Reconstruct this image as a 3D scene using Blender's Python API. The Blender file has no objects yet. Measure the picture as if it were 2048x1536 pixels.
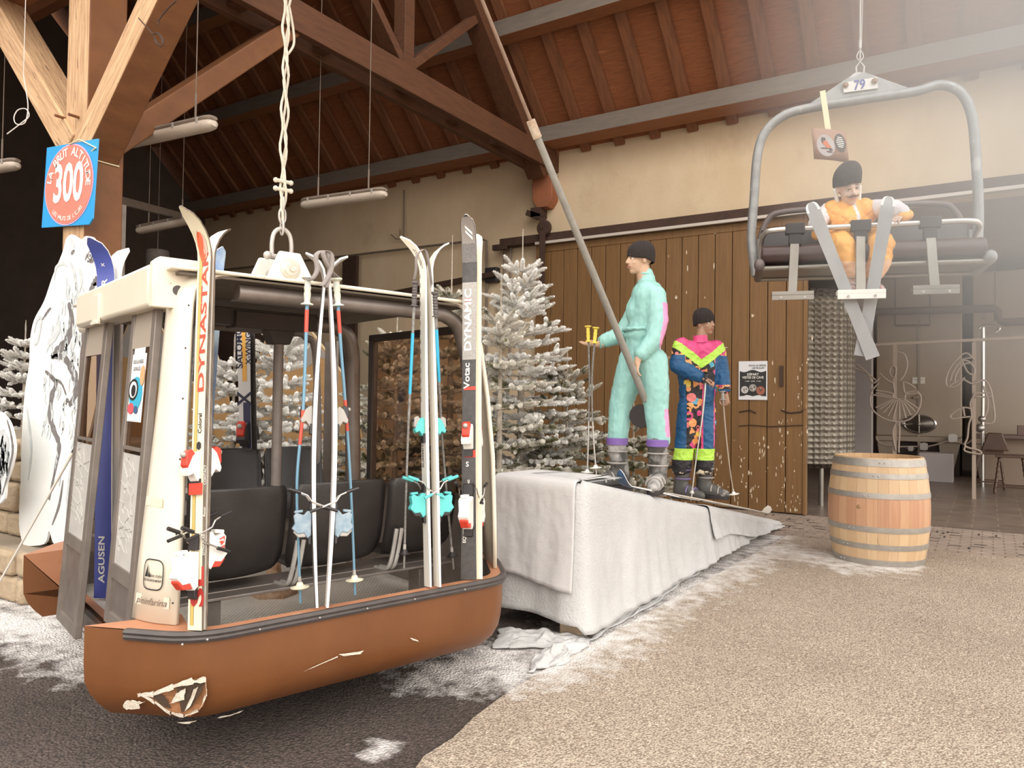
import bpy, math, random
import numpy as np
from mathutils import Vector, Matrix, noise
R = math.radians
V = Vector
random.seed(7)
sc = bpy.context.scene
COL = sc.collection
# ------------------------------------------------------------------ camera
HEAD, TP, RO, FPX = R(32.5), 0.0223, 0.0135, 1500.0
CAM = V((0, 0, 1.63))
RV = V((math.cos(HEAD), math.sin(HEAD), 0)); FV = V((-math.sin(HEAD), math.cos(HEAD), 0)); ZV = V((0, 0, 1))
_p = math.atan(TP)
FW = FV*math.cos(_p) + ZV*math.sin(_p); _u0 = ZV*math.cos(_p) - FV*math.sin(_p)
RT = RV*math.cos(RO) + _u0*math.sin(RO); UP = _u0*math.cos(RO) - RV*math.sin(RO)
cd = bpy.data.cameras.new('camera'); cam = bpy.data.objects.new('camera', cd); COL.objects.link(cam)
cd.sensor_width = 36; cd.lens = 36*FPX/2048; cd.clip_end = 300
cam.matrix_world = Matrix(((RT.x, UP.x, -FW.x, CAM.x), (RT.y, UP.y, -FW.y, CAM.y), (RT.z, UP.z, -FW.z, CAM.z), (0, 0, 0, 1)))
sc.camera = cam
def ray(u, v): return FW + RT*((u-1024)/FPX) + UP*((768-v)/FPX)
def C(u, v, d): return CAM + ray(u, v)*d
def onP(u, v, p, n):
    r = ray(u, v); return CAM + r*((V(p)-CAM).dot(V(n))/r.dot(V(n)))
def onY(u, v, y): return onP(u, v, (0, y, 0), (0, 1, 0))
def onX(u, v, x): return onP(u, v, (x, 0, 0), (1, 0, 0))
def onZ(u, v, z=0): return onP(u, v, (0, 0, z), (0, 0, 1))
# ------------------------------------------------------------------ materials
MATS = {}
def M(name, c1, rough=.6, metal=0, c2=None, scale=6, stretch=(1, 1, 1), bump=0, bscale=None, detail=6, contrast=.5,
      c3=None, s3=2, t3=.6, trans=0, alpha=1, spec=.5, coat=0, w3=.06, emit=0, bdist=.01, rot=None):
    if name in MATS: return MATS[name]
    m = bpy.data.materials.new(name); m.use_nodes = True; nt = m.node_tree; N = nt.nodes; L = nt.links
    b = N['Principled BSDF']; rgb = lambda c: (*c, 1) if len(c) == 3 else c
    b.inputs['Base Color'].default_value = rgb(c1); b.inputs['Roughness'].default_value = rough; b.inputs['Metallic'].default_value = metal
    b.inputs['Specular IOR Level'].default_value = spec; b.inputs['Coat Weight'].default_value = coat
    if trans: b.inputs['Transmission Weight'].default_value = trans
    if emit: b.inputs['Emission Color'].default_value = rgb(c1); b.inputs['Emission Strength'].default_value = emit
    if alpha < 1: b.inputs['Alpha'].default_value = alpha
    tc = N.new('ShaderNodeTexCoord'); mp = N.new('ShaderNodeMapping'); mp.inputs['Scale'].default_value = stretch
    if rot:
        m0 = N.new('ShaderNodeMapping'); m0.inputs['Rotation'].default_value = rot; L.new(tc.outputs['Object'], m0.inputs['Vector']); L.new(m0.outputs['Vector'], mp.inputs['Vector'])
    else: L.new(tc.outputs['Object'], mp.inputs['Vector'])
    def nz(s, det=detail):
        n = N.new('ShaderNodeTexNoise'); n.inputs['Scale'].default_value = s; n.inputs['Detail'].default_value = det; n.inputs['Roughness'].default_value = .62
        L.new(mp.outputs['Vector'], n.inputs['Vector']); return n
    col = None
    if c2 is not None:
        n = nz(scale); r = N.new('ShaderNodeMapRange'); r.inputs['From Min'].default_value = .5-.25*(1.4-contrast); r.inputs['From Max'].default_value = .5+.25*(1.4-contrast)
        L.new(n.outputs['Fac'], r.inputs['Value'])
        mx = N.new('ShaderNodeMix'); mx.data_type = 'RGBA'; mx.inputs['A'].default_value = rgb(c1); mx.inputs['B'].default_value = rgb(c2)
        L.new(r.outputs['Result'], mx.inputs['Factor']); col = mx.outputs['Result']
    if c3 is not None:
        n = nz(s3, 10); r = N.new('ShaderNodeMapRange'); r.inputs['From Min'].default_value = t3; r.inputs['From Max'].default_value = t3+w3
        L.new(n.outputs['Fac'], r.inputs['Value'])
        mx = N.new('ShaderNodeMix'); mx.data_type = 'RGBA'; mx.inputs['A'].default_value = rgb(c1); mx.inputs['B'].default_value = rgb(c3)
        if col: L.new(col, mx.inputs['A'])
        L.new(r.outputs['Result'], mx.inputs['Factor']); col = mx.outputs['Result']
    if col: L.new(col, b.inputs['Base Color'])
    if bump:
        n = nz(bscale or scale*2); bp = N.new('ShaderNodeBump'); bp.inputs['Strength'].default_value = bump; bp.inputs['Distance'].default_value = bdist
        L.new(n.outputs['Fac'], bp.inputs['Height']); L.new(bp.outputs['Normal'], b.inputs['Normal'])
    m['out'] = 1; MATS[name] = m; return m
# ------------------------------------------------------------------ mesh builder
def frame(ax, hint=None):
    z = V(ax).normalized(); h = V(hint) if hint is not None else (V((0, 0, 1)) if abs(z.z) < .95 else V((1, 0, 0)))
    x = h.cross(z)
    if x.length < 1e-6: x = V((1, 0, 0)).cross(z)
    x.normalize(); return x, z.cross(x), z
TXT = {}
def text_geo(s, bold=0):
    k = (s, bold)
    if k not in TXT:
        c = bpy.data.curves.new('t', 'FONT'); c.body = s; c.size = 1; c.align_x = 'CENTER'; c.align_y = 'CENTER'; c.offset = bold; c.resolution_u = 3
        o = bpy.data.objects.new('t', c); COL.objects.link(o); dg = bpy.context.evaluated_depsgraph_get(); me = bpy.data.meshes.new_from_object(o.evaluated_get(dg))
        TXT[k] = ([v.co.copy() for v in me.vertices], [tuple(p.vertices) for p in me.polygons])
        bpy.data.objects.remove(o); bpy.data.curves.remove(c); bpy.data.meshes.remove(me)
    return TXT[k]
class MB:
    def __init__(s): s.v = []; s.f = []; s.m = []; s.k = 0
    def add(s, vs, fs, k=None):
        o = len(s.v); s.v += [V(p) for p in vs]; s.f += [tuple(i+o for i in f) for f in fs]; s.m += [s.k if k is None else k]*len(fs); return s
    def box(s, c, size, X=None, Y=None, Z=None, k=None):
        X = V(X or (1, 0, 0)); Y = V(Y or (0, 1, 0)); Z = V(Z) if Z is not None else X.cross(Y); c = V(c); a, b, d = [q/2 for q in size]
        vs = [c+X*(i*a)+Y*(j*b)+Z*(l*d) for l in (-1, 1) for j in (-1, 1) for i in (-1, 1)]
        return s.add(vs, [(0, 2, 3, 1), (4, 5, 7, 6), (0, 1, 5, 4), (2, 6, 7, 3), (0, 4, 6, 2), (1, 3, 7, 5)], k)
    def aabb(s, lo, hi, k=None):
        return s.box([(a+b)/2 for a, b in zip(lo, hi)], [b-a for a, b in zip(lo, hi)], k=k)
    def beam(s, p0, p1, w, h, hint=None, k=None):
        p0 = V(p0); p1 = V(p1); x, y, z = frame(p1-p0, hint); return s.box((p0+p1)/2, (w, h, (p1-p0).length), x, y, z, k)
    def tube(s, pts, r, n=10, cap=True, closed=False, k=None, hint=None, flat=1):
        P = [V(p) for p in pts]; N = len(P); rr = r if isinstance(r, (list, tuple)) else [r]*N; vs = []; px = None
        for i, p in enumerate(P):
            if closed: t = P[(i+1) % N]-P[i-1]
            else: t = P[min(i+1, N-1)]-P[max(i-1, 0)]
            if t.length < 1e-9: t = V((0, 0, 1))
            t.normalize()
            if px is None: x = frame(t, hint)[0]
            else:
                x = px - t*px.dot(t)
                if x.length < 1e-6: x = frame(t)[0]
                x.normalize()
            px = x; y = t.cross(x)
            vs += [p+(x*math.cos(2*math.pi*j/n)+y*math.sin(2*math.pi*j/n)*flat)*rr[i] for j in range(n)]
        fs = [(i*n+j, i*n+(j+1) % n, ((i+1) % N)*n+(j+1) % n, ((i+1) % N)*n+j) for i in range(N if closed else N-1) for j in range(n)]
        if cap and not closed: fs += [tuple(range(n-1, -1, -1)), tuple((N-1)*n+j for j in range(n))]
        return s.add(vs, fs, k)
    def lathe(s, prof, c, ax=(0, 0, 1), n=24, k=None, closed=False):
        c = V(c); x, y, z = frame(ax); N = len(prof)
        vs = [c+z*h+(x*math.cos(2*math.pi*j/n)+y*math.sin(2*math.pi*j/n))*max(r, 1e-5) for r, h in prof for j in range(n)]
        fs = [(i*n+j, i*n+(j+1) % n, ((i+1) % N)*n+(j+1) % n, ((i+1) % N)*n+j) for i in range(N if closed else N-1) for j in range(n)]
        return s.add(vs, fs, k)
    def cyl(s, p0, p1, r, n=16, k=None, r1=None): return s.tube([p0, p1], [r, r if r1 is None else r1], n, k=k)
    def prism(s, poly, o, ex, ey, t, k=None):
        o = V(o); ex = V(ex); ey = V(ey); ez = ex.cross(ey).normalized()*t; n = len(poly)
        vs = [o+ex*a+ey*b for a, b in poly]+[o+ex*a+ey*b+ez for a, b in poly]
        return s.add(vs, [tuple(range(n-1, -1, -1)), tuple(range(n, 2*n))]+[(i, (i+1) % n, n+(i+1) % n, n+i) for i in range(n)], k)
    def poly3(s, pts, t, k=None):           # planar 3D polygon given thickness vector
        pts = [V(p) for p in pts]; n = len(pts); t = V(t)
        return s.add(pts+[p+t for p in pts], [tuple(range(n-1, -1, -1)), tuple(range(n, 2*n))]+[(i, (i+1) % n, n+(i+1) % n, n+i) for i in range(n)], k)
    def ell(s, c, r, ax=(0, 0, 1), hint=None, nu=16, nv=10, k=None):
        x, y, z = frame(ax, hint); c = V(c); r = (r, r, r) if not isinstance(r, (list, tuple)) else r; vs = []
        for i in range(nv+1):
            th = math.pi*i/nv
            for j in range(nu):
                ph = 2*math.pi*j/nu; vs.append(c+x*(r[0]*max(math.sin(th), 1e-4)*math.cos(ph))+y*(r[1]*max(math.sin(th), 1e-4)*math.sin(ph))-z*(r[2]*math.cos(th)))
        return s.add(vs, [(i*nu+j, i*nu+(j+1) % nu, (i+1)*nu+(j+1) % nu, (i+1)*nu+j) for i in range(nv) for j in range(nu)], k)
    def cap(s, p0, p1, r0, r1, n=14, k=None):   # round cone
        p0 = V(p0); p1 = V(p1); z = p1-p0; L = z.length; pr = []
        for i in range(6): a = -math.pi/2+i*math.pi/10; pr.append((r0*math.cos(a), r0*math.sin(a)))
        for i in range(6): a = i*math.pi/10; pr.append((r1*math.cos(a), L+r1*math.sin(a)))
        return s.lathe(pr, p0, z, n, k)
    def grid(s, nu, nv, fn, k=None, closed=False):
        vs = [fn(i/(nu-1) if not closed else i/nu, j/(nv-1)) for j in range(nv) for i in range(nu)]
        fs = [(j*nu+i, j*nu+(i+1) % nu, (j+1)*nu+(i+1) % nu, (j+1)*nu+i) for j in range(nv-1) for i in range(nu if closed else nu-1)]
        return s.add(vs, fs, k)
    def text(s, t, o, ex, ey, size, k=None, bold=.0, sx=1, lift=0):
        vs, fs = text_geo(t, bold); o = V(o); ex = V(ex).normalized(); ey = V(ey).normalized(); n = ex.cross(ey)*lift
        return s.add([o+ex*(p.x*size*sx)+ey*(p.y*size)+n for p in vs], fs, k)
    def xf(s, fn): s.v = [fn(p) for p in s.v]; return s
G = {}
def tag(o, label=None, cat=None, group=None, kind=None):
    if label: o['label'] = label
    if cat: o['category'] = cat
    if group: o['group'] = group
    if kind: o['kind'] = kind
    return o
def put(name, me, mats, parent, Mx, smooth):
    for m in (mats if isinstance(mats, (list, tuple)) else [mats]): me.materials.append(m)
    if smooth and len(me.polygons): me.shade_smooth(); me.set_sharp_from_angle(angle=R(smooth))
    o = bpy.data.objects.new(name, me); COL.objects.link(o)
    if parent: o.parent = parent
    G[o.name] = Mx; return o
def build(mb, name, mats, parent=None, local=False, bevel=0, smooth=38, label=None, cat=None, group=None, kind=None, origin=None, solid=0, sub=0):
    vs = mb.v
    if parent:
        Mx = G[parent.name]
        if not local: I = Mx.inverted(); vs = [I @ p for p in vs]
        off = None
    else:
        a = np.array([tuple(p) for p in vs]); lo = a.min(0); hi = a.max(0)
        off = V(origin) if origin is not None else V(((lo[0]+hi[0])/2, (lo[1]+hi[1])/2, lo[2]))
        vs = [p-off for p in vs]; Mx = Matrix.Translation(off)
    me = bpy.data.meshes.new(name); me.from_pydata([tuple(p) for p in vs], [], mb.f)
    if any(mb.m): me.polygons.foreach_set('material_index', mb.m)
    me.update(); o = put(name, me, mats, parent, Mx, smooth)
    if off is not None: o.location = off
    if solid: q = o.modifiers.new('s', 'SOLIDIFY'); q.thickness = solid; q.offset = 0
    if bevel: q = o.modifiers.new('b', 'BEVEL'); q.width = bevel; q.segments = 2; q.limit_method = 'ANGLE'; q.angle_limit = R(40)
    if sub: q = o.modifiers.new('u', 'SUBSURF'); q.levels = sub; q.render_levels = sub
    return tag(o, label, cat, group, kind)
def root(name, loc, label, cat, group=None, rot=None):
    o = bpy.data.objects.new(name, None); COL.objects.link(o); o.empty_display_size = .1
    Mx = Matrix.Translation(V(loc)) @ (rot.to_4x4() if rot else Matrix()); o.matrix_world = Mx; G[o.name] = Mx
    return tag(o, label, cat, group)
def remesh(mb, vox, smooth_it=4, fac=.5):
    me = bpy.data.meshes.new('tmp'); me.from_pydata([tuple(p) for p in mb.v], [], mb.f); me.update()
    o = bpy.data.objects.new('tmp', me); COL.objects.link(o)
    q = o.modifiers.new('r', 'REMESH'); q.mode = 'VOXEL'; q.voxel_size = vox
    if smooth_it: q = o.modifiers.new('s', 'SMOOTH'); q.iterations = smooth_it; q.factor = fac
    dg = bpy.context.evaluated_depsgraph_get(); r = bpy.data.meshes.new_from_object(o.evaluated_get(dg))
    bpy.data.objects.remove(o); bpy.data.meshes.remove(me); return r
def build_mesh(me, name, mats, parent, smooth=60, fn=None, matfn=None):
    n = len(me.vertices); a = np.empty(n*3); me.vertices.foreach_get('co', a); a = a.reshape(-1, 3)
    if fn is not None:
        nn = np.empty(n*3); me.vertices.foreach_get('normal', nn); nn = nn.reshape(-1, 3); a = fn(a, nn)
    if matfn is not None:
        c = np.array([a[list(p.vertices)].mean(0) for p in me.polygons]); nf = np.array([tuple(p.normal) for p in me.polygons])
        me.polygons.foreach_set('material_index', np.array(matfn(c, nf), dtype=np.int32))
    I = np.array(G[parent.name].inverted()); a = a @ I[:3, :3].T + I[:3, 3]
    me.vertices.foreach_set('co', a.astype(np.float32).ravel()); me.update()
    return put(name, me, mats, parent, G[parent.name], smooth)
def bez(pts, n=8):                               # Catmull-Rom through points
    P = [V(p) for p in pts]; out = []
    for i in range(len(P)-1):
        a = P[max(i-1, 0)]; b = P[i]; c = P[i+1]; d = P[min(i+2, len(P)-1)]
        for j in range(n):
            t = j/n; out.append(.5*((2*b)+(c-a)*t+(2*a-5*b+4*c-d)*t*t+(-a+3*b-3*c+d)*t**3))
    return out+[P[-1]]
# ================================================================== THE SETTING
WY = 11.7; TX = -6.74
timber = M('timber_dark', (.125, .046, .016), .75, c2=(.07, .025, .010), scale=3, stretch=(8, 1, 8), bump=.3, bscale=20)
timber_x = M('timber_purlin', (.36, .14, .055), .75, c2=(.22, .09, .04), scale=3, stretch=(1, 9, 9), bump=.3, bscale=20, c3=(.06, .03, .02), s3=3, t3=.68)
timber_grey = M('timber_dusty', (.20, .16, .13), .9, c2=(.15, .125, .105), scale=3, stretch=(1, 6, 6), bump=.2)
raft = M('timber_rafter', (.27, .105, .045), .75, c2=(.15, .06, .028), scale=3, stretch=(8, 1, 1), bump=.3)
deckm = M('roof_boarding', (.33, .115, .042), .8, c2=(.20, .07, .027), scale=5, stretch=(1, 7, 7), bump=.4, bscale=14, c3=(.50, .22, .10), s3=1.4, t3=.62, w3=.15)
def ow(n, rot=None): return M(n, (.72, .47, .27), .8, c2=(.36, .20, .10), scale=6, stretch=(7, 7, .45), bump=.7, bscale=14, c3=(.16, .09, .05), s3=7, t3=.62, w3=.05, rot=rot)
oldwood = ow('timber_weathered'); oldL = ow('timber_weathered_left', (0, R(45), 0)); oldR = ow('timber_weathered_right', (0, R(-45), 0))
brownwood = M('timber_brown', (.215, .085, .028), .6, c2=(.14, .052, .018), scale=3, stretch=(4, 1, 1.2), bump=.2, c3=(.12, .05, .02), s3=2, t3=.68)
plaster = M('wall_plaster', (.68, .54, .37), .9, c2=(.56, .42, .27), scale=1.1, stretch=(1, 1, .6), bump=.35, bscale=26, c3=(.44, .32, .20), s3=.8, t3=.60, w3=.2)
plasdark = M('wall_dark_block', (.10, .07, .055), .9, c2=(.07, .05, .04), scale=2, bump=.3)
def S(mb, name, m, **k): return build(mb, name, m, kind='structure', **k)
# back wall, with the opening of the hall to the right of the sliding door
m = MB(); m.aabb((-17, WY, 0), (-6.9, WY+.3, 6.12)); m.aabb((-6.9, WY, 4.45), (3.5, WY+.3, 6.12)); m.aabb((-6.9, WY, 0), (-6.75, WY+.3, 4.45))
S(m, 'wall_back', plaster)
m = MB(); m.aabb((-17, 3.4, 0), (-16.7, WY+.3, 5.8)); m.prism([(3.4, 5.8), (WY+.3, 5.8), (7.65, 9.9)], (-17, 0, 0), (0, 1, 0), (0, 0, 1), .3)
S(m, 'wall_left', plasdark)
# ground
asph = bpy.data.materials.new('asphalt'); conc = bpy.data.materials.new('concrete_ground')
def ground_mat(m, a, b, grain, dark, bstr):
    m.use_nodes = True; nt = m.node_tree; N = nt.nodes; L = nt.links; bs = N['Principled BSDF']; bs.inputs['Roughness'].default_value = .85
    tc = N.new('ShaderNodeTexCoord')
    def nz(s, d=8, st=None):
        n = N.new('ShaderNodeTexNoise'); n.inputs['Scale'].default_value = s; n.inputs['Detail'].default_value = d; n.inputs['Roughness'].default_value = .65; L.new(tc.outputs['Object'], n.inputs['Vector']); return n.outputs['Fac']
    def rng(x, lo, hi, a0=0., a1=1.):
        r = N.new('ShaderNodeMapRange'); r.inputs['From Min'].default_value = lo; r.inputs['From Max'].default_value = hi; r.inputs['To Min'].default_value = a0; r.inputs['To Max'].default_value = a1; L.new(x, r.inputs['Value']); return r.outputs['Result']
    def mix(A, B, f):
        x = N.new('ShaderNodeMix'); x.data_type = 'RGBA'
        for q, w in (('A', A), ('B', B)):
            if isinstance(w, tuple): x.inputs[q].default_value = (*w, 1)
            else: L.new(w, x.inputs[q])
        L.new(f, x.inputs['Factor']); return x.outputs['Result']
    vo = N.new('ShaderNodeTexVoronoi'); vo.inputs['Scale'].default_value = grain; L.new(tc.outputs['Object'], vo.inputs['Vector'])
    g = mix(a, b, rng(nz(.9), .35, .65)); g2 = mix(g, dark, rng(vo.outputs['Distance'], .25, .75, 0, .75))
    g3 = mix(g2, tuple(min(1, q*1.55) for q in b), rng(nz(grain*.6, 2), .56, .72, 0, .6))
    at = N.new('ShaderNodeAttribute'); at.attribute_name = 'snow'
    ad = N.new('ShaderNodeMath'); ad.operation = 'ADD'; L.new(at.outputs['Fac'], ad.inputs[0]); L.new(rng(nz(7, 12), .2, .8, -.55, .55), ad.inputs[1])
    L.new(mix(g3, (.80, .755, .72), rng(ad.outputs[0], .34, .95)), bs.inputs['Base Color'])
    bp = N.new('ShaderNodeBump'); bp.inputs['Strength'].default_value = bstr; bp.inputs['Distance'].default_value = .012; L.new(vo.outputs['Distance'], bp.inputs['Height'])
    L.new(bp.outputs['Normal'], bs.inputs['Normal'])
ground_mat(asph, (.06, .042, .035), (.125, .092, .076), 70, (.02, .013, .011), 1)
ground_mat(conc, (.44, .36, .275), (.56, .46, .36), 85, (.15, .10, .07), .9)
def seg_d(x, y, pts):
    d = np.full(x.shape, 1e9)
    for (ax, ay), (bx, by) in zip(pts[:-1], pts[1:]):
        vx, vy = bx-ax, by-ay; t = np.clip(((x-ax)*vx+(y-ay)*vy)/(vx*vx+vy*vy+1e-9), 0, 1); d = np.minimum(d, np.hypot(x-ax-t*vx, y-ay-t*vy))
    return d
def gxy(u, v): p = onZ(u, v); return (p.x, p.y)
SNOW = [([gxy(1020, 1340), gxy(1160, 1290), gxy(1300, 1190), gxy(1420, 1120), gxy(1540, 1060)], .42, .95),
        ([gxy(1120, 1310), gxy(1440, 1150), gxy(1560, 1095)], .35, .75),
        ([gxy(1480, 1090), gxy(1600, 1110), gxy(1740, 1135)], .42, .8),
        ([gxy(880, 1350), gxy(1010, 1310)], .30, .95), ([gxy(0, 1235), gxy(100, 1260), gxy(190, 1290), gxy(240, 1310)], .42, 1.05),
        ([gxy(0, 1190), gxy(150, 1200), gxy(300, 1215)], .45, 1.1), ([gxy(725, 1505), gxy(760, 1510)], .05, 1.1), ([gxy(735, 1480), gxy(800, 1490)], .03, .9),
        ([gxy(1650, 1120), gxy(1700, 1148), gxy(1850, 1135)], .12, .9), ([gxy(1300, 1170), gxy(1200, 1000)], 1.0, 1.1)]
def ground(name, m, x0, x1, y0, y1, step, z, inside=None):
    xs = np.arange(x0, x1+1e-6, step); ys = np.arange(y0, y1+1e-6, step); XX, YY = np.meshgrid(xs, ys); nx, ny = len(xs), len(ys)
    me = bpy.data.meshes.new(name); vs = np.stack([XX.ravel(), YY.ravel(), np.full(XX.size, z)], 1)
    i = np.arange(nx*ny).reshape(ny, nx); q = np.stack([i[:-1, :-1], i[:-1, 1:], i[1:, 1:], i[1:, :-1]], -1).reshape(-1, 4)
    me.from_pydata(vs.tolist(), [], q.tolist()); at = me.attributes.new('snow', 'FLOAT', 'POINT'); s = np.zeros(len(vs))
    for pts, r, a in SNOW: s = np.maximum(s, a*np.clip(1.0-seg_d(vs[:, 0], vs[:, 1], pts)/(r*1.6), 0, 1)**.8)
    at.data.foreach_set('value', s.astype(np.float32)); me.materials.append(m); o = bpy.data.objects.new(name, me); COL.objects.link(o); o['kind'] = 'structure'; return o
ground('floor_asphalt', asph, -18, 6, -6, 11.7, .08, 0)
m = MB(); m.aabb((-18, -30, -.3), (-11.3, -6, 0)); m.aabb((-11.3, -30, -.3), (20, -6, 0)); m.aabb((6, -6, -.3), (20, 11.7, 0)); S(m, 'floor_yard', M('yard', (.42, .35, .28), .9, c2=(.36, .30, .24), scale=2))
# concrete apron: everything right of the ragged joint
edge = [gxy(830, 1545), gxy(850, 1518), gxy(905, 1480), gxy(950, 1440), gxy(1010, 1392), gxy(1090, 1343)]
ex0 = onZ(1090, 1343); ex1 = onZ(1570, 1075)
poly = [(p[0]+random.uniform(-.01, .01), p[1]) for p in edge]+[(ex1.x, ex1.y), (ex1.x, 9.75), (6, 9.75), (6, -6), (-.2, -6)]
far = gxy(830, 1545); dd = V((far[0], far[1]))-V(gxy(905, 1480)); dd.normalize(); poly.append((far[0]+dd.x*4, far[1]+dd.y*4))
me = bpy.data.meshes.new('floor_apron')
import bmesh
bm = bmesh.new(); fv = [bm.verts.new((x, y, .012)) for x, y in poly]; f = bm.faces.new(fv)
if f.normal.z < 0: f.normal_flip()
bmesh.ops.triangulate(bm, faces=[f]); bmesh.ops.subdivide_edges(bm, edges=bm.edges, cuts=1)
for _ in range(5): bmesh.ops.subdivide_edges(bm, edges=[e for e in bm.edges if e.calc_length() > .16], cuts=1); bmesh.ops.triangulate(bm, faces=bm.faces)
bm.to_mesh(me); bm.free()
a = np.empty(len(me.vertices)*3); me.vertices.foreach_get('co', a); a = a.reshape(-1, 3); s = np.zeros(len(a))
for pts, r, am in SNOW[:9]: s = np.maximum(s, am*np.clip(1-seg_d(a[:, 0], a[:, 1], pts)/(r*1.6), 0, 1)**.8)
at = me.attributes.new('snow', 'FLOAT', 'POINT'); at.data.foreach_set('value', s.astype(np.float32)); me.materials.append(conc)
o = bpy.data.objects.new('floor_apron', me); COL.objects.link(o); o['kind'] = 'structure'
# sett strip before the hall threshold
def brick_mat(name, a, b, mortar, sx, bw, bh, ms=.02, rough=.7, bump=.4, rot=0):
    m = bpy.data.materials.new(name); m.use_nodes = True; N = m.node_tree.nodes; L = m.node_tree.links; bs = N['Principled BSDF']; bs.inputs['Roughness'].default_value = rough
    tc = N.new('ShaderNodeTexCoord'); mp = N.new('ShaderNodeMapping'); mp.inputs['Rotation'].default_value = rot if isinstance(rot, tuple) else (0, 0, rot); br = N.new('ShaderNodeTexBrick'); br.inputs['Scale'].default_value = sx
    br.inputs['Brick Width'].default_value = bw; br.inputs['Row Height'].default_value = bh; br.inputs['Mortar Size'].default_value = ms; br.inputs['Mortar Smooth'].default_value = .3
    for q, c in (('Color1', a), ('Color2', b), ('Mortar', mortar)): br.inputs[q].default_value = (*c, 1)
    L.new(tc.outputs['Object'], mp.inputs['Vector']); L.new(mp.outputs['Vector'], br.inputs['Vector'])
    nz = N.new('ShaderNodeTexNoise'); nz.inputs['Scale'].default_value = 3; nz.inputs['Detail'].default_value = 8; L.new(tc.outputs['Object'], nz.inputs['Vector'])
    mx = N.new('ShaderNodeMix'); mx.data_type = 'RGBA'; mx.blend_type = 'MULTIPLY'; mx.inputs['Factor'].default_value = .8; cr = N.new('ShaderNodeMapRange'); cr.inputs['From Min'].default_value = .3; cr.inputs['From Max'].default_value = .7; cr.inputs['To Min'].default_value = .6
    L.new(nz.outputs['Fac'], cr.inputs['Value']); cc = N.new('ShaderNodeCombineColor'); [L.new(cr.outputs['Result'], cc.inputs[i]) for i in range(3)]
    L.new(br.outputs['Color'], mx.inputs['A']); L.new(cc.outputs['Color'], mx.inputs['B']); L.new(mx.outputs['Result'], bs.inputs['Base Color'])
    bp = N.new('ShaderNodeBump'); bp.inputs['Strength'].default_value = bump; bp.inputs['Distance'].default_value = .02; bp.invert = True; L.new(br.outputs['Fac'], bp.inputs['Height']); L.new(bp.outputs['Normal'], bs.inputs['Normal']); return m
setts = brick_mat('setts', (.36, .28, .22), (.40, .31, .25), (.24, .18, .14), 1, .22, .11, .012)
m = MB(); m.aabb((-4.4, 9.7, 0), (6, 11.62, .02)); S(m, 'floor_setts', setts)
# loose dark gaps between the setts
m = MB(); rr = random.Random(3)
for i in range(110):
    x = rr.uniform(-3.9, 1.4); y = rr.uniform(9.9, 11.3)
    if rr.random() < .5: m.box((x, y, .021), (.02, .13, .006))
    else: m.box((x, y, .021), (.13, .016, .006))
S(m, 'floor_sett_joints', M('joint_dark', (.05, .035, .03), .9))
tiles = brick_mat('hall_tiles', (.19, .14, .11), (.22, .165, .13), (.30, .24, .19), 1, .6, .3, .012, .35, .15)
m = MB(); m.aabb((-7, 11.6, 0), (6, 24, .02)); S(m, 'floor_hall', tiles)
hallw = M('hall_wall', (.36, .29, .24), .8, c2=(.30, .23, .19), scale=1.4, bump=.1)
m = MB(); m.aabb((-7, 22.6, 0), (6, 22.8, 5)); S(m, 'wall_hall_back', hallw)
m = MB(); m.aabb((-7.2, WY+.3, 0), (-7, 22.8, 5)); S(m, 'wall_hall_left', hallw)
m = MB(); m.aabb((-7.2, WY+.3, 5), (6, 22.8, 5.15)); S(m, 'ceiling_hall', hallw)
# roof: deck, rafters, purlins, trusses (45 degree pitch, ridge at Y 7.65)
RZ = lambda y: 5.95+(WY-y) if y > 7.65 else 5.95+(y-3.6)
def slope(name, y0, y1, mt, dz=.16, t=.03, x0=-17, x1=.95):
    m = MB(); z0, z1 = RZ(y0)+dz, RZ(y1)+dz; m.poly3([(x0, y0, z0), (x1, y0, z0), (x1, y1, z1), (x0, y1, z1)], (0, 0, t)); return S(m, name, mt)
slope('ceiling_back_slope', 11.95, 7.651, deckm, x1=2.9)
slope('ceiling_front_slope', 3.1, 7.649, deckm, x1=-6.2)
for i in range(31):
    x = -16.2+.64*i
    if x > 2.8: continue
    for nm, ya, yb in (('rafter', 11.69, 7.66),) + ((('rafter', 2.9, 7.64),) if i % 2 == 0 and x < -6.2 else ()):
        za = 5.95+(WY-ya) if ya > 7.65 else 5.95+(ya-3.6); zb = RZ(yb)
        m = MB(); m.beam((x, ya, za+.075), (x, yb, zb+.075), .075, .17, (1, 0, 0)); S(m, nm, raft)
for (y, zb, w) in ((11.08, 6.10, .44), (9.86, 7.45, .30), (8.6, 8.7, .30)):
    m = MB(); m.aabb((-16.7, y, zb), (2.9, y+w, zb+.27)); m.m = [1 if i == 2 else 0 for i in range(6)]; S(m, 'ceiling_purlin', [timber_x, timber_grey], bevel=.008)
for (y, zb, w) in ((3.9, 6.0, .3), (5.2, 7.2, .3)):
    m = MB(); m.aabb((-16.7, y, zb), (.95, y+w, zb+.27)); S(m, 'ceiling_purlin', timber_x, bevel=.008)
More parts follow.
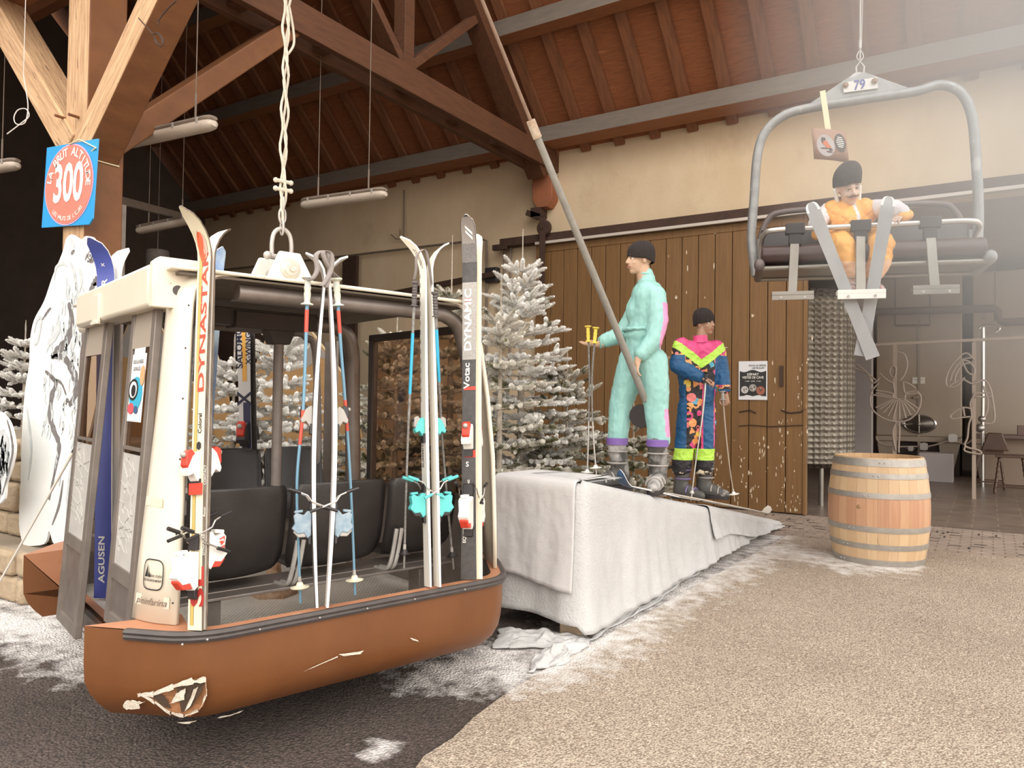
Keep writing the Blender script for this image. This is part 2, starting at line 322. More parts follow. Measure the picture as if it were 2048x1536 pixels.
def truss(X):
    m = MB(); m.aabb((X-.22, 3.3, 5.73), (X-.12, WY+.05, 6.09)); S(m, 'truss_tie_beam', timber, bevel=.008)
    m = MB(); m.aabb((X+.12, 3.3, 5.73), (X+.22, WY+.05, 6.09)); S(m, 'truss_tie_beam', timber, bevel=.008)
    for y in (5.0, 6.2, 8.8, 10.0): m = MB(); m.aabb((X-.12, y, 5.8), (X+.12, y+.18, 6.0)); S(m, 'truss_spacer', timber)
    m = MB(); m.beam((X, 11.35, 5.62), (X, 7.7, 9.2), .2, .34, (1, 0, 0)); S(m, 'truss_principal', timber, bevel=.008)
    m = MB(); m.beam((X, 4.0, 5.72), (X, 7.6, 9.2), .2, .34, (1, 0, 0)); S(m, 'truss_principal', timber, bevel=.008)
    m = MB(); m.aabb((X-.1, 7.62, 5.95), (X+.1, 7.82, 9.2)); S(m, 'truss_king_post', timber, bevel=.008)
    m = MB(); m.beam((X, 7.7, 6.1), (X, 6.1, 7.7), .12, .18, (1, 0, 0)); S(m, 'truss_strut', timber, bevel=.006)
    m = MB(); m.beam((X, 7.7, 6.1), (X, 9.3, 7.5), .12, .18, (1, 0, 0)); S(m, 'truss_strut', timber, bevel=.006)
truss(TX)
# front line: post, plate, braces
PX0, PX1, PY0, PY1 = -6.93, -6.58, 3.43, 3.77
m = MB(); m.aabb((PX0, PY0, .3), (PX1, PY1, 5.62)); m.m = [0, 0, 0, 1, 1, 1]; S(m, 'trim_post', [oldwood, brownwood], bevel=.012)  # lit front face paler, shaded sides darker: light put into the colours
m = MB(); m.aabb((-17, 3.42, 5.60), (.95, 3.72, 5.88)); S(m, 'trim_eaves_plate', timber_x, bevel=.01)
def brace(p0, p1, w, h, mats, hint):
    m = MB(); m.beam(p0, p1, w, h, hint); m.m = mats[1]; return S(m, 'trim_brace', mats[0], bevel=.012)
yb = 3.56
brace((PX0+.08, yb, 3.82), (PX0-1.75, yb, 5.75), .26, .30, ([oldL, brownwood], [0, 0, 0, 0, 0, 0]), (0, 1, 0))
b = brace((PX1-.1, yb, 3.75), (PX1+1.9, yb, 5.85), .26, .30, ([oldR, brownwood], [0, 0, 0, 0, 0, 1]), (0, 1, 0))  # lower right face gets the darker wood, shade put into its colour
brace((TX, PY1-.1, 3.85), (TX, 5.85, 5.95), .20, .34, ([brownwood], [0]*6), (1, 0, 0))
m = MB(); m.aabb((-17, -7, 0), (-11, -3.5, 6)); m.aabb((-11.3, -3.5, 0), (-11, 3.2, 6)); S(m, 'wall_lightblock_yard', plasdark)  # unseen occluder added left of the camera to darken that side
m = MB(); m.aabb((-17, 4.15, 0), (-11.1, 4.4, 5.6)); S(m, 'wall_lightblock_bay', plasdark)  # unseen wall added to keep daylight out of the left bay
# ================================================================== GONDOLA CABIN
ux = RV*.755+FV*.656; ux.normalize(); uy = V((-ux.y, ux.x, 0))
K0 = onZ(392, 1271, .618); GR = Matrix((ux, uy, ZV)).transposed()
cabin = root('gondola_cabin', (K0.x, K0.y, 0), 'brown and cream open gondola cabin hung from a rope, filled with skis', 'gondola cabin', rot=GR)
GM = G['gondola_cabin']; GI = GM.inverted(); GIr = GR.inverted()
def g_on(u, v, p, n):
    o = GI @ CAM; r = GIr @ ray(u, v); n = V(n); return o+r*((V(p)-o).dot(n)/r.dot(n))
def gY(u, v, y): return g_on(u, v, (0, y, 0), (0, 1, 0))
def gX(u, v, x): return g_on(u, v, (x, 0, 0), (1, 0, 0))
def gZ(u, v, z): return g_on(u, v, (0, 0, z), (0, 0, 1))
W_ = 2.70
gbrown = M('shell_brown', (.185, .066, .018), .48, c2=(.135, .046, .013), scale=2.2, stretch=(1, 1, .5), bump=.12, bscale=30, coat=.15, c3=(.27, .13, .065), s3=5, t3=.71, w3=.06)
gtop = M('shell_ledge', (.50, .23, .13), .5, c2=(.42, .18, .09), scale=5, c3=(.66, .42, .28), s3=9, t3=.63)
gcream = M('cream_paint', (.80, .73, .60), .4, c2=(.74, .66, .52), scale=1.5, c3=(.50, .36, .22), s3=4.5, t3=.70, w3=.05)
galu = M('dull_aluminium', (.30, .26, .23), .45, .6, c2=(.22, .18, .16), scale=9)
gdark = M('dark_frame', (.085, .065, .055), .5, .1, c2=(.055, .04, .035), scale=4)
rubber = M('black_rubber', (.055, .045, .042), .55, c2=(.085, .07, .065), scale=14, bump=.2)
blackpl = M('black_plastic', (.022, .018, .017), .38, c2=(.04, .033, .03), scale=5, bump=.15, bscale=80)
galv = M('galvanised', (.52, .49, .45), .5, .45, c2=(.36, .33, .30), scale=12)
rustm = M('rusty_iron', (.20, .09, .04), .85, c2=(.42, .30, .20), scale=18, bump=.5, bscale=40)
white = M('white_paint', (.80, .77, .71), .45); blk = M('black_ink', (.02, .018, .018), .5)
def offs(poly, d):          # inward offset of a CCW polygon
    n = len(poly); out = []
    for i in range(n):
        a, b, c = V(poly[i-1]), V(poly[i]), V(poly[(i+1) % n]); e1 = (b-a).normalized(); e2 = (c-b).normalized()
        n1 = V((-e1.y, e1.x)); n2 = V((-e2.y, e2.x)); k = 1+n1.dot(n2); out.append(tuple(b+(n1+n2)*(d/max(k, .35))))
    return out
def rcorner(a, b, c, r, n=5):
    a, b, c = V(a), V(b), V(c); p = b+(a-b).normalized()*r; q = b+(c-b).normalized()*r
    return [tuple((1-t)**2*p+2*t*(1-t)*b+t*t*q) for t in [i/n for i in range(n+1)]]
A_ = (-.334, .423); A2_ = (-.30, W_-.42)
pl = [A_]+rcorner(A_, (0, 0), (1.72, 0), .16)+rcorner((0, 0), (1.72, 0), (2.02, .45), .14)+rcorner((1.72, 0), (2.02, .45), (2.02, 2.2), .12)
pl += rcorner((2.02, .5), (2.02, W_-.45), (1.72, W_), .12)+rcorner((2.02, 2.2), (1.72, W_), (0, W_), .14)+rcorner((1.72, W_), (0, W_), A2_, .16)+[A2_]
pl += [(-.04, W_-.42), (-.04, .423)]
ZT, ZB = .618, .218
m = MB(); rings = [(0.0, ZT), (0.0, .47), (.008, .38), (.022, .32), (.05, .27), (.09, .235), (.15, ZB)]
def tip(p, z, off):        # round the bottom of the wing tips
    x, y = p; t = max(0, (.42-z)/.2)
    return x+(.10*t*t if x < -.2 else 0), y
n = len(pl)
for d, z in rings:
    q = offs(pl, min(d, .11)); rt_ = .11*(max(0, .42-z)/.2)**2
    q[0] = (A_[0]+rt_, A_[1]); q[n-3] = (A2_[0]+rt_, A2_[1]); q[n-2] = pl[n-2]; q[n-1] = pl[n-1]
    m.v += [V((a[0], a[1], z)) for a in q]
for r in range(len(rings)-1): m.f += [(r*n+i, (r+1)*n+i, (r+1)*n+(i+1) % n, r*n+(i+1) % n) for i in range(n)]
m.f.append(tuple((len(rings)-1)*n+i for i in range(n))); m.m = [0]*len(m.f)
o = build(m, 'tub', [gbrown], cabin, True, smooth=35)
# ledge on top of the shell and its inner wall
m = MB(); inner = offs(pl, .07); inn = [(max(x, .05) if .3 < y < W_-.3 else max(x, .02), y) for x, y in inner]
m.v = [V((a, b, ZT+.004)) for a, b in pl]+[V((a, b, ZT+.004)) for a, b in inn]+[V((a, b, .31)) for a, b in inn]
m.f = [(i, (i+1) % n, n+(i+1) % n, n+i) for i in range(n)]+[(n+i, n+(i+1) % n, 2*n+(i+1) % n, 2*n+i) for i in range(n)]
m.m = [0]*n+[1]*n
# lower the ledge at the doorway
for i in (n-2, n-1):
    for k in (0, 1, 2): m.v[k*n+i].z = min(m.v[k*n+i].z, .33)
o = build(m, 'ledge', [gtop, galu], cabin, True, smooth=30)
o2 = bpy.data.objects['tub']; me = o2.data
for i in (n-2, n-1): me.vertices[i].co.z = .32; me.vertices[n+i].co.z = .31
m = MB(); m.prism([(x, y) for x, y in offs(pl, .06)], (0, 0, .29), (1, 0, 0), (0, 1, 0), .02)
chk = M('tread_plate', (.66, .61, .54), .5, .15, c2=(.52, .47, .41), scale=3, bump=.0)
N = chk.node_tree.nodes; L = chk.node_tree.links; tcn = [q for q in N if q.type == 'TEX_COORD'][0]
wv = [N.new('ShaderNodeTexWave') for _ in range(2)]; mpn = [N.new('ShaderNodeMapping') for _ in range(2)]; mu = N.new('ShaderNodeMath'); mu.operation = 'MULTIPLY'
for k in range(2): wv[k].inputs['Scale'].default_value = 14; mpn[k].inputs['Rotation'].default_value = (0, 0, R(40 if k else -40)); L.new(tcn.outputs['Object'], mpn[k].inputs[0]); L.new(mpn[k].outputs[0], wv[k].inputs['Vector']); L.new(wv[k].outputs['Fac'], mu.inputs[k])
bpn = N.new('ShaderNodeBump'); bpn.inputs['Strength'].default_value = .6; bpn.inputs['Distance'].default_value = .01; L.new(mu.outputs[0], bpn.inputs['Height']); L.new(bpn.outputs[0], N['Principled BSDF'].inputs['Normal'])
build(m, 'cabin_floor', chk, cabin, True)
# rubber rim strip
i0 = 0; path = [(.62*V(A_)+.38*V((0, 0)))]+[V(p) for p in pl[1:19]]
path = [V(p) for p in path]; m = MB()
pp = [V((p.x, p.y, 0)) for p in path]; vs = []
for i, p in enumerate(pp):
    t = (pp[min(i+1, len(pp)-1)]-pp[max(i-1, 0)]).normalized(); nn = V((t.y, -t.x, 0))
    vs.append([p+nn*a+V((0, 0, z)) for a, z in ((-.012, ZT+.006), (.012, ZT+.008), (.024, ZT-.004), (.016, ZT-.016), (.022, ZT-.024), (.014, ZT-.038), (0, ZT-.04))])
m.grid(len(vs), 7, lambda a, b: vs[round(a*(len(vs)-1))][round(b*6)]); build(m, 'rim_strip', rubber, cabin, True, smooth=25)
m = MB()
for u_ in (365, 415, 520, 640, 735, 830, 930):
    pz = gY(u_, 1262-(u_-392)*.2, -.02); m.ell((pz.x, -.021, ZT-.02), .005)
build(m, 'rim_screws', galv, cabin, True)
# torn patch in the shell
fn_n = V((.423, .334, 0)).normalized()
def tub_pt(u, v, out=.002):
    a = gY(u, v, -out); b = g_on(u, v, (-fn_n.x*out, -fn_n.y*out, 0), fn_n); c = GI @ CAM
    p = a if (a-c).length > (b-c).length else b
    if p.z < .40: t = (.40-p.z)/.18; p += V((0, 1, 0))*(.05*t*t)
    return p
rr = random.Random(5)
def rag(pts, j=1.2, n=3):
    out = []
    for i in range(len(pts)):
        a = V(pts[i]); b = V(pts[(i+1) % len(pts)])
        for q in range(n): t = q/n; c = a.lerp(b, t); out.append((c.x+rr.uniform(-j, j), c.y+rr.uniform(-j, j)))
    return out
def patch(px, out, m, j=1.2, n=3):
    P = [tub_pt(u, v, out) for u, v in rag(px, j, n)]; c = sum(P, V((0, 0, 0)))/len(P)
    k = len(m.v); m.v += P+[c]; m.f += [(k+i, k+(i+1) % len(P), k+len(P)) for i in range(len(P))]; m.m += [m.k]*len(P)
m = MB()
hole = [(276, 1389), (300, 1386), (345, 1368), (395, 1356), (411, 1357), (415, 1385), (408, 1415), (385, 1437), (360, 1436), (325, 1415), (300, 1398)]
patch(hole, .004, m, .8, 2); m.k = 1
patch([(300, 1392), (318, 1388), (330, 1394), (345, 1420), (332, 1416)], .006, m, .5); patch([(352, 1374), (398, 1362), (410, 1366), (400, 1390), (380, 1420), (366, 1428)], .006, m, .6); m.k = 2
strip = [(276, 1389), (306, 1387), (345, 1371), (385, 1361), (411, 1358)]
for i in range(len(strip)-1): patch([strip[i], (strip[i][0], strip[i][1]-1), (strip[i+1][0], strip[i+1][1]-5), (strip[i+1][0]+2, strip[i+1][1]+7), (strip[i][0], strip[i][1]+5)], .010, m, 1.6, 4)
strip = [(278, 1390), (310, 1408), (345, 1432), (372, 1438), (400, 1425), (413, 1395), (413, 1370)]
for i in range(len(strip)-1): patch([strip[i], (strip[i][0]+2, strip[i][1]-5), (strip[i+1][0]-2, strip[i+1][1]-6), (strip[i+1][0], strip[i+1][1]+3)], .009, m, 1.3, 3)
patch([(355, 1385), (372, 1377), (368, 1400), (352, 1405), (340, 1412), (348, 1395)], .009, m, 2, 3); patch([(388, 1380), (398, 1372), (384, 1412), (372, 1424)], .009, m, 1.6, 3)
patch([(250, 1408), (262, 1401), (275, 1404), (292, 1405), (280, 1411), (284, 1420), (272, 1424), (262, 1423), (250, 1419)], .004, m, 2, 3)
patch([(676, 1309), (690, 1307), (728, 1301), (722, 1308), (690, 1313)], .004, m, .8); patch([(605, 1345), (640, 1328), (675, 1312), (676, 1314), (640, 1330)], .003, m, .4)
patch([(440, 1443), (470, 1436), (495, 1428), (470, 1440)], .004, m, 1.5); patch([(360, 1452), (400, 1446), (385, 1454)], .004, m, 1)
patch([(820, 1275), (834, 1280), (838, 1283), (826, 1281)], .003, m, .6)
build(m, 'torn_patch', [M('torn_fibre', (.34, .15, .06), .8, c2=(.22, .09, .035), scale=30, bump=.6), M('torn_hollow', (.06, .035, .02), .9), M('frayed_fibre', (.78, .72, .62), .9, c2=(.55, .45, .34), scale=60, bump=.7)], cabin, True, smooth=0)
# corner pillars (cream skin panels)
def pillar(name, pts_top, mats, sx=1):
    rows = []
    for t, (lx, ly), (rx, ry), z in pts_top:
        row = []
        for k in range(7):
            s = k/6; b = math.sin(math.pi*s)*.018; x = lx+(rx-lx)*s; y = ly+(ry-ly)*s
            nx, ny = (ry-ly), -(rx-lx); l = math.hypot(nx, ny) or 1; row.append(V((x-abs(nx)/l*b, y-abs(ny)/l*b, z)))
        rows.append(row)
    if sx < 0: rows = [[V((1.78-p.x, p.y, p.z)) for p in r] for r in rows]
    m = MB(); m.grid(7, len(rows), lambda a, b: rows[round(b*(len(rows)-1))][round(a*6)]); return build(m, name, mats, cabin, True, smooth=50, solid=.022)
prof = [(0, (-.135, .42), (-.02, .185), .625), (0, (-.11, .425), (-.012, .185), .9), (0, (-.07, .435), (.0, .195), 1.3), (0, (-.035, .45), (.018, .23), 1.65), (0, (-.01, .47), (.04, .275), 1.95), (0, (.0, .48), (.055, .30), 2.06),
        (0, (.01, .475), (.07, .315), 2.12), (0, (.03, .46), (.11, .325), 2.17), (0, (.05, .44), (.17, .33), 2.20), (0, (.06, .42), (.28, .335), 2.222)]
pil = pillar('corner_pillar', prof, gcream); pillar('corner_pillar', prof, gcream, -1)
m = MB()
for (u, v) in ((356, 588), (350, 690), (348, 790), (347, 1145), (336, 1228)): p = gY(u, v, .25); m.ell((p.x-.005, p.y-.055 if v > 700 else p.y, p.z), .005)
PN = [(V(r[1]), V(r[2]), r[3]) for r in prof]
def pil_pt(s, z, out=.016):
    for i in range(len(PN)-1):
        if PN[i][2] <= z <= PN[i+1][2]: t = (z-PN[i][2])/(PN[i+1][2]-PN[i][2]); l = PN[i][0].lerp(PN[i+1][0], t); r = PN[i][1].lerp(PN[i+1][1], t); break
    d = r-l; nrm = V((d.y, -d.x)).normalized(); nrm = -nrm if nrm.y > 0 else nrm; p = l+d*s; b = math.sin(math.pi*s)*.018+out; return V((p.x+nrm.x*b, p.y+nrm.y*b, z))
m = MB()
for z in (.72, 1.02, 1.35, 1.62, 1.85, 2.05): m.ell(pil_pt(.94, z, .012), .0045)
build(MB().add([GM @ p for p in m.v], m.f), "pillar_screws", blk, pil)
def pil_map(mm, z0, s0, sc_):       # flat art (x right, y up in metres) onto the pillar
    return MB().add([GM @ pil_pt(s0+p.x/.262, z0+p.y, .0175+p.z) for p in mm.v], mm.f)
a = MB(); n_ = 28; ro = []
for i in range(n_):
    t = 2*math.pi*i/n_; c, s = math.cos(t), math.sin(t); ro.append(V((.062*math.copysign(abs(c)**.5, c), .066*math.copysign(abs(s)**.5, s), 0)))
a.tube(ro, .0028, 6, closed=True, flat=.4); a.poly3([(-.052, -.012, 0), (-.034, -.012, 0), (-.033, .045, 0)], (0, 0, .0008)); a.poly3([(-.029, -.012, 0), (-.012, -.012, 0), (-.024, .012, 0)], (0, 0, .0008))
a.text('free style', (.018, -.004, 0), (1, 0, 0), (0, 1, 0), .021); a.text('LES GRANDS MONTS', (0, -.026, 0), (1, 0, 0), (0, 1, 0), .0135, bold=.02)
build(pil_map(a, .835, .50, 1), 'emblem', blk, pil, smooth=0)
a = MB(); a.text('pininfarina', (0, 0, 0), (1, 0, 0), (.35, 1, 0), .046); b = MB(); b.aabb((-.105, -.022, -.0006), (.105, .027, 0))
build(pil_map(b, .715, .49, 1), 'name_strip', M('strip_tan', (.66, .57, .45), .6), pil, smooth=0); build(pil_map(a, .715, .49, 1), 'lettering', M('ink_brown', (.14, .10, .08), .6), pil, smooth=0)
b = MB(); b.aabb((-.10, -.018, -.001), (.04, .022, 0)); build(pil_map(b, 1.15, .46, 1), 'tape_mark', M('tape_cream', (.72, .66, .48), .6), pil, smooth=0)
# inner tube frame
m = MB(); m.tube(bez([(.30, .42, 2.15), (1.35, .42, 2.15), (1.60, .42, 2.13), (1.71, .42, 2.0), (1.78, .42, 1.6), (1.84, .40, .35)], 7), .045, 12); build(m, 'tube_frame', galu, cabin, True)
m = MB(); m.tube(bez([(.1, 1.62, 2.15), (1.25, 1.62, 2.15), (1.50, 1.62, 2.13), (1.60, 1.62, 2.0), (1.64, 1.66, 1.6), (1.70, 1.70, .35)], 7), .055, 12); build(m, 'tube_frame', galu, cabin, True)
m = MB(); m.aabb((.05, 1.56, 2.10), (1.3, 1.68, 2.21)); m.aabb((.72, 1.53, 2.08), (1.22, 1.71, 2.19)); m.prism([(-.10, 0), (.10, 0), (.06, -.10), (-.06, -.10)], (1.04, 1.55, 2.09), (1, 0, 0), (0, 0, 1), -.12)
build(m, 'cross_beam', gdark, cabin, True, bevel=.006)
m = MB(); m.tube([(1.03, 1.58, .42), (1.04, 1.6, 2.05)], .034, 14); pole = build(m, 'centre_pole', M('pole_grey', (.34, .29, .26), .5, .3, c2=(.26, .22, .20), scale=10, c3=(.12, .06, .04), s3=14, t3=.66), cabin, True)
m = MB(); m.lathe([(.16, 0), (.16, .02), (.11, .045), (.06, .07), (.045, .20), (.045, .34)], (1.03, 1.58, .31), n=6); build(MB().add([GM @ p for p in m.v], m.f), 'pole_foot', rustm, pole, bevel=.004)
# roof
def crown(x, y): a = abs((x-.86)/.90); b = abs((y-1.36)/1.05); return 2.222+.075*max(0, 1-a**3)*max(0, 1-b**3)+(.012 if False else 0)
m = MB(); m.grid(25, 25, lambda a, b: V((-.04+1.80*a, .31+2.1*b, crown(-.04+1.80*a, .31+2.1*b)))); build(m, 'roof', gcream, cabin, True, solid=.018)
m = MB(); m.grid(13, 13, lambda a, b: V((.0+1.72*a, .33+2.06*b, crown(.0+1.72*a, .33+2.06*b)-.024-.04*math.sin(math.pi*a)*0))); build(m, 'roof_lining', M('lining_tan', (.20, .16, .125), .7, c2=(.15, .12, .09), scale=3), cabin, True, solid=.012)
# door header
m = MB(); m.aabb((-.09, .50, 2.05), (.06, 2.06, 2.255)); hd = build(m, 'door_header', gcream, cabin, True, bevel=.02)
m = MB(); m.prism([(-.10, .0), (.06, .0), (.065, .05), (.08, .12), (.11, .18), (.15, .212), (.15, .232), (.1, .236), (-.07, .236), (-.10, .21)], (0, .47, 2.04), (1, 0, 0), (0, 0, 1), .05)
build(MB().add([GM @ (p+V((0, -.03, 0))) for p in m.v], m.f), 'header_bracket', M('cream_rusty', (.80, .72, .60), .5, c2=(.74, .64, .50), scale=4, c3=(.36, .18, .09), s3=9, t3=.66, w3=.04), hd, bevel=.006)
m = MB(); p = V((.012, .43, 2.125)); m.lathe([(.0, .0), (.030, .0), (.032, -.02), (.028, -.035), (.024, -.04), (.0, -.042)], p, (0, 1, 0), 20); build(MB().add([GM @ q for q in m.v], m.f), 'knob', rubber, hd)
m = MB(); m.aabb((-.102, 1.42, 2.03), (-.088, 1.56, 2.20)); m.aabb((-.11, 1.42, 2.03), (-.09, 1.56, 2.05)); build(MB().add([GM @ q for q in m.v], m.f), 'cover_plate', gcream, hd, bevel=.003)
m = MB(); m.aabb((-.04, 2.06, 2.03), (.08, 2.28, 2.2)); build(m, 'roof_corner', gcream, cabin, True, bevel=.03)
# door leaves, leaning outwards at the foot
paneM = bpy.data.materials.new('tinted_pane'); paneM.use_nodes = True; N = paneM.node_tree.nodes; L = paneM.node_tree.links
N.remove(N['Principled BSDF']); tr = N.new('ShaderNodeBsdfTransparent'); tr.inputs[0].default_value = (.72, .60, .50, 1); gl = N.new('ShaderNodeBsdfGlossy'); gl.inputs[0].default_value = (.9, .88, .85, 1); gl.inputs['Roughness'].default_value = .06
mxs = N.new('ShaderNodeMixShader'); mxs.inputs[0].default_value = .10; L.new(tr.outputs[0], mxs.inputs[1]); L.new(gl.outputs[0], mxs.inputs[2]); L.new(mxs.outputs[0], N['Material Output'].inputs[0])
stile = M('door_stile', (.26, .22, .19), .5, .35, c2=(.18, .15, .13), scale=7)
def leaf(y0t, y1t, y0b, y1b, zb):
    zt = 2.06; X = lambda z: -.012-.118*(max(0, zt-z)/(zt-.4))**.85
    def P(s, z, dx=0): t = (z-zb)/(zt-zb); a = y0b+(y0t-y0b)*t; b = y1b+(y1t-y1b)*t; return V((X(z)+dx, a+(b-a)*s, z))
    def bar(m, s0, s1, z0, z1, t=.035, k=0):
        q = [P(s0, z0), P(s1, z0), P(s1, z1), P(s0, z1)]; m.poly3([p+V((-t/2, 0, 0)) for p in q], (t, 0, 0), k)
    m = MB(); bar(m, 0, .14, zb, zt); bar(m, .86, 1, zb, zt); fr = build(m, 'door_leaf', stile, cabin, True, bevel=.004)
    m = MB(); m.poly3([P(.14, zt-.19)+V((-.01, 0, 0)), P(.86, zt-.19)+V((-.01, 0, 0)), P(.86, zt)+V((-.01, 0, 0)), P(.14, zt)+V((-.01, 0, 0))], (.02, 0, 0)); W = lambda mm: MB().add([GM @ q for q in mm.v], mm.f)
    build(W(m), 'head_plate', M('plate_tan', (.36, .30, .24), .6), fr)
    for z0_, z1_ in ((.72, .79), (zb, zb+.06), (1.36, 1.375)): m = MB(); bar(m, .14, .86, z0_, z1_, .03); build(W(m), 'door_rail', stile, fr)
    m = MB(); q = [P(.14, .78), P(.86, .78), P(.86, zt-.19), P(.14, zt-.19)]; m.poly3(q, (.005, 0, 0)); build(W(m), 'window_pane', paneM, fr)
    if zb < .5: m = MB(); q = [P(.14, zb+.05), P(.86, zb+.05), P(.86, .74), P(.14, .74)]; m.poly3(q, (.01, 0, 0)); build(W(m), 'lower_panel', galu, fr)
    m = MB(); rr = random.Random(int(y0t*100))
    m.poly3([P(.14, .78, -.004), P(.86, .78, -.004), P(.86, 1.34, -.004), P(.14, 1.34, -.004)], (-.001, 0, 0))
    for i in range(26):
        z = rr.uniform(.85, 1.3); s = rr.uniform(.22, .7); pts = [P(s+rr.uniform(-.02, .12)*j, z+.02*j+rr.uniform(-.01, .01), -.006) for j in range(4)]; m.tube(pts, .0016, 5, k=1)
    build(W(m), 'window_sticker', [M('sticker_grey', (.56, .53, .49), .5, c2=(.42, .40, .37), scale=7), M('sticker_line', (.33, .31, .29), .6)], fr)
    return fr, P
l1, P1 = leaf(gX(321, 600, -.012).y, gX(271, 640, -.012).y, gX(264, 1235, -.125).y, gX(214, 1245, -.125).y, .49); l2, P2 = leaf(gX(223, 620, -.012).y, gX(177, 650, -.012).y, gX(160, 1275, -.13).y, gX(121, 1240, -.13).y, .255)
# poster on the near leaf
def quad(m, P, s0, s1, z0, z1, dx, k=0): m.poly3([P(s0, z0, dx), P(s1, z0, dx), P(s1, z1, dx), P(s0, z1, dx)], (-.0006, 0, 0), k)
m = MB(); quad(m, P1, .22, .80, 1.50, 1.84, -.010); m.poly3([P1(.3, 1.84, -.010), P1(.74, 1.84, -.010), P1(.74, 1.87, -.010), P1(.3, 1.87, -.010)], (-.0006, 0, 0))
def ov(m, P, s, z, rs, rz, dx, k, a0=0, n=20): m.poly3([P(s+rs*math.cos(2*math.pi*i/n+a0), z+rz*math.sin(2*math.pi*i/n+a0), dx) for i in range(n)], (-.0006, 0, 0), k)
ov(m, P1, .52, 1.64, .26, .085, -.012, 1); ov(m, P1, .62, 1.66, .20, .055, -.013, 2); ov(m, P1, .62, 1.66, .15, .042, -.0135, 0); ov(m, P1, .60, 1.655, .09, .03, -.014, 2)
ov(m, P1, .66, 1.565, .13, .028, -.013, 3); ov(m, P1, .45, 1.56, .08, .02, -.0135, 4); ov(m, P1, .30, 1.73, .09, .05, -.013, 5); quad(m, P1, .26, .76, 1.505, 1.535, -.012, 6)
def tP(m, t, s, z, size, k): m.text(t, P1(s, z, -.014), (P1(0, z)-P1(1, z)), (0, 0, 1), size, k, .01)
tP(m, 'SOUS LA NEIGE', .52, 1.80, .026, 2); tP(m, 'LES BULLES', .55, 1.765, .026, 2)
build(m, 'door_poster', [M('poster_white', (.82, .82, .80), .5), M('poster_cyan', (.05, .42, .60), .5), blk, M('poster_red', (.62, .10, .12), .5), M('poster_navy', (.05, .12, .25), .5), M('poster_tan', (.68, .40, .20), .5), M('poster_ice', (.62, .74, .80), .5)], cabin, True, smooth=0)
# right end: tinted pane with rail; sill bits
m = MB(); m.aabb((1.80, .46, 1.0), (1.815, 1.66, 2.10)); build(m, 'end_window', M('tint', (0, 0, 0)) and paneM, cabin, True)
m = MB(); m.aabb((1.79, .42, 2.06), (1.84, 1.7, 2.11)); m.aabb((1.79, 1.64, .62), (1.84, 1.70, 2.1)); m.aabb((1.79, .42, 1.0), (1.84, 1.7, 1.03)); build(m, 'window_frame', gdark, cabin, True, bevel=.004)
m = MB(); m.aabb((1.84, .40, .55), (1.86, 1.70, 1.0)); m.aabb((1.84, 2.3, .55), (1.86, 2.5, 2.1)); build(m, 'end_panel', galu, cabin, True)
for yy in (2.37,):
    m = MB(); m.tube(bez([(.02, yy, .5), (.03, yy, 1.9), (.12, yy, 2.12), (.3, yy, 2.15), (1.4, yy, 2.15), (1.6, yy, 2.12), (1.70, yy, 1.9), (1.75, yy, .5)], 5), .03, 8); build(m, 'tube_frame', galu, cabin, True)
# seats
def seat(x0, x1, y, sgn, top):
    w = x1-x0; prof = [(0, top), (.005, top-.06), (.02, top-.2), (.05, top-.35), (.10, top-.45), (.18, top-.49), (.34, top-.49), (.42, top-.47)]
    P = bez([(0, a, z) for a, z in prof], 3); n = len(P)
    def f(a, b):
        i = round(b*(n-1)); p = P[i]; s = a*2-1; tb = b; ww = w/2*(1-.10*max(0, .12-b)/.12)*(1-.28*max(0, (b-.45)/.3)**1.6 if b < .75 else .72)
        cz = -.05*max(0, abs(s)-.8)/.2 if b < .02 else 0
        return V(((x0+x1)/2+ww*s, y+sgn*(p.y+.07*s*s), p.z+cz+.0))
    m = MB(); m.grid(13, n, f); return build(m, 'seat', blackpl, cabin, True, smooth=60, solid=.014)
for a, b in ((.07, .66), (.685, 1.275), (1.30, 1.80)): seat(a, b, .52, 1, 1.165)
for a, b in ((.08, .66), (.70, 1.24), (1.27, 1.75)): seat(a, b, 2.42, -1, 1.24)
m = MB(); m.aabb((.02, .66, .57), (1.78, .74, .62)); m.aabb((.25, .62, .31), (.33, .74, .58)); m.aabb((1.55, .62, .31), (1.63, .74, .58)); m.aabb((.1, .55, .60), (1.75, .9, .615)); build(m, 'seat_rail', galu, cabin, True, bevel=.003)
m = MB(); m.aabb((.05, 2.15, .62), (1.75, 2.25, .72)); m.aabb((.3, 2.15, .31), (.38, 2.25, .62)); m.aabb((1.5, 2.15, .31), (1.58, 2.25, .62)); build(m, 'seat_rail', galu, cabin, True, bevel=.003)
for x in (.665, .70, 1.29, 1.325):
    m = MB(); m.tube(bez([(x-.03, .66, .62), (x-.01, .56, .63), (x+.01, .54, .70), (x+.04, .54, .86)], 5), .013, 8); build(m, 'seat_bracket', galv, cabin, True)
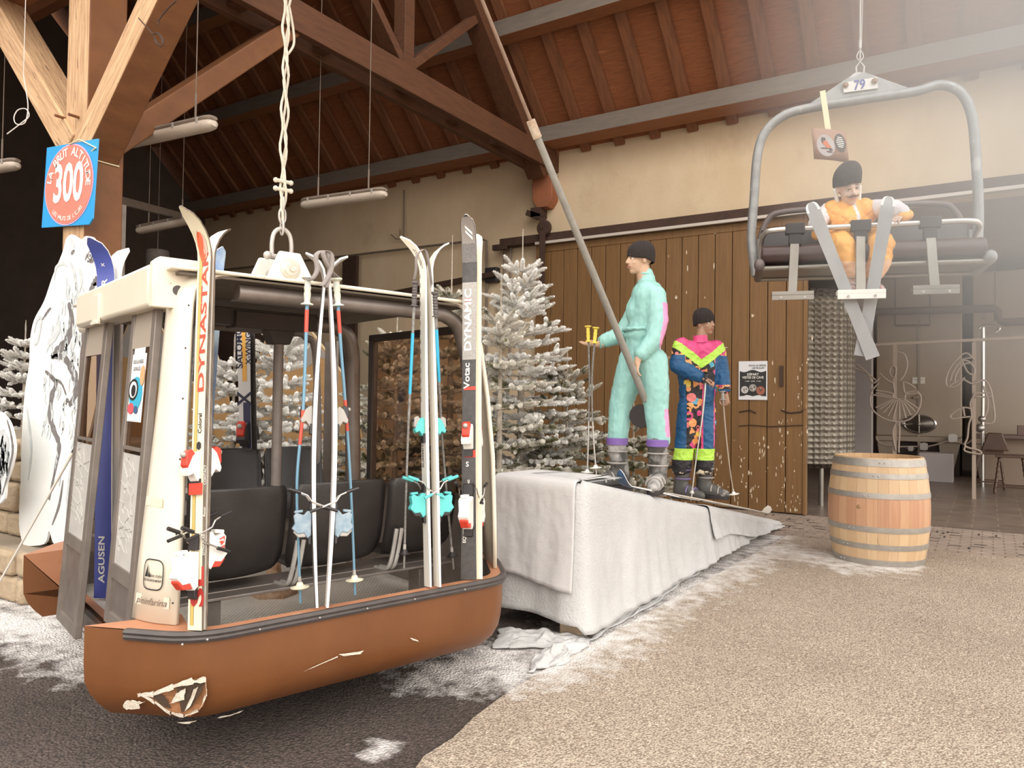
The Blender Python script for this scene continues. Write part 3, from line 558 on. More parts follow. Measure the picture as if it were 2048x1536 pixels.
# hanger on the roof
m = MB()
def plate(m, y, t=.03): m.prism([(-.22, 0), (.27, 0), (.20, .08), (.075, .30), (-.065, .30), (-.16, .08)], (.97, y, 2.27), (1, 0, 0), (0, 0, 1), -t)
plate(m, 1.30); plate(m, 1.62); m.aabb((.72, 1.28, 2.26), (1.24, 1.66, 2.285)); hg = build(m, 'hanger_plate', M('paint_worn', (.72, .70, .66), .5, c2=(.58, .56, .52), scale=9, c3=(.35, .22, .14), s3=12, t3=.68), cabin, True, bevel=.008)
m = MB(); m.lathe([(.0, -.04), (.02, -.042), (.022, -.03), (.045, -.028), (.05, -.018), (.06, -.016), (.066, -.008), (.068, 0)], (.975, 1.30, 2.46), (0, 1, 0), 28); build(MB().add([GM @ q for q in m.v], m.f), 'pivot_boss', M('brass_worn', (.52, .45, .36), .4, .5, c2=(.66, .62, .56), scale=30), hg)
m = MB(); m.cyl((.975, 1.28, 2.46), (.975, 1.66, 2.46), .03); build(MB().add([GM @ q for q in m.v], m.f), 'pivot_pin', galv, hg)
# shackle, chain and rope (own thing)
ptop = GM @ V((.985, 1.46, 2.56))
rope_m = M('rope_cream', (.66, .60, .50), .85, c2=(.54, .48, .39), scale=60, bump=.6, bscale=150)
rp0 = root('hoist_rope', ptop, 'pale twisted hoist rope running up from the gondola roof hanger', 'rope')
def rop(name, pts, r, mat, n=10, closed=False): mm = MB(); mm.tube(pts, r, n, closed=closed); return build(mm, name, mat, rp0)
rx, ry = ux, uy
shp = [ptop+rx*a+ZV*z for a, z in ((-.065, .0), (-.068, .08), (-.055, .15), (-.02, .185), (.02, .185), (.055, .15), (.068, .08), (.065, .0))]
rop('shackle', bez(shp, 4), .014, galv)
mm = MB(); mm.cyl(ptop-rx*.10, ptop+rx*.11, .016); mm.ell(ptop-rx*.095, .028); mm.cyl(ptop+rx*.07, ptop+rx*.10, .028, 6); build(mm, 'shackle_bolt', galv, rp0)
mm = MB(); lk = [V((math.cos(t)*.022, 0, math.sin(t)*.05)) for t in [2*math.pi*i/14 for i in range(14)]]
for j in range(3):
    c = ptop+ZV*(.20+j*.075); q = (rx if j % 2 else ry); mm.tube([c+q*p.x+ZV*p.z for p in lk], .008, 8, closed=True)
build(mm, 'chain', galv, rp0)
zr = ptop.z+.40; zt_ = 5.6
for s, ph in ((-.014, 0), (.004, 2), (.014, 4)):
    pts = []; nz_ = 60
    for i in range(nz_+1):
        z = zr-.16+(zt_-zr+.16)*i/nz_; wv_ = .008*math.sin(i*1.1+ph)+.005*math.sin(i*.37+ph*2); k = min(1, i/3); pts.append(V((ptop.x, ptop.y, z))+rx*(s*k+wv_)+ry*(.012*math.cos(i*1.1+ph)))
    rop('strand', pts, .0085, rope_m, 7)
mm = MB()
for dz in (0, .055): mm.tube([V((ptop.x, ptop.y, zr+.05+dz))+rx*a for a in (-.05, .055)], .013, 8); mm.ell(V((ptop.x, ptop.y, zr+.05+dz))-rx*.05, .017); mm.ell(V((ptop.x, ptop.y, zr+.05+dz))+rx*.055, .017)
build(mm, 'rope_clip', rope_m, rp0)
mm = MB(); lp = V((ptop.x, ptop.y, 4.02)); mm.tube(bez([lp+ZV*.22+rx*.02, lp+ZV*.08+rx*.05, lp+ZV*-.02+rx*.055, lp+ZV*-.1+rx*.015], 5), .008, 7); build(mm, 'loose_end', rope_m, rp0)
# ================================================================== SKIS AND POLES
ski_edge = M('ski_edge', (.10, .075, .06), .4, .2, c2=(.30, .24, .18), scale=60, stretch=(1, 1, .02))
chrome = M('chrome', (.62, .60, .57), .25, .9)
def col(name, c, rough=.45, **k): return M(name, c, rough, **k)
cwhite = col('plastic_white', (.80, .77, .72)); cred = col('plastic_red', (.62, .05, .025)); cblack = col('plastic_black', (.025, .02, .02)); cturq = col('plastic_turquoise', (.10, .50, .48)); cblue = col('plastic_blue', (.15, .235, .31), c2=(.32, .38, .42), scale=30); cgrey = col('plastic_grey', (.36, .33, .30))
cyel = col('plastic_yellow', (.78, .58, .08)); cneon = col('ivory', (.80, .74, .55))
class Ski:
    def __init__(s, label, P0, P1, N, w, th, tipL, tipO, mats, edge=ski_edge, group=None, bow=0, tipw=1, name='ski', wt=None, sole=None, cat='ski'):
        s.P0 = V(P0); s.P1 = V(P1); s.a = (s.P1-s.P0).normalized(); s.N = (N-s.a*N.dot(s.a)).normalized(); s.w = s.N.cross(s.a).normalized()
        s.L = (s.P1-s.P0).length; s.W = w; s.th = th; s.tipL = tipL; s.tipO = tipO; s.bow = bow; s.T = s.L+tipL
        s.root = root(name, s.P0, label, cat, group)
        n = 44; S = [s.T*i/n for i in range(n+1)]; m = MB()
        rows = []
        for q in S:
            c = s.ctr(q); nn = s.nrm(q); hw = s.hw(q); t = s.th*(.55+.45*math.sin(math.pi*min(1, q/s.L))) if q < s.L else s.th*.5
            rows.append([c-s.w*hw, c-s.w*hw+nn*t, c+s.w*hw+nn*t, c+s.w*hw])
        k = len(rows)
        for r in rows: m.v += r
        for i in range(k-1):
            for j, mi in ((0, 1), (1, 0), (2, 1), (3, 2)):
                m.f.append((i*4+j, i*4+(j+1) % 4, (i+1)*4+(j+1) % 4, (i+1)*4+j)); m.m.append(mi)
        m.f += [(3, 2, 1, 0), tuple((k-1)*4+j for j in range(4))]; m.m += [1, 1]
        build(m, 'ski_body', [mats, edge, sole or mats], s.root, smooth=30)
    def ctr(s, q):
        p = s.P0+s.a*min(q, s.L)
        if q < s.L: p += s.N*(s.bow*math.sin(math.pi*q/s.L))
        else:
            t = (q-s.L)/s.tipL; p += s.a*(s.tipL*t*(1-.18*t*t))+s.N*(s.tipO*t*t)
        return p
    def nrm(s, q):
        d = (s.ctr(q+.01)-s.ctr(max(0, q-.01))).normalized(); return d.cross(s.w).normalized()*(1 if d.cross(s.w).dot(s.N) > 0 else -1)
    def hw(s, q):
        h = s.W/2*(.88+.12*abs(2*q/s.L-1)**2) if q < s.L else s.W/2
        if q > s.T-.13: t = (q-(s.T-.13))/.13; h *= math.sqrt(max(0.02, 1-t**2.2))
        return h
    def at(s, q, l, lift=.0015):
        n = s.nrm(q); t = s.th*(.55+.45*math.sin(math.pi*min(1, q/s.L))) if q < s.L else s.th*.5
        return s.ctr(q)+s.w*(l*s.hw(q))+n*(t+lift)
    def stripe(s, m, q0, q1, l0, l1, k=0, lift=.0012, n=20):
        m.grid(2, n, lambda a, b: s.at(q0+(q1-q0)*b, l0+(l1-l0)*a, lift), k)
    def decor(s, m, mats, name='stripe'): return build(m, name, mats, s.root, smooth=0)
    def text(s, m, t, q, l, size, k=0, up=1, bold=.02, sx=1, lift=.002):
        p = s.at(q, l, lift); d = (s.at(q+.02, l, lift)-s.at(q-.02, l, lift)).normalized(); nn = s.nrm(q)
        m.text(t, p, d, nn.cross(d)*1, size, k, bold, sx)
    def binding(s, qt, qh, ct, ch, brake=cblack, sc_=1.0, qb=None, arm=.12, hb=None):
        def loc(m, q0, k=0): o = s.ctr(q0)+s.nrm(q0)*s.th; n = s.nrm(q0); return lambda a, h, l: o+s.a*a+n*h+s.w*l
        def prof(m, f, pts, w, k=0, l0=0):
            P = [f(a*sc_, h*sc_, -w/2*sc_+l0) for a, h in pts]; m.poly3(P, s.w*(w*sc_), k)
        m = MB(); f = loc(m, qt); prof(m, f, [(-.075, 0), (.06, 0), (.075, .018), (.05, .05), (.012, .068), (-.03, .085), (-.055, .075), (-.04, .045), (-.08, .02)], .058)
        prof(m, f, [(.0, .045), (.06, .03), (.085, .055), (.07, .085), (.0, .09), (-.02, .07)], .045, 1); tb = build(m, 'toe_binding', ct, s.root, bevel=.004)
        m = MB(); m.ell(f(.055*sc_, .09*sc_, 0), .016*sc_); build(m, 'toe_screw', galv if ct[0] != cturq else cblack, tb); m = MB(); m.box(f(-.095*sc_, .006, 0), (.05, .012, .05), s.w, s.N, s.a); build(m, 'toe_pad', cblack, tb)
        m = MB(); f = loc(m, qh); prof(m, f, [(-.09, 0), (.08, 0), (.085, .03), (.055, .055), (.075, .105), (.055, .125), (.0, .115), (-.035, .135), (-.075, .095), (-.07, .05), (-.11, .025)], .062)
        prof(m, f, [(-.10, .035), (-.02, .045), (-.01, .09), (-.06, .125), (-.10, .09)], .05, 1); prof(m, f, [(.075, .06), (.095, .06), (.09, .12), (.07, .12)], .04, 0)
        hb_ = build(m, 'heel_binding', ch, s.root, bevel=.004)
        m = MB(); prof(m, f, [(-.155, 0), (-.09, 0), (-.09, .022), (-.15, .018)], .05); build(m, 'heel_track', cblack, hb_, bevel=.002); m = MB(); prof(m, f, [(.09, 0), (.16, 0), (.155, .014), (.09, .02)], .06); build(m, 'heel_plate', cblack, hb_, bevel=.002)
        if brake:
            q0 = qb or qh+.1
            for sg in (-1, 1):
                f = loc(m, q0); m = MB(); m.tube([f(.03, .02, sg*s.W*.56), f(0, -.0, sg*s.W*.58), f(-.045, -arm*.8, sg*s.W*.62)], .004, 7, k=0); m.tube([f(-.03, -arm*.5, sg*s.W*.61), f(-.05, -arm*.95, sg*s.W*.63)], .008, 8, k=1)
                m.tube([f(.03, .02, sg*s.W*.56), f(.055, .075, sg*s.W*.5)], .004, 7, k=0); m.tube([f(.045, .05, sg*s.W*.5), f(.065, .11, sg*s.W*.5)], .009, 8, k=1); build(m, 'brake_arm', [chrome, brake], s.root)
LV = lambda u: 1271-(u-392)*.205
def baseP(u, y=.045, z=.628): p = gY(u, LV(u), y); return GM @ V((p.x, y, z))
def topP(u, v, y=.28): return GM @ gY(u, v, y)
def sideN(P, deg, left=True):       # a horizontal direction turned away from the camera by deg, to the picture's left or right
    c = (CAM-P); c.z = 0; c.normalize(); a = R(deg)*(-1 if left else 1); return V((c.x*math.cos(a)-c.y*math.sin(a), c.x*math.sin(a)+c.y*math.cos(a), 0))
cream_s = M('ski_cream', (.78, .72, .56), .35, c2=(.70, .62, .44), scale=3, c3=(.45, .36, .24), s3=9, t3=.70); whit_s = M('ski_white', (.80, .77, .70), .35, c2=(.72, .68, .60), scale=4, c3=(.45, .40, .33), s3=14, t3=.70)
# --- pair 1, cream racing skis at the corner pillar
b0 = baseP(394); t0 = topP(413, 520); N1 = sideN(b0, 48, True)
s = Ski('cream ski with red lettering and gold stripe, left front of the gondola rim', b0+N1*.004, t0+N1*.004, N1, .084, .017, .26, .15, cream_s, M('ski_edge_black', (.03, .025, .025), .4, c2=(.25, .18, .12), scale=80, stretch=(1, 1, .01)), group=None)
m = MB(); s.stripe(m, .02, 1.05, .18, .62, 0); s.stripe(m, 1.05, 1.75, .25, .60, 0); s.stripe(m, .02, 1.8, .62, .66, 1, .0016); s.stripe(m, .02, 1.8, .14, .18, 1, .0016)
s.decor(m, [M('stripe_gold', (.48, .32, .06), .45, c2=(.62, .46, .16), scale=40, stretch=(1, 1, 6)), M('stripe_dark', (.16, .12, .05), .4)])
m = MB(); s.text(m, 'DYNASTAR', 1.36, -.30, .052, 0, sx=2.5, bold=.02); s.text(m, 'SL', .18, -.45, .11, 1, sx=1.6, bold=.03); s.decor(m, [M('letter_red', (.55, .06, .03), .45), M('letter_dark_red', (.40, .03, .025), .45)], 'lettering')
m = MB(); n_ = 20
P = [s.at(s.T-.20+.075*math.cos(2*math.pi*i/n_), .05+.62*math.sin(2*math.pi*i/n_), .003) for i in range(n_)]; m.add(P, [tuple(range(n_))]); m.add([s.at(s.T-.20+.06*math.cos(t), -.35+.3*math.sin(t), .0045) for t in [2*math.pi*i/12 for i in range(12)]], [tuple(range(12))], 1)
s.decor(m, [M('emblem_red', (.66, .12, .05), .4), M('emblem_pink', (.62, .35, .28), .4)], 'tip_emblem')
m = MB(); s.text(m, 'Coloral', .89, -.3, .03, 0, sx=1); m.add([s.at(.79+.02*math.cos(t), -.2+.42*math.sin(t), .003) for t in [2*math.pi*i/6 for i in range(6)]], [tuple(range(6))]); s.decor(m, [blk], 'small_print')
for q, t_ in ((.62, 'CONTACT'), (.33, 'DYNASTAR')):
    pass
s.binding(.70, .26, [cwhite, cred], [cwhite, cred], sc_=.85, qb=.37, arm=.15)
m = MB(); m.box(s.at(.60, 0, .008), (.07, .05, .012), s.w, s.a); s.decor(m, cred, 'anti_slip_pad')
m = MB(); e0 = s.ctr(.62)+s.w*(s.hw(.6)+.0015)+s.N*.008
sd_ = 1 if s.w.dot(RT) > 0 else -1
for q, t_ in ((.66, 'CONTACT'), (.36, 'DYNASTAR'), (.50, 'Racer')): m.text(t_, s.ctr(q)+s.w*(sd_*(s.hw(q)+.001))+s.N*.008, s.a, (s.w*sd_).cross(s.a), .018, 0, .01)
s.decor(m, white, 'side_lettering')
s = Ski('cream ski with red tip patches, back to back behind the lettered cream ski', b0-N1*.006, t0-N1*.006, -N1, .084, .017, .24, .13, cream_s, bpy.data.materials['ski_edge_black'], sole=M('sole_white', (.76, .73, .70), .4, c2=(.66, .62, .58), scale=8))
m = MB(); s.stripe(m, s.T-.14, s.T-.06, -.9, .9, 0); s.decor(m, [bpy.data.materials['emblem_red']], 'tip_emblem')
s.binding(.72, .34, [cwhite, cred], [cwhite, cred], sc_=.85, qb=.43, arm=.15)
m = MB(); m.text('747', s.ctr(.36)+s.N*.09+s.w*(-sd_*-.0325)*(-1), s.a, s.N, .04, 0, .02); s.decor(m, cred, 'binding_number')
# --- pair 2, narrow white skis seen edge on
b0 = baseP(640); b1 = baseP(650); t0 = topP(651, 560, .27); N2 = sideN(b0, 84, True)
graphite = M('ski_graphite', (.22, .20, .19), .4, c2=(.14, .12, .12), scale=8)
wedge = M('ski_side_white', (.80, .77, .74), .4, c2=(.72, .66, .62), scale=6, stretch=(1, 1, .1))
a2 = Ski('narrow white-edged ski with grey tip, left one between the blue poles', b0-RV*.012, t0-RV*.001, N2, .075, .020, .17, .10, graphite, wedge, bow=.028, sole=wedge); a2.binding(.92, .40, [cgrey, cblack], [cblue, cgrey], sc_=.68, qb=.50, arm=.13)
c2 = Ski('narrow white-edged ski with grey tip, right one between the blue poles', b0+RV*.026, t0+RV*.012, -N2, .075, .020, .17, .10, graphite, wedge, bow=.028, sole=wedge); c2.binding(.92, .40, [cgrey, cblack], [cblue, cgrey], sc_=.68, qb=.50, arm=.13)
# --- pair 3, white skis with turquoise bindings
b0 = baseP(862); t0 = topP(850, 548, .27); N3 = sideN(b0, 66, True)
a3 = Ski('white ski with turquoise binding and curved tip, left one of its pair', b0-RV*.012, t0-RV*.006, N3, .078, .017, .25, .14, whit_s, wedge, sole=whit_s); a3.binding(.86, .44, [cturq, cgrey], [cturq, cblack], brake=cturq, sc_=.68, qb=.52, arm=.10)
m = MB(); a3.stripe(m, a3.T-.22, a3.T-.10, -.3, -.1); a3.stripe(m, a3.T-.20, a3.T-.09, .1, .3)
for i in range(14): a3.stripe(m, 1.0+i*.055, 1.0+i*.055+.028, .70, .86)
a3.text(m, 'SUMMIT', .70, .3, .03, 0, sx=1.2); a3.decor(m, [M('print_grey', (.16, .13, .10), .5)], 'print')
c3_ = Ski('white ski with turquoise binding, right one of its pair', b0+RV*.030, t0+RV*.022, -N3, .078, .017, .25, .13, whit_s, wedge, sole=whit_s); c3_.binding(.86, .44, [cturq, cgrey], [cturq, cblack], brake=cturq, sc_=.68, qb=.52, arm=.10)
# --- pair 4, black ski facing the camera with a white one behind
b0 = baseP(938); t0 = topP(940, 545, .26); N4 = sideN(b0, 14, True)
blackski = M('ski_black', (.035, .03, .028), .35, c2=(.07, .06, .055), scale=30)
a4 = Ski('black ski with white and red lettering at right end of gondola rim', b0, t0, N4, .092, .014, .40, .10, blackski, whit_s, sole=whit_s)
m = MB(); a4.stripe(m, 1.25, 1.72, -.98, .98, 0); a4.stripe(m, a4.T-.34, a4.T-.22, -.98, .98, 1); a4.stripe(m, a4.T-.22, a4.T-.02, -.9, .9, 2, n=24)
a4.decor(m, [M('ski_grey_speckle', (.28, .26, .24), .4, c2=(.44, .41, .38), scale=90), M('ski_dark_speckle', (.08, .07, .065), .4, c2=(.20, .18, .17), scale=120), M('ski_tip_grey', (.24, .21, .19), .35)], 'top_sheet')
m = MB()
for o_ in (0, .035): P = [a4.at(a4.T-.20+o_+a_, l_, .004) for a_, l_ in ((0, -.55), (.02, -.55), (.075, .35), (.055, .35))]; m.add(P, [(0, 1, 2, 3)])
a4.text(m, 'DYNAMIC', 1.49, .15, .058, 0, sx=1.45, bold=.03, lift=.003); a4.text(m, 'Votac', 1.155, .3, .05, 0, sx=1.3, lift=.003); a4.decor(m, white, 'lettering')
m = MB(); a4.stripe(m, 1.07, 1.09, -.98, .7, 0, .002); a4.stripe(m, .68, .72, -.98, .6, 0, .002); a4.text(m, 'VR', 1.60, .3, .04, 0, lift=.003); a4.decor(m, cred, 'red_marks')
m = MB(); m.text('S', a4.at(.64, .2, .002), a4.w*(1 if a4.w.dot(RT) > 0 else -1), a4.a, .04, 0, .02); a4.text(m, 'RACING', .52, 0, .018, 0, lift=.002); a4.text(m, 'EQUIPE 38', .26, .55, .026, 0, lift=.002); a4.decor(m, white, 'small_print')
a4.binding(.80, .38, [cwhite, cred], [cwhite, cred], sc_=.95, qb=.47, arm=.10)
b4 = Ski('cream ski with white tip, back to back behind the black ski', b0-N4*.014+RV*.030, t0-N4*.014+RV*.024, -N4, .085, .016, .33, .07, whit_s, wedge, sole=cream_s); b4.binding(.80, .38, [cwhite, cred], [cwhite, cred], sc_=.95, qb=.47, arm=.10)
# --- blue ski and its white mate at the far door corner
b0 = GM @ (gZ(207, 1196, .325)); t0 = GM @ gY(213, 560, (GI @ b0).y+.05); N5 = sideN(b0, 36, True)
bluesk = M('ski_blue', (.055, .075, .30), .35, c2=(.08, .10, .36), scale=5)
a5 = Ski('dark blue ski with white lettering rising behind the cabin door header', b0, t0, N5, .125, .014, .30, .17, bluesk, wedge)
m = MB(); a5.text(m, 'DYNASTAR', a5.L-.18, .1, .055, 0, sx=1.3); a5.text(m, 'X', a5.L+.10, .1, .03, 0); a5.text(m, 'AGUSEN', .25, .1, .06, 0, sx=1.3); a5.decor(m, white, 'lettering')
b5 = Ski('pale grey ski, back to back behind the dark blue ski', b0-N5*.012+RV*.035, t0-N5*.012+RV*.035, -N5, .11, .014, .30, .15, whit_s, wedge, sole=M('sole_grey', (.58, .57, .55), .4))
# --- far side: white, orange and black pair, and a blue one
b0 = GM @ gY(497, 1000, 2.66); b0.z = .64; t0 = GM @ gY(488, 668, 2.63); N6 = sideN(b0, 22, True)
a6 = Ski('white ski with orange panel and black lettering behind the rear seats', b0, t0, N6, .11, .016, .30, .08, M('ski_silver', (.66, .64, .62), .35), blackski)
m = MB(); a6.stripe(m, 1.12, 1.7, -.42, .30, 0, .002); a6.stripe(m, .56, .95, -.95, .25, 1, .002); a6.decor(m, [M('panel_orange', (.78, .32, .03), .4, c2=(.85, .55, .15), scale=6), M('panel_navy', (.03, .03, .08), .4)], 'panel')
m = MB(); a6.text(m, 'SALOMON', 1.42, .65, .075, 0, sx=1.1); a6.text(m, 'X-WING', 1.38, -.72, .06, 0, sx=1.1); a6.text(m, 'X', .98, -.1, .16, 0, bold=.02, sx=1); a6.decor(m, [M('ink_navy', (.02, .02, .05), .4)], 'lettering')
a6.binding(.70, .38, [cblack, cred], [cblack, cblack], brake=None, sc_=1.25)
b6 = Ski('black-edged ski, back to back behind the white and orange ski', b0-N6*.016+RV*.03, t0-N6*.016+RV*.03, -N6, .10, .016, .30, .08, blackski, blackski); b6.binding(.70, .38, [cblack, cgrey], [cblack, cblack], brake=None, sc_=1.1)
b0 = GM @ gY(402, 1000, 2.66); b0.z = .64; t0 = GM @ gY(436, 540, 2.60)
Ski('blue ski with pale clear tip showing above the gondola roof', b0, t0, sideN(b0, 30, False), .09, .014, .22, .04, M('ski_bright_blue', (.10, .20, .55), .35, c2=(.50, .62, .66), scale=6), wedge)
# --- poles
def pole_(label, top, pts, shaft, r=.008, grip='blue', basket=cneon, gl=.13, bands=(), group=None, hanging=True, br=.045, cat='ski pole', gm=None):
    P = [V(p) for p in pts]; top = V(top); rt = root('ski_pole', P[-1], label, cat, group); d = (top-P[0]).normalized()
    allp = bez([top]+P, 6); n = len(allp); m = MB(); m.tube(allp, [r*(1-.35*i/(n-1)) for i in range(n)], 9); build(m, 'shaft', shaft, rt)
    g0 = allp[0]; d = (allp[0]-allp[3]).normalized(); m = MB()
    if grip == 'ribbed': pr = [(0, gl+.012), (.020, gl+.010), (.021, gl), (.013, gl-.01)]+[(.0125+.003*(i % 2), gl-.012-i*.008) for i in range(int((gl-.03)/.008))]+[(.013, .01), (.022, .004), (.022, 0), (0, 0)]
    else: pr = [(0, gl+.014), (.030, gl+.012), (.031, gl+.004), (.017, gl-.006), (.015, gl-.03), (.018, gl-.045), (.015, gl-.06), (.018, gl-.075), (.014, .02), (.016, .012), (.031, .006), (.031, 0), (0, -.001)]
    k = [0]*len(pr)
    m.lathe(pr, g0-d*.0, d, n=14); gp_ = build(m, 'grip', gm or cneon, rt, smooth=30)
    # tip, basket
    e = allp[-1]; dd = (allp[-2]-allp[-1]).normalized(); m = MB(); c = e+dd*.075; m.lathe([(.004, .012), (.012, .016), (.012, .028), (.02, .01), (br, .0), (br*1.02, .003), (.016, .004)], c, dd, n=16)
    build(m, 'basket', basket, rt, smooth=30); m = MB(); m.tube([e+dd*.012, e], [.006, .002], 8); m.lathe([(.010, .09), (.008, .13)], e, dd, n=8); build(m, 'tip', galv, rt)
    for q0, q1, mt in bands:
        i0, i1 = int(q0*(n-1)), max(int(q0*(n-1))+1, int(q1*(n-1))); m = MB(); m.tube(allp[i0:i1+1], [r*(1-.35*i/(n-1))+.0009 for i in range(i0, i1+1)], 9); build(m, 'colour_band', mt, rt)
    return rt
def gp3(u, v, y): return GM @ gY(u, v, y)
sblue = M('shaft_blue', (.18, .34, .46), .35, .2); bandr = M('band_red', (.62, .09, .06), .4); gblue = M('grip_blue_ivory', (.42, .50, .52), .4, c2=(.74, .68, .50), scale=14)
pole_('blue ski pole with ivory basket, left of the narrow white skis', gp3(614, 610, .20), [gp3(611, 700, .20), gp3(606, 820, .2), gp3(594, 960, .2), gp3(597, 1090, .19), gp3(601, 1206, .18)], sblue, .0095, bands=[(.05, .16, bandr), (.42, .52, bandr)], gm=gblue)
pole_('blue ski pole with ivory basket, right of the narrow white skis', gp3(676, 612, .20), [gp3(682, 700, .20), gp3(690, 800, .2), gp3(699, 930, .2), gp3(706, 1080, .19), gp3(710, 1190, .18)], sblue, .0095, bands=[(.05, .16, bandr), (.42, .52, bandr)], gm=gblue)
sblack = M('shaft_black', (.03, .025, .025), .35, c2=(.4, .38, .35), scale=60, contrast=-.2); tqb = M('band_cyan', (.04, .40, .62), .4); brg = M('grip_black', (.10, .085, .08), .5)
pole_('black ski pole with cyan band, left of the turquoise bound skis', gp3(828, 613, .20), [gp3(822, 740, .2), gp3(815, 900, .2), gp3(808, 1136, .2)], sblack, .009, 'ribbed', cblack, bands=[(.18, .46, tqb)], br=.03, gm=brg)
pole_('black ski pole with cyan band, right of the turquoise bound skis', gp3(872, 634, .14), [gp3(877, 740, .16), gp3(886, 900, .24), gp3(907, 1138, .24)], sblack, .009, 'ribbed', cblack, bands=[(.15, .40, tqb)], br=.03, gm=brg)
pole_('black ski pole leaning just left of the cream lettered ski', gp3(390, 650, .42), [gp3(384, 740, .42), gp3(376, 830, .42), gp3(370, 1030, .42)], sblack, .009, 'ribbed', cblack, br=.03, gm=brg)
# wrist straps looped over the ski tips
strapm = M('strap_grey', (.34, .30, .28), .7, c2=(.24, .21, .20), scale=20)
def strap(label, pts, w=.012):
    P = bez([gp3(*p) for p in pts], 6); m = MB(); m.grid(2, len(P), lambda a, b: P[round(b*(len(P)-1))]+RT*((a-.5)*w*2)+FV*.004*a); return build(m, 'wrist_strap', strapm, None, solid=.003, label=label, cat='strap', smooth=60)
strap('grey pole strap looped left over the crossed narrow ski tips', [(612, 555, .20), (622, 560, .16), (634, 540, .14), (632, 510, .14), (650, 503, .14), (660, 535, .14), (652, 575, .14)])
strap('grey pole strap looped right over the crossed narrow ski tips', [(676, 555, .20), (664, 545, .15), (650, 520, .13), (646, 502, .13), (662, 508, .13), (662, 540, .13), (644, 572, .14)])
strap('black pole strap hooked over the turquoise bound skis', [(828, 560, .2), (832, 540, .17), (834, 510, .15), (850, 500, .14), (858, 530, .16), (864, 576, .22)], .007)
# ================================================================== FIXTURES OF THE BUILDING
paint = M('door_planks', (.205, .105, .034), .6, c2=(.145, .07, .022), scale=2.5, stretch=(9, 1, .5), bump=.25, c3=(.09, .045, .02), s3=2.2, t3=.64)
pg = M('groove', (.05, .02, .01), .9)
D0, D1 = -6.82, -2.27
dr = MB(); nb = 17; wb = (D1-D0)/nb
for i in range(nb): dr.aabb((D0+i*wb+.006, 11.50, .04), (D0+(i+1)*wb-.006, 11.56, 4.40))
dr.aabb((D0, 11.53, .04), (D1, 11.60, 4.40), 1)
door = build(dr, 'door_1', [paint, pg], kind='structure', bevel=.004)
m = MB(); m.aabb((D1-.02, 11.48, .03), (D1+.02, 11.61, 4.42)); m.aabb((D0-.02, 11.49, 4.28), (D1+.02, 11.50, 4.40)); m.aabb((D0-.02, 11.48, .03), (D0+.03, 11.61, 4.42)); build(m, 'door_edge', paint, door, bevel=.004)
rr = random.Random(11); m = MB()
def flake(u, v, su, sv):
    n_ = rr.randint(5, 8); P = [onY(u+su*math.cos(6.283*i/n_)*rr.uniform(.5, 1), v+sv*math.sin(6.283*i/n_)*rr.uniform(.5, 1), 11.497) for i in range(n_)]; m.add(P, [tuple(range(n_))])
for u, v, a, b in ((1352, 595, 3, 5), (1373, 505, 1.5, 6), (1375, 535, 1.8, 9), (1428, 532, 2, 8), (1373, 585, 1.5, 5), (1505, 631, 4, 4.5), (1410, 595, 1.5, 4), (1337, 512, 1, 4), (1545, 726, 2, 6), (1550, 760, 2, 9), (1548, 790, 1.3, 4), (1452, 695, 4, 1.3), (1430, 467, 3, 1), (1338, 715, 1, 4)): flake(u, v, a, b)
for i in range(130):
    c = rr.choice(((1480, 930), (1525, 910), (1565, 870), (1605, 760), (1608, 850), (1500, 985), (1590, 985), (1440, 960), (1560, 985))); flake(rr.gauss(c[0], 7), min(1020, rr.gauss(c[1], 32)), rr.uniform(.6, 2.3), rr.uniform(1, 7))
build(m, 'paint_flakes', M('bare_wood_chip', (.72, .62, .48), .8, c2=(.5, .38, .25), scale=30), door, smooth=0)['kind'] = 'stuff'
m = MB()
for pts, r in (([(1563, 820), (1580, 826), (1600, 824), (1612, 818)], .012), ([(1478, 852), (1500, 850), (1540, 853), (1612, 850)], .007), ([(1478, 824), (1500, 820), (1512, 826)], .01)): m.tube([onY(u, v, 11.49) for u, v in pts], r, 7)
m.aabb((D1-.35, 11.47, 1.9), (D1-.30, 11.5, 2.2)); build(m, 'door_latch_bars', M('old_iron', (.07, .04, .025), .8, .3), door)
rail = M('rail_iron', (.075, .038, .024), .75, .2, c2=(.045, .025, .018), scale=8)
m = MB(); m.aabb((-7.6, 11.44, 4.46), (3.5, 11.66, 4.60)); m.aabb((-7.75, 11.42, 4.40), (-7.45, 11.5, 4.50)); S(m, 'trim_door_rail', rail)
m = MB(); m.aabb((D0, 11.40, 4.41), (3.5, 11.46, 4.455)); S(m, 'trim_door_track', M('track_pale', (.52, .46, .40), .6))
def hanger(X, z, dz=.9):
    m = MB(); m.lathe([(0, -.04), (.13, -.04), (.14, -.02), (.14, .02), (.13, .04), (0, .04)], (X, 11.38, z), (0, 1, 0), 20); m.aabb((X-.05, 11.30, z-dz), (X+.05, 11.34, z+.16)); m.cyl((X, 11.28, z), (X, 11.4, z), .035); S(m, 'trim_pulley_hanger', rail)
hanger(-6.62, 4.68, 1.5)
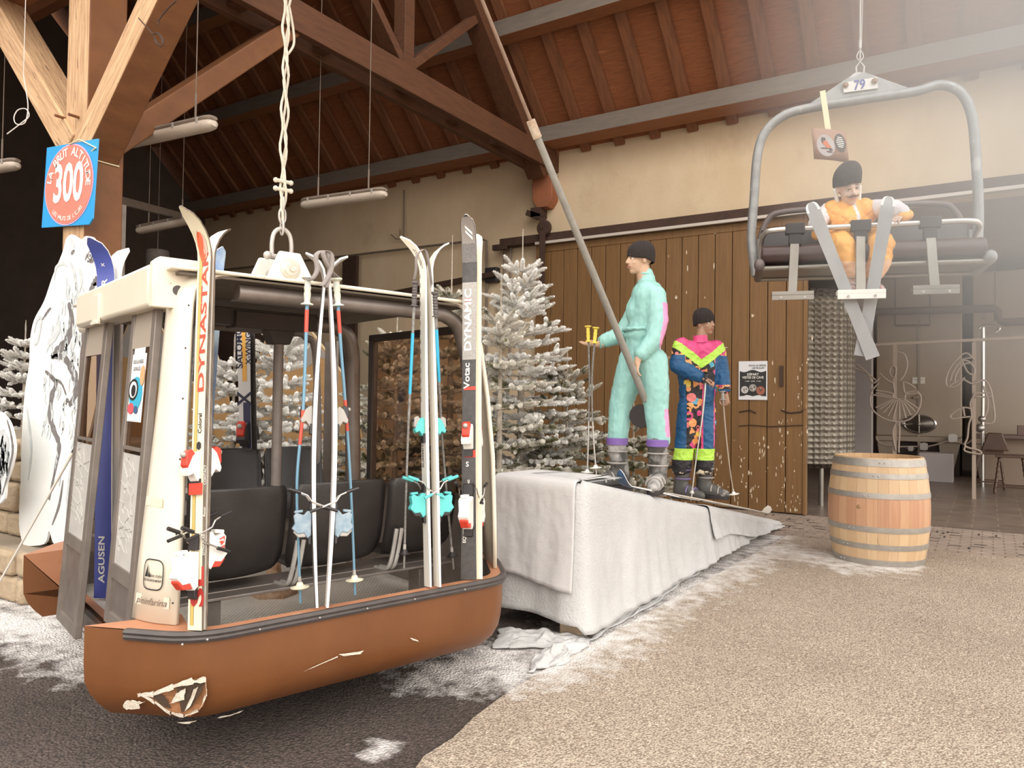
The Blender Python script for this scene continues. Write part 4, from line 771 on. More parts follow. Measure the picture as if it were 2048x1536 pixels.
# second rail and pipes on the wall behind the gondola
a = onY(742, 596, 11.55); b = onY(992, 548, 11.55); m = MB(); m.beam(a, b, .1, .10, (0, 1, 0)); S(m, 'trim_door_rail', rail)
p = onY(698, 560, 11.5); m = MB(); m.aabb((p.x-.2, 11.5, 1.2), (p.x+.2, 11.58, p.z+.5)); S(m, 'trim_pulley_hanger', rail)
cond = M('conduit', (.24, .19, .15), .6, .2, c2=(.17, .13, .10), scale=9)
def pipe(pts, r=.022, name='trim_conduit', m_=None):
    m = MB(); m.tube([onY(u, v, 11.62) for u, v in pts], r, 8); return S(m, name, m_ or cond)
pipe([(400, 545), (700, 511), (965, 479), (973, 481), (974, 540), (972, 730)]); pipe([(1009, 482), (1008, 700)]); pipe([(1021, 478), (1020, 640), (1018, 760)]); pipe([(808, 380), (808, 482)], .015); pipe([(782, 469), (792, 478), (800, 478), (800, 458)], .012)
pipe([(1031, 482), (1042, 487), (1080, 483)], .03, 'trim_rail_end', rail)
p = onY(984, 550, 11.6); m = MB(); m.aabb((p.x-.14, 11.56, p.z-.14), (p.x+.12, 11.7, p.z+.14)); S(m, 'trim_junction_box', cblack, bevel=.01)
p = onY(1004, 606, 11.6); m = MB(); m.aabb((p.x-.12, 11.56, p.z-.09), (p.x+.12, 11.7, p.z+.09)); S(m, 'trim_junction_box', cond, bevel=.01)
# corbel under the tie beam
cb = M('corbel_red', (.34, .12, .05), .7, c2=(.24, .085, .04), scale=5)
m = MB(); m.prism([(-.2, 5.66), (.2, 5.66), (.2, 5.22), (.10, 5.08), (-.10, 5.08), (-.2, 5.22)], (TX+.02, 11.45, 0), (1, 0, 0), (0, 0, 1), -.25); S(m, 'trim_corbel', cb, bevel=.01)
m = MB(); m.beam(onY(1055, 426, 11.5), onY(1090, 437, 11.5), .1, .1, (0, 1, 0)); m.aabb((-6.95, 11.45, 4.93), (-6.75, 11.7, 5.09)); S(m, 'trim_iron_bracket', rail)
# ragged render along the wall head
# ------------------------------------------------------------------ hanging lamps
lampm = M('lamp_diffuser', (.58, .50, .42), .35, c2=(.48, .40, .33), scale=3); lampb = M('lamp_body', (.24, .19, .15), .6, c2=(.17, .13, .10), scale=8)
def lamp(u0, v0, u1, v1, d0, d1, label, hang=(.2, .8)):
    a = C(u0, v0, d0); b = C(u1, v1, d1); b.z = a.z; rt = root('strip_lamp', (a+b)/2, label, 'lamp', 'strip lamps under the barn roof'); ax = (b-a).normalized(); sd = ax.cross(ZV)
    m = MB(); P = [a+ax*.0, a+ax*.04, a+ax*.10, b-ax*.10, b-ax*.04, b]; m.tube([p-ZV*.015 for p in P], [.035, .062, .072, .072, .062, .035], 14, flat=.75); build(m, 'diffuser', lampm, rt, smooth=60)
    m = MB(); m.tube([p+ZV*.035 for p in P], [.03, .058, .068, .068, .058, .03], 12, flat=.55); build(m, 'housing', lampb, rt)
    for t in (.12, .37, .63, .88):
        p = a.lerp(b, t); m = MB(); m.box(p+ZV*.02+sd*.07, (.02, .012, .05), ax, sd); m.box(p+ZV*.02-sd*.07, (.02, .012, .05), ax, sd); build(m, 'clip', galv, rt)
    for t in hang:
        p = a.lerp(b, t); m = MB(); zt = RZ(p.y)+.1; m.tube([p+ZV*.05, V((p.x, p.y, zt))], .005, 6); m.tube([p+ZV*.05, p+ZV*.30], .010, 8); build(m, 'hanging_rod', cond, rt)
lamp(245, 285, 430, 245, 7.3, 6.72, 'long strip lamp hanging just right of the tall timber post')
lamp(604, 408, 772, 387, 9.2, 8.64, 'long strip lamp hanging in front of the plaster wall')
lamp(276, 460, 388, 437, 11.0, 10.25, 'dim distant strip lamp deep in the barn above the bear')
lamp(-120, 352, 36, 338, 8.6, 8.1, 'strip lamp cut by the left picture edge, behind the blue sign')
# hanging white wire coil at left and hook at the brace
cable = M('cable_white', (.62, .58, .54), .5)
m = MB(); m.tube(bez([C(u, v, 6.4) for u, v in ((47, 150), (52, 180), (56, 215), (50, 245), (33, 248), (28, 235), (36, 220), (52, 218), (58, 232), (44, 245), (14, 268))], 6), .0045, 6); p_ = build(m, 'loose_cable', cable, label='loose white cable coil hanging in the dark left of the post', cat='cable')
m = MB(); m.tube([C(47, 150, 6.4), V((C(47, 150, 6.4).x, C(47, 150, 6.4).y, 6.0))], .003, 5); build(m, 'cable_run', cable, p_)
m = MB(); q = lambda u, v: onY(u, v, 3.38)
m.tube(bez([q(352, 2), (q(335, 18)), q(318, 40), q(316, 50)], 5), .006, 6); m.tube(bez([q(277, 36), q(302, 64), q(306, 68)], 4), .005, 6)
for a_ in range(4): m.tube(bez([q(306, 66+a_), q(311+a_, 84), q(322, 94), q(327-a_, 82), q(318, 66+a_), q(308, 68)], 5), .0035, 5)
build(m, 'wire_tangle', rail, label='rusty wire tangle hooked on the right-hand timber brace', cat='wire')
# ------------------------------------------------------------------ sign on the post
tl, tr_, br_, bl = onY(93, 291, 3.39), onY(192, 283, 3.39), onY(188, 443, 3.39), onY(84, 460, 3.39); w_ = ((tr_-tl)+(br_-bl))/2; h_ = ((tl-bl)+(tr_-br_))/2; c_ = (tl+tr_+br_+bl)/4
exs = w_.normalized(); eys = (h_-exs*h_.dot(exs)).normalized(); Ws, Hs = w_.length, h_.length; nS = V((0, -1, 0))
sg = root('altitude_sign', c_-eys*Hs/2, 'square blue sign with a pink disc numbered 300 on the timber post', 'sign')
def sp_(x, y, o=0): return c_+exs*x+eys*y+nS*o
m = MB(); m.poly3([sp_(-Ws/2, -Hs/2), sp_(Ws/2-.05, -Hs/2), sp_(Ws/2, -Hs/2+.05), sp_(Ws/2, Hs/2), sp_(-Ws/2, Hs/2)], (0, .012, 0)); build(m, 'panel', M('sign_blue', (.035, .34, .72), .35), sg)
k_ = Ws/2*.955; kh = Hs/2*.985
def disc(m, r, o, k=0): m.add([sp_(k_*r*math.cos(t), kh*r*math.sin(t), o) for t in [2*math.pi*i/56 for i in range(56)]], [tuple(range(56))], k)
m = MB(); disc(m, 1, .003, 0); disc(m, .965, .005, 1); build(m, 'disc', [M('sign_lilac', (.62, .42, .62), .4), M('sign_pink', (.76, .235, .18), .4, c2=(.72, .22, .165), scale=3)], sg, smooth=0)
m = MB(); m.text('300', sp_(0, 0, .008), exs, eys, .46, 0, .028, .72)
def arc(m, t, a0, a1, r, size, flip=1, b=.02):
    n_ = len(t)
    for i, ch in enumerate(t):
        if ch == ' ': continue
        a_ = R(a0+(a1-a0)*(i+.5)/n_); o_ = sp_(k_*r*math.cos(a_), kh*r*math.sin(a_), .008); up = (exs*math.cos(a_)+eys*math.sin(a_))*flip; rt_ = up.cross(nS)*-1
        m.text(ch, o_, (exs*math.sin(a_)-eys*math.cos(a_))*flip, up, size, 0, b)
arc(m, 'LA BRUT ALTITUDE', 176, -6, .80, .105); arc(m, "LES HAUTS DE L'OURS", 228, 318, .84, .052, -1); build(m, 'lettering', M('sign_white', (.85, .83, .76), .45), sg, smooth=0)
m = MB(); m.tube([sp_(-.02, Hs/2-.01, .01), sp_(.15, Hs/2+.015, .01), sp_(Ws/2, Hs/2-.08, .012)], .005, 6); p = V((PX1+.01, 3.42, sp_(0, Hs/2).z-.14)); m.tube([sp_(Ws/2, Hs/2-.08, .012), p, p+V((0, .3, -.0))], .006, 6); build(m, 'tie_cord', M('cord_yellow', (.78, .70, .45), .6), sg)
for s_ in (-1, 1): pass
m = MB(); [m.cyl(onY(u, v, 3.43), onY(u, v, 3.43)+V((0, -.09, 0)), .013, 8) for u, v in ((131, 237), (158, 235))]; build(m, 'wooden_pegs', brownwood, label='two wooden pegs sticking out of the post above the sign', cat='pegs')
# ------------------------------------------------------------------ stone plinth
stone = M('stone', (.48, .37, .25), .85, c2=(.34, .25, .16), scale=4, bump=.9, bscale=9, bdist=.03, c3=(.62, .50, .36), s3=2, t3=.6)
rr = random.Random(4)
pl_ = root('stone_plinth', (-7.6, 3.1, 0), 'rough sandstone plinth with ledge under the timber post and bear', 'plinth')
def course(x0, x1, y0, y1, z0, z1, nm):
    m = MB(); x = x0
    while x < x1-.05:
        w2 = min(rr.uniform(.3, .55), x1-x); m.aabb((x+.008, y0+rr.uniform(-.02, .02), z0+.006), (x+w2-.008, y1, z1-.006)); x += w2
    m2 = MB(); m2.aabb((x0, y0+.04, z0), (x1, y1, z1)); m.add(m2.v, m2.f, 1)
    me_ = build(m, nm, [stone, M('mortar', (.30, .24, .18), .9, bump=.4)], pl_, bevel=.035); return me_
course(-9.6, -6.25, 2.85, 4.1, 0, .20, 'stone_course'); course(-9.6, -6.25, 2.87, 4.1, .20, .40, 'stone_course')
for i, (z0, z1) in enumerate(((.40, .60), (.60, .86), (.86, 1.05), (1.05, 1.24))): course(-9.6, -6.35, 3.18, 4.1, z0, z1, 'stone_course')
# ------------------------------------------------------------------ painted cut-outs
bw = M('cutout_white', (.84, .83, .79), .6, c2=(.74, .76, .75), scale=3.2, c3=(.60, .66, .67), s3=2.4, t3=.64, w3=.12); bg_ = M('brush_grey', (.24, .225, .22), .7, c2=(.12, .105, .10), scale=22); bl2 = M('brush_pale', (.46, .485, .49), .7, c2=(.70, .72, .72), scale=14)
def cutout(name, outline, Y, strokes, label, cat, t=.018, seed=1):
    rt = root(name, onY(outline[0][0], outline[0][1], Y), label, cat); P = bez([onY(u, v, Y) for u, v in outline+outline[:1]], 4)[:-1]
    m = MB(); m.poly3(P, (0, t, 0)); build(m, 'board', bw, rt, smooth=30); r2 = random.Random(seed)
    def stroke(m, pts, w, k, o=.002):
        Q = bez([onY(u, v, Y-o) for u, v in pts], 6); n_ = len(Q); vs = []
        for i, p in enumerate(Q):
            t_ = (Q[min(i+1, n_-1)]-Q[max(0, i-1)]).normalized(); nn = t_.cross(V((0, 1, 0))); ww = w*(.35+.65*math.sin(math.pi*(i+.5)/n_))*r2.uniform(.75, 1.2); vs += [p-nn*ww, p+nn*ww]
        m.add(vs, [(2*i, 2*i+1, 2*i+3, 2*i+2) for i in range(n_-1)], k)
    m = MB()
    for pts, w, k in strokes: stroke(m, pts, w*(2.0 if w >= .016 and pts[0][1] > 530 else 1.3), k, .002+.001*k)
    for i in range(110):
        xs_ = [q_[0] for q_ in outline]; ys_ = [q_[1] for q_ in outline]; c = outline[r2.randrange(len(outline))]; cx = sum(xs_)/len(xs_); cy = sum(ys_)/len(ys_); f = r2.uniform(.3, .85); u = c[0]+(cx-c[0])*f; v = c[1]+(cy-c[1])*f
        stroke(m, [(u, v), (u+r2.uniform(-2, 2), v+r2.uniform(8, 16)), (u+r2.uniform(-5, 3), v+r2.uniform(20, 30))], r2.uniform(.003, .013), 1, .0035)
    build(m, 'brush_strokes', [bg_, bl2], rt, smooth=0); return rt, stroke
BY = 3.06
bear_o = [(47, 1092), (38, 1050), (41, 960), (44, 860), (50, 780), (58, 730), (60, 680), (68, 640), (88, 602), (104, 555), (118, 522), (127, 498), (132, 478), (142, 469), (152, 474), (162, 479), (172, 472), (186, 476), (190, 492), (198, 515), (204, 540), (207, 562), (203, 580), (186, 590), (190, 640), (196, 700), (196, 780), (182, 850), (168, 900), (160, 960), (158, 1040), (148, 1085), (110, 1090), (98, 1062), (88, 1088)]
sk = [([(137, 605), (143, 640), (134, 680), (112, 705), (102, 714)], .022, 0), ([(102, 714), (125, 714), (142, 735), (152, 765), (150, 790), (138, 812)], .020, 0), ([(90, 742), (104, 755), (112, 768), (104, 790), (100, 830), (108, 862), (118, 890), (112, 930), (98, 1000)], .016, 0), ([(102, 756), (122, 766), (132, 790)], .010, 0),
      ([(162, 625), (164, 665), (168, 720), (166, 760), (158, 800)], .012, 0), ([(108, 560), (112, 535), (124, 526), (134, 532)], .012, 1), ([(68, 665), (74, 640), (82, 638), (76, 680), (68, 690)], .012, 1), ([(52, 812), (58, 850), (62, 900), (56, 960)], .014, 1), ([(132, 810), (134, 800), (138, 805)], .012, 0),
      ([(138, 520), (148, 545), (152, 580), (146, 600)], .015, 1), ([(158, 535), (163, 560), (158, 585)], .014, 1), ([(178, 595), (184, 575), (192, 560), (196, 556)], .016, 0), ([(186, 570), (194, 568), (197, 578)], .010, 0), ([(170, 520), (174, 512), (182, 506), (188, 514), (184, 523), (174, 522)], .012, 0), ([(137, 478), (144, 484), (148, 496)], .014, 1), ([(172, 484), (178, 480), (184, 486)], .014, 1), ([(84, 640), (96, 622), (102, 616)], .010, 0), ([(142, 508), (149, 500)], .012, 0), ([(118, 640), (112, 665), (96, 690)], .02, 1), ([(150, 900), (140, 960), (134, 1030)], .02, 1), ([(126, 960), (118, 1010), (104, 1050)], .012, 0)]
bear, stf = cutout('bear_cutout', bear_o, BY, sk, 'tall white painted bear cut-out board standing before the timber post', 'cut-out')
m = MB()
for r_, k, o in ((.030, 0, .006), (.020, 1, .0075), (.011, 0, .009)): p = onY(180, 511, BY-o); m.add([p+V((r_*math.cos(t), 0, r_*1.25*math.sin(t))) for t in [6.283*i/18 for i in range(18)]], [tuple(range(18))], k)
build(m, 'painted_eye', [bg_, bw], bear, smooth=0)
rt2, _ = cutout('bear_cutout', [(-60, 830), (-10, 822), (12, 835), (24, 862), (29, 900), (22, 935), (12, 965), (2, 1005), (-60, 1010)], 2.80, [([(14, 840), (22, 870), (25, 905), (15, 950), (4, 990)], .012, 0), ([(2, 925), (6, 938), (4, 950)], .016, 0), ([(0, 862), (12, 880), (14, 900)], .02, 1)], 'second white painted bear cut-out, cut by the left picture edge', 'cut-out', seed=3)
p = onY(-40, 1000, 2.80); m = MB(); m.aabb((p.x-.03, 2.815, 0), (p.x+.03, 2.85, p.z+.5)); build(m, 'stake', stone, rt2)
rt = root('ski_pole', C(6, 1152, 5.5), 'thin pale ski pole leaning at far left before the white bear', 'ski pole')
m = MB(); m.tube([C(4, 1155, 5.4)+(C(4, 1155, 5.4)-C(146, 905, 5.6)).normalized()*.33, C(146, 905, 5.6)], [.006, .010], 8); build(m, 'shaft', M('pole_pale', (.58, .52, .45), .5), rt); m = MB(); m.tube([C(146, 905, 5.6), C(152, 894, 5.6)], .014, 8); build(m, 'grip', cblack, rt); m = MB(); e = C(4, 1155, 5.4)+(C(4, 1155, 5.4)-C(146, 905, 5.6)).normalized()*.31; m.tube([e, e+(C(4, 1155, 5.4)-C(146, 905, 5.6)).normalized()*.03], [.006, .002], 8); build(m, 'tip', galv, rt)
# ------------------------------------------------------------------ mountain backdrop
bd = root('mountain_backdrop', onY(450, 1000, 6.9), 'zigzag plywood mountain backdrop with grey painted peaks behind the gondola', 'backdrop')
plym = M('plywood', (.50, .30, .13), .7, c2=(.42, .24, .10), scale=3, stretch=(1, 1, 9)); peakg = M('peak_grey', (.40, .36, .32), .8, c2=(.34, .30, .27), scale=5); plye = M('plywood_edge', (.72, .58, .38), .7)
def bq(pts, y): return [onY(u, v, y) for u, v in pts]
def board(pts, cap, y, t=.03):
    m = MB(); P = bq(pts, y); m.poly3([V((p.x, p.y, max(p.z, .02))) for p in P], (0, t, 0)); o = build(m, 'board', [plym], bd)
    m = MB(); m.poly3(bq(cap, y-.004), (0, .004, 0)); build(m, 'painted_peak', peakg, o)
    m = MB(); Q = bq(pts, y)
    for a_, b_ in zip(Q[1:-2], Q[2:-1]): m.beam(a_+V((0, .012, 0)), b_+V((0, .012, 0)), .03, .022, (0, 1, 0))
    build(m, 'board_edge', plye, o)
board([(225, 1100), (228, 718), (272, 612), (290, 600), (385, 768), (440, 1100)], [(232, 712), (272, 616), (290, 606), (383, 768), (370, 772), (350, 730), (318, 760), (290, 722), (262, 716)], 6.9)
board([(330, 1100), (398, 790), (426, 692), (452, 768), (480, 1100)], [(405, 770), (426, 697), (450, 768), (438, 762), (425, 775)], 7.1)
board([(440, 1100), (505, 750), (558, 610), (575, 600), (700, 770), (760, 1100)], [(516, 728), (558, 616), (575, 606), (660, 720), (640, 715), (610, 738), (575, 705), (540, 700)], 6.95)
# dark panelled stage wall further back on the left
m = MB(); m.aabb((-13.9, 8.8, 0), (-10.0, 8.95, 3.1)); S(m, 'wall_partition', M('dark_panel', (.055, .028, .018), .6, c2=(.035, .02, .014), scale=2, stretch=(1, 1, 8)))
tk = root('steel_drum', onY(315, 620, 7.4), 'grey cylindrical drum hanging in the dark above the backdrop', 'drum'); p = onY(315, 520, 7.4); m = MB(); m.lathe([(0, 0), (.17, 0), (.18, .02), (.18, .40), (.17, .42), (0, .42)], (p.x, p.y, p.z-.26), n=24); build(m, 'body', M('drum_grey', (.20, .17, .15), .7, c2=(.12, .10, .09), scale=9), tk); m = MB(); m.tube([V((p.x, p.y, p.z+.16)), V((p.x, p.y, RZ(p.y)+.1))], .006, 6); build(m, 'hanging_rod', galu, tk)
fr_ = root('tube_gantry', onY(240, 800, 4.6), 'grey steel tube gantry rising behind the timber post', 'gantry'); 
for u in (233, 245): p = onY(u, 410, 4.6); m = MB(); m.aabb((p.x-.025, 4.58, 0), (p.x+.025, 4.63, p.z)); build(m, 'upright', galu, fr_)
m = MB(); p = onY(228, 398, 4.6); q_ = onY(378, 436, 6.9); m.beam(p, q_, .06, .09); build(m, 'crossbar', galu, fr_)
# ------------------------------------------------------------------ ramp
c1 = C(1165, 1285, 5.07); c1.z = 0; f0 = C(985, 1150, 5.62); f0.z = 0; tp_ = onZ(1560, 1052); rd = (tp_-c1).normalized(); RL = (tp_-c1).length; back = (f0-c1)
HT = 1.05
ramp = root('ski_ramp', (c1+f0)/2, 'sloping wedge-shaped launch ramp, its wooden foot showing under white cloth', 'ramp')
nrS = rd.cross(ZV).normalized(); nrF = ZV.cross(back).normalized()
if nrF.dot(FV) > 0: nrF = -nrF
if nrS.dot(c1-f0) < 0: nrS = -nrS
ci = c1-nrS*.05-nrF*.05; fi = f0-nrF*.05
m = MB(); b0_ = [ci, ci+rd*(RL-.3), ci+rd*(RL-.3)+back, fi]; m.v = [p+ZV*.1 for p in b0_]+[ci+ZV*(HT-.03), ci+rd*(RL-.3)+ZV*.12, ci+rd*(RL-.3)+back+ZV*.12, fi+ZV*(HT-.03)]
m.add([], []); m.f = [(3, 2, 1, 0), (4, 5, 6, 7), (0, 1, 5, 4), (1, 2, 6, 5), (2, 3, 7, 6), (3, 0, 4, 7)]; m.m = [0]*6; build(m, 'ramp_body', M('ramp_wood', (.60, .46, .32), .7, c2=(.50, .38, .26), scale=3), ramp)
for o_ in (0, .45, 1.3, 2.4): m = MB(); q_ = ci+rd*o_; m.box(q_+back*.12+rd*.08+ZV*.05, (.16, .14, .10), rd, rd.cross(ZV)); build(m, 'foot_block', bpy.data.materials['ramp_wood'], ramp, bevel=.004)
snowc = M('white_cloth', (.60, .59, .58), .9, c2=(.50, .49, .48), scale=2.2, bump=.8, bscale=55, bdist=.012)
def drape(name, p0, p1, hem, label, off=.0, top_in=.4, nseed=0, fold=.018, topz=None, cat='cloth', nx=150, s0=0, s1=1, mat_=None):
    """cloth over the ramp rim running f0 -> c1 -> tip; p is metres along that path"""
    L0 = back.length; tot = L0+RL
    def base(p):
        r = .09
        if p < L0-r: return f0+(c1-f0)*(p/L0), nrF
        if p > L0+r: return c1+rd*(p-L0), nrS
        t = (p-L0+r)/(2*r); a = f0+(c1-f0)*((L0-r)/L0); b = c1+rd*r; q = a*(1-t)**2+c1*2*t*(1-t)+b*t*t; return q, (nrF*(1-t)+nrS*t).normalized()
    prof = [(-top_in, 1, 0)]+[(-top_in*(1-j/4)-.04, 1, 0) for j in range(1, 4)]+[(-.05, 1, 0), (-.02, 1, -.004), (0, 1, -.02), (.008, 1, -.05)]
    rows = 26
    def P(a, b):
        p = p0+(p1-p0)*a; q, nn = base(p); zt = HT if p < L0 else HT*(1-(p-L0)/RL)+.03; zt += .012+off
        j = b*(len(prof)-1+rows); h = hem(a)
        if j <= len(prof)-1:
            i0 = int(j); o, _, dz = prof[min(i0, len(prof)-1)]; return q+nn*(o+off)+ZV*(max(zt+dz, .02))
        t = (j-len(prof)+1)/rows; z0 = zt-.05; zb = h; z = z0+(zb-z0)*t; fo = 1.5*fold*(noise.noise(V((p*3.1+nseed, t*.8, 0)))*1.1+.9*noise.noise(V((p*8+nseed, t*1.3, 5))))*t**.6+.004*noise.noise(V((p*22, z*22, nseed)))
        return q+nn*(.012+off+.05*t*t+fo)+ZV*max(z, .012)
    m = MB(); m.grid(nx, len(prof)+rows, P); return build(m, name, mat_ or snowc, None, solid=.008, smooth=70, label=label, cat=cat)
L0 = back.length
drape('ramp_cloth', .02, L0+RL*.97, lambda a: .07+.03*noise.noise(V((a*9, 0, 0)))+(.05 if a < .12 else 0), 'long white textured cloth draped over the whole launch ramp', nx=210, top_in=.62)
drape('cloth_sheet', .03, L0-.06, lambda a: .42-.09*a+.015*noise.noise(V((a*7, 1, 0))), 'smooth white sheet hung over the tall front end of the ramp', off=.022, top_in=.5, nseed=7, fold=.012, nx=60, mat_=M('white_sheet', (.64, .62, .61), .85, c2=(.56, .53, .52), scale=1.6, bump=.25, bscale=60))
drape('cloth_offcut', L0+RL*.46, L0+RL*.99, lambda a: max(.02, .30-.34*a+.03*math.sin(a*9)), 'short white cloth piece over the low right end of the ramp', off=.02, top_in=.45, nseed=3, fold=.02, nx=80)
# crumpled cloth on the ground at the ramp foot
def crumple(px, z, seed, label, amp=.05, n_=46):
    P = [onZ(u, v, 0) for u, v in px]; a, b, c, d = P
    def f(s, t):
        q = a.lerp(b, s).lerp(d.lerp(c, s), t); e = math.sin(math.pi*s)**.5*math.sin(math.pi*t)**.5 if 0 < s < 1 and 0 < t < 1 else 0; k = noise.noise(V((s*4.2+seed, t*3.2, seed)))
        k2 = noise.noise(V((s*11+seed, t*8, 2))); return V((q.x+.05*noise.noise(V((s*5, t*5, seed+9))), q.y+.05*noise.noise(V((s*5, t*5, seed+19))), .014+max(0, amp*(.5+1.2*abs(k)+.4*k2))*e))
    m = MB(); m.grid(n_, n_, f); return build(m, 'ground_cloth', snowc, None, solid=.006, smooth=70, label=label, cat='cloth')
crumple([(985, 1300), (1150, 1300), (1175, 1278), (1000, 1262)], 0, 1, 'crumpled white cloth under the front foot of the ramp', .05)
crumple([(1055, 1348), (1125, 1333), (1190, 1283), (1075, 1310)], 0, 4, 'small crumpled cloth scrap nearest the bare ground edge', .06)
crumple([(1180, 1285), (1300, 1215), (1420, 1130), (1190, 1245)], 0, 8, 'narrow cloth trailing along the hem of the ramp', .03)
crumple([(1420, 1108), (1500, 1075), (1545, 1055), (1400, 1090)], 0, 12, 'rumpled cloth at the low tip of the ramp', .05)
# ------------------------------------------------------------------ barrel
bc = onZ(1756, 1119); H_ = 1.10
br = root('wine_barrel', bc, 'open-topped oak wine barrel with six steel hoops standing on the ground', 'barrel')
def brad(t): return .43+.062*math.sin(math.pi*t)**.9 if 0 < t < 1 else .43
NS = 30; m = MB(); NZ = 26
for i in range(NS):
    a0 = 2*math.pi*i/NS+.0015; a1 = 2*math.pi*(i+1)/NS-.0015; vs = []
    for j in range(NZ+1):
        t = j/NZ; r = brad(t)
        for a_ in (a0, (a0+a1)/2, a1): vs.append(bc+V((r*math.cos(a_), r*math.sin(a_), H_*t)))
        for a_ in (a1, a0): vs.append(bc+V(((r-.03)*math.cos(a_), (r-.03)*math.sin(a_), H_*t)))
    fs = [(j*5+k, j*5+(k+1) % 5, (j+1)*5+(k+1) % 5, (j+1)*5+k) for j in range(NZ) for k in range(5)]+[(4, 3, 2, 1, 0), tuple(NZ*5+k for k in range(5))]
    o = len(m.v); m.v += vs; m.f += [tuple(q+o for q in f) for f in fs]; v_ = (i*7) % 3
    m.m += [(3+v_ if .34 < (j+.5)/NZ < .66 else v_) for j in range(NZ) for k in range(5)]+[v_, v_]
def oak(n, c, c2): return M(n, c, .55, c2=c2, scale=3, stretch=(8, 8, .6), bump=.2, c3=tuple(q*.62 for q in c), s3=2.0, t3=.66, w3=.05)
oaks = [oak('oak_a', (.58, .40, .24), (.52, .35, .20)), oak('oak_b', (.61, .43, .26), (.54, .37, .21)), oak('oak_c', (.56, .38, .22), (.50, .33, .19)), oak('oak_wine_a', (.52, .30, .18), (.44, .22, .12)), oak('oak_wine_b', (.55, .33, .19), (.47, .25, .14)), oak('oak_wine_c', (.50, .28, .16), (.42, .21, .12))]
build(m, 'staves', oaks, br, smooth=20)
hoopm = M('hoop_steel', (.42, .39, .35), .5, .55, c2=(.32, .29, .26), scale=14, c3=(.25, .15, .09), s3=9, t3=.70)
for tc_, wd in ((.955, .075), (.835, .055), (.655, .055), (.345, .055), (.185, .055), (.035, .068)):
    t0, t1 = max(0, tc_-wd/2/H_*1.0), min(1, tc_+wd/2/H_); m = MB(); m.lathe([(brad(t0)+.001, t0*H_), (brad(t0)+.005, t0*H_), (brad((t0+t1)/2)+.006, (t0+t1)/2*H_), (brad(t1)+.005, t1*H_), (brad(t1)-.001, t1*H_)], bc, n=64)
    hp_ = build(m, 'hoop', hoopm, br); a_ = 3.9+tc_; m = MB()
    for da in (0, .10): m.ell(bc+V(((brad(tc_)+.006)*math.cos(a_+da), (brad(tc_)+.006)*math.sin(a_+da), tc_*H_)), .009)
    build(m, 'rivets', galv, hp_)
m = MB(); m.lathe([(0, .92), (.39, .92), (.39, .95), (0, .95)], bc, n=40); build(m, 'head', oaks[0], br)
m = MB(); q_ = bc+V((brad(.5)*math.cos(4.45), brad(.5)*math.sin(4.45), .60)); m.ell(q_, (.02, .02, .006), q_-V((bc.x, bc.y, .6))); build(m, 'bung', M('bung', (.30, .18, .08), .7), br)
# ------------------------------------------------------------------ door poster
pp_ = [onY(u, v, 11.485) for u, v in ((1477.5, 723), (1535, 721.5), (1535.5, 799.5), (1477.5, 800))]
pr_ = root('poster', pp_[3], 'white and black cellar visit poster taped to the brown plank door', 'poster'); x0, x1 = pp_[0].x, pp_[1].x; z0, z1 = (pp_[2].z+pp_[3].z)/2, (pp_[0].z+pp_[1].z)/2
def pq(s, t, o=0): return V((x0+(x1-x0)*s, 11.485-o, z0+(z1-z0)*t))
m = MB(); m.poly3([pq(0, 0), pq(1, 0), pq(1, 1), pq(0, 1)], (0, .003, 0)); build(m, 'paper', M('poster_paper', (.66, .65, .66), .6), pr_)
m = MB(); lo = [pq(.04+.92*i/12, .09+.035*abs(math.sin(i*.52))*(1 if 2 < i < 10 else .4), .001) for i in range(13)]; hi = [pq(.04+.92*i/12, .745-.03*math.sin(i*.8), .001) for i in range(12, -1, -1)]; m.add(lo+hi, [tuple(range(26))]); 
for (s, t, r, k, o) in ((.22, .26, .13, 1, .002), (.5, .31, .13, 2, .003), (.77, .24, .15, 3, .004)): m.add([pq(s+r*math.cos(a_), t+r*.74*math.sin(a_), o) for a_ in [6.283*i/24 for i in range(24)]], [tuple(range(24))], k)
for i in range(16): s, t, r = rr.choice(((.22, .26, .09), (.5, .31, .09), (.77, .24, .1))); a_ = rr.uniform(0, 6.28); q = rr.uniform(0, .8); cs, ct = s+r*q*math.cos(a_), t+r*q*.7*math.sin(a_); m.add([pq(cs+.025*math.cos(b)*rr.uniform(.5, 1.3), ct+.018*math.sin(b), .005) for b in [6.283*i/7 for i in range(7)]], [tuple(range(7))], rr.choice((0, 4)))
build(m, 'artwork', [blk, M('photo_grey', (.48, .45, .43), .5), M('photo_mid', (.30, .28, .26), .5), M('photo_brown', (.30, .10, .06), .5), M('photo_light', (.62, .56, .52), .5)], pr_, smooth=0)
m = MB(); EX = V((1, 0, 0)); m.text('DÉPART', pq(.5, .655, .004), EX, ZV, .048, 0, .015); m.text('VISITES DE CAVE', pq(.5, .575, .004), EX, ZV, .050, 0, .015, .86); m.text('11H00 · 15H00 · 17H00', pq(.5, .48, .004), EX, ZV, .024, 0)
m.text('SOUS LA NEIGE,', pq(.66, .885, .004), EX, ZV, .036, 1, .01); m.text('LES BULLES !', pq(.70, .82, .004), EX, ZV, .036, 1, .01); build(m, 'lettering', [white, blk], pr_, smooth=0)
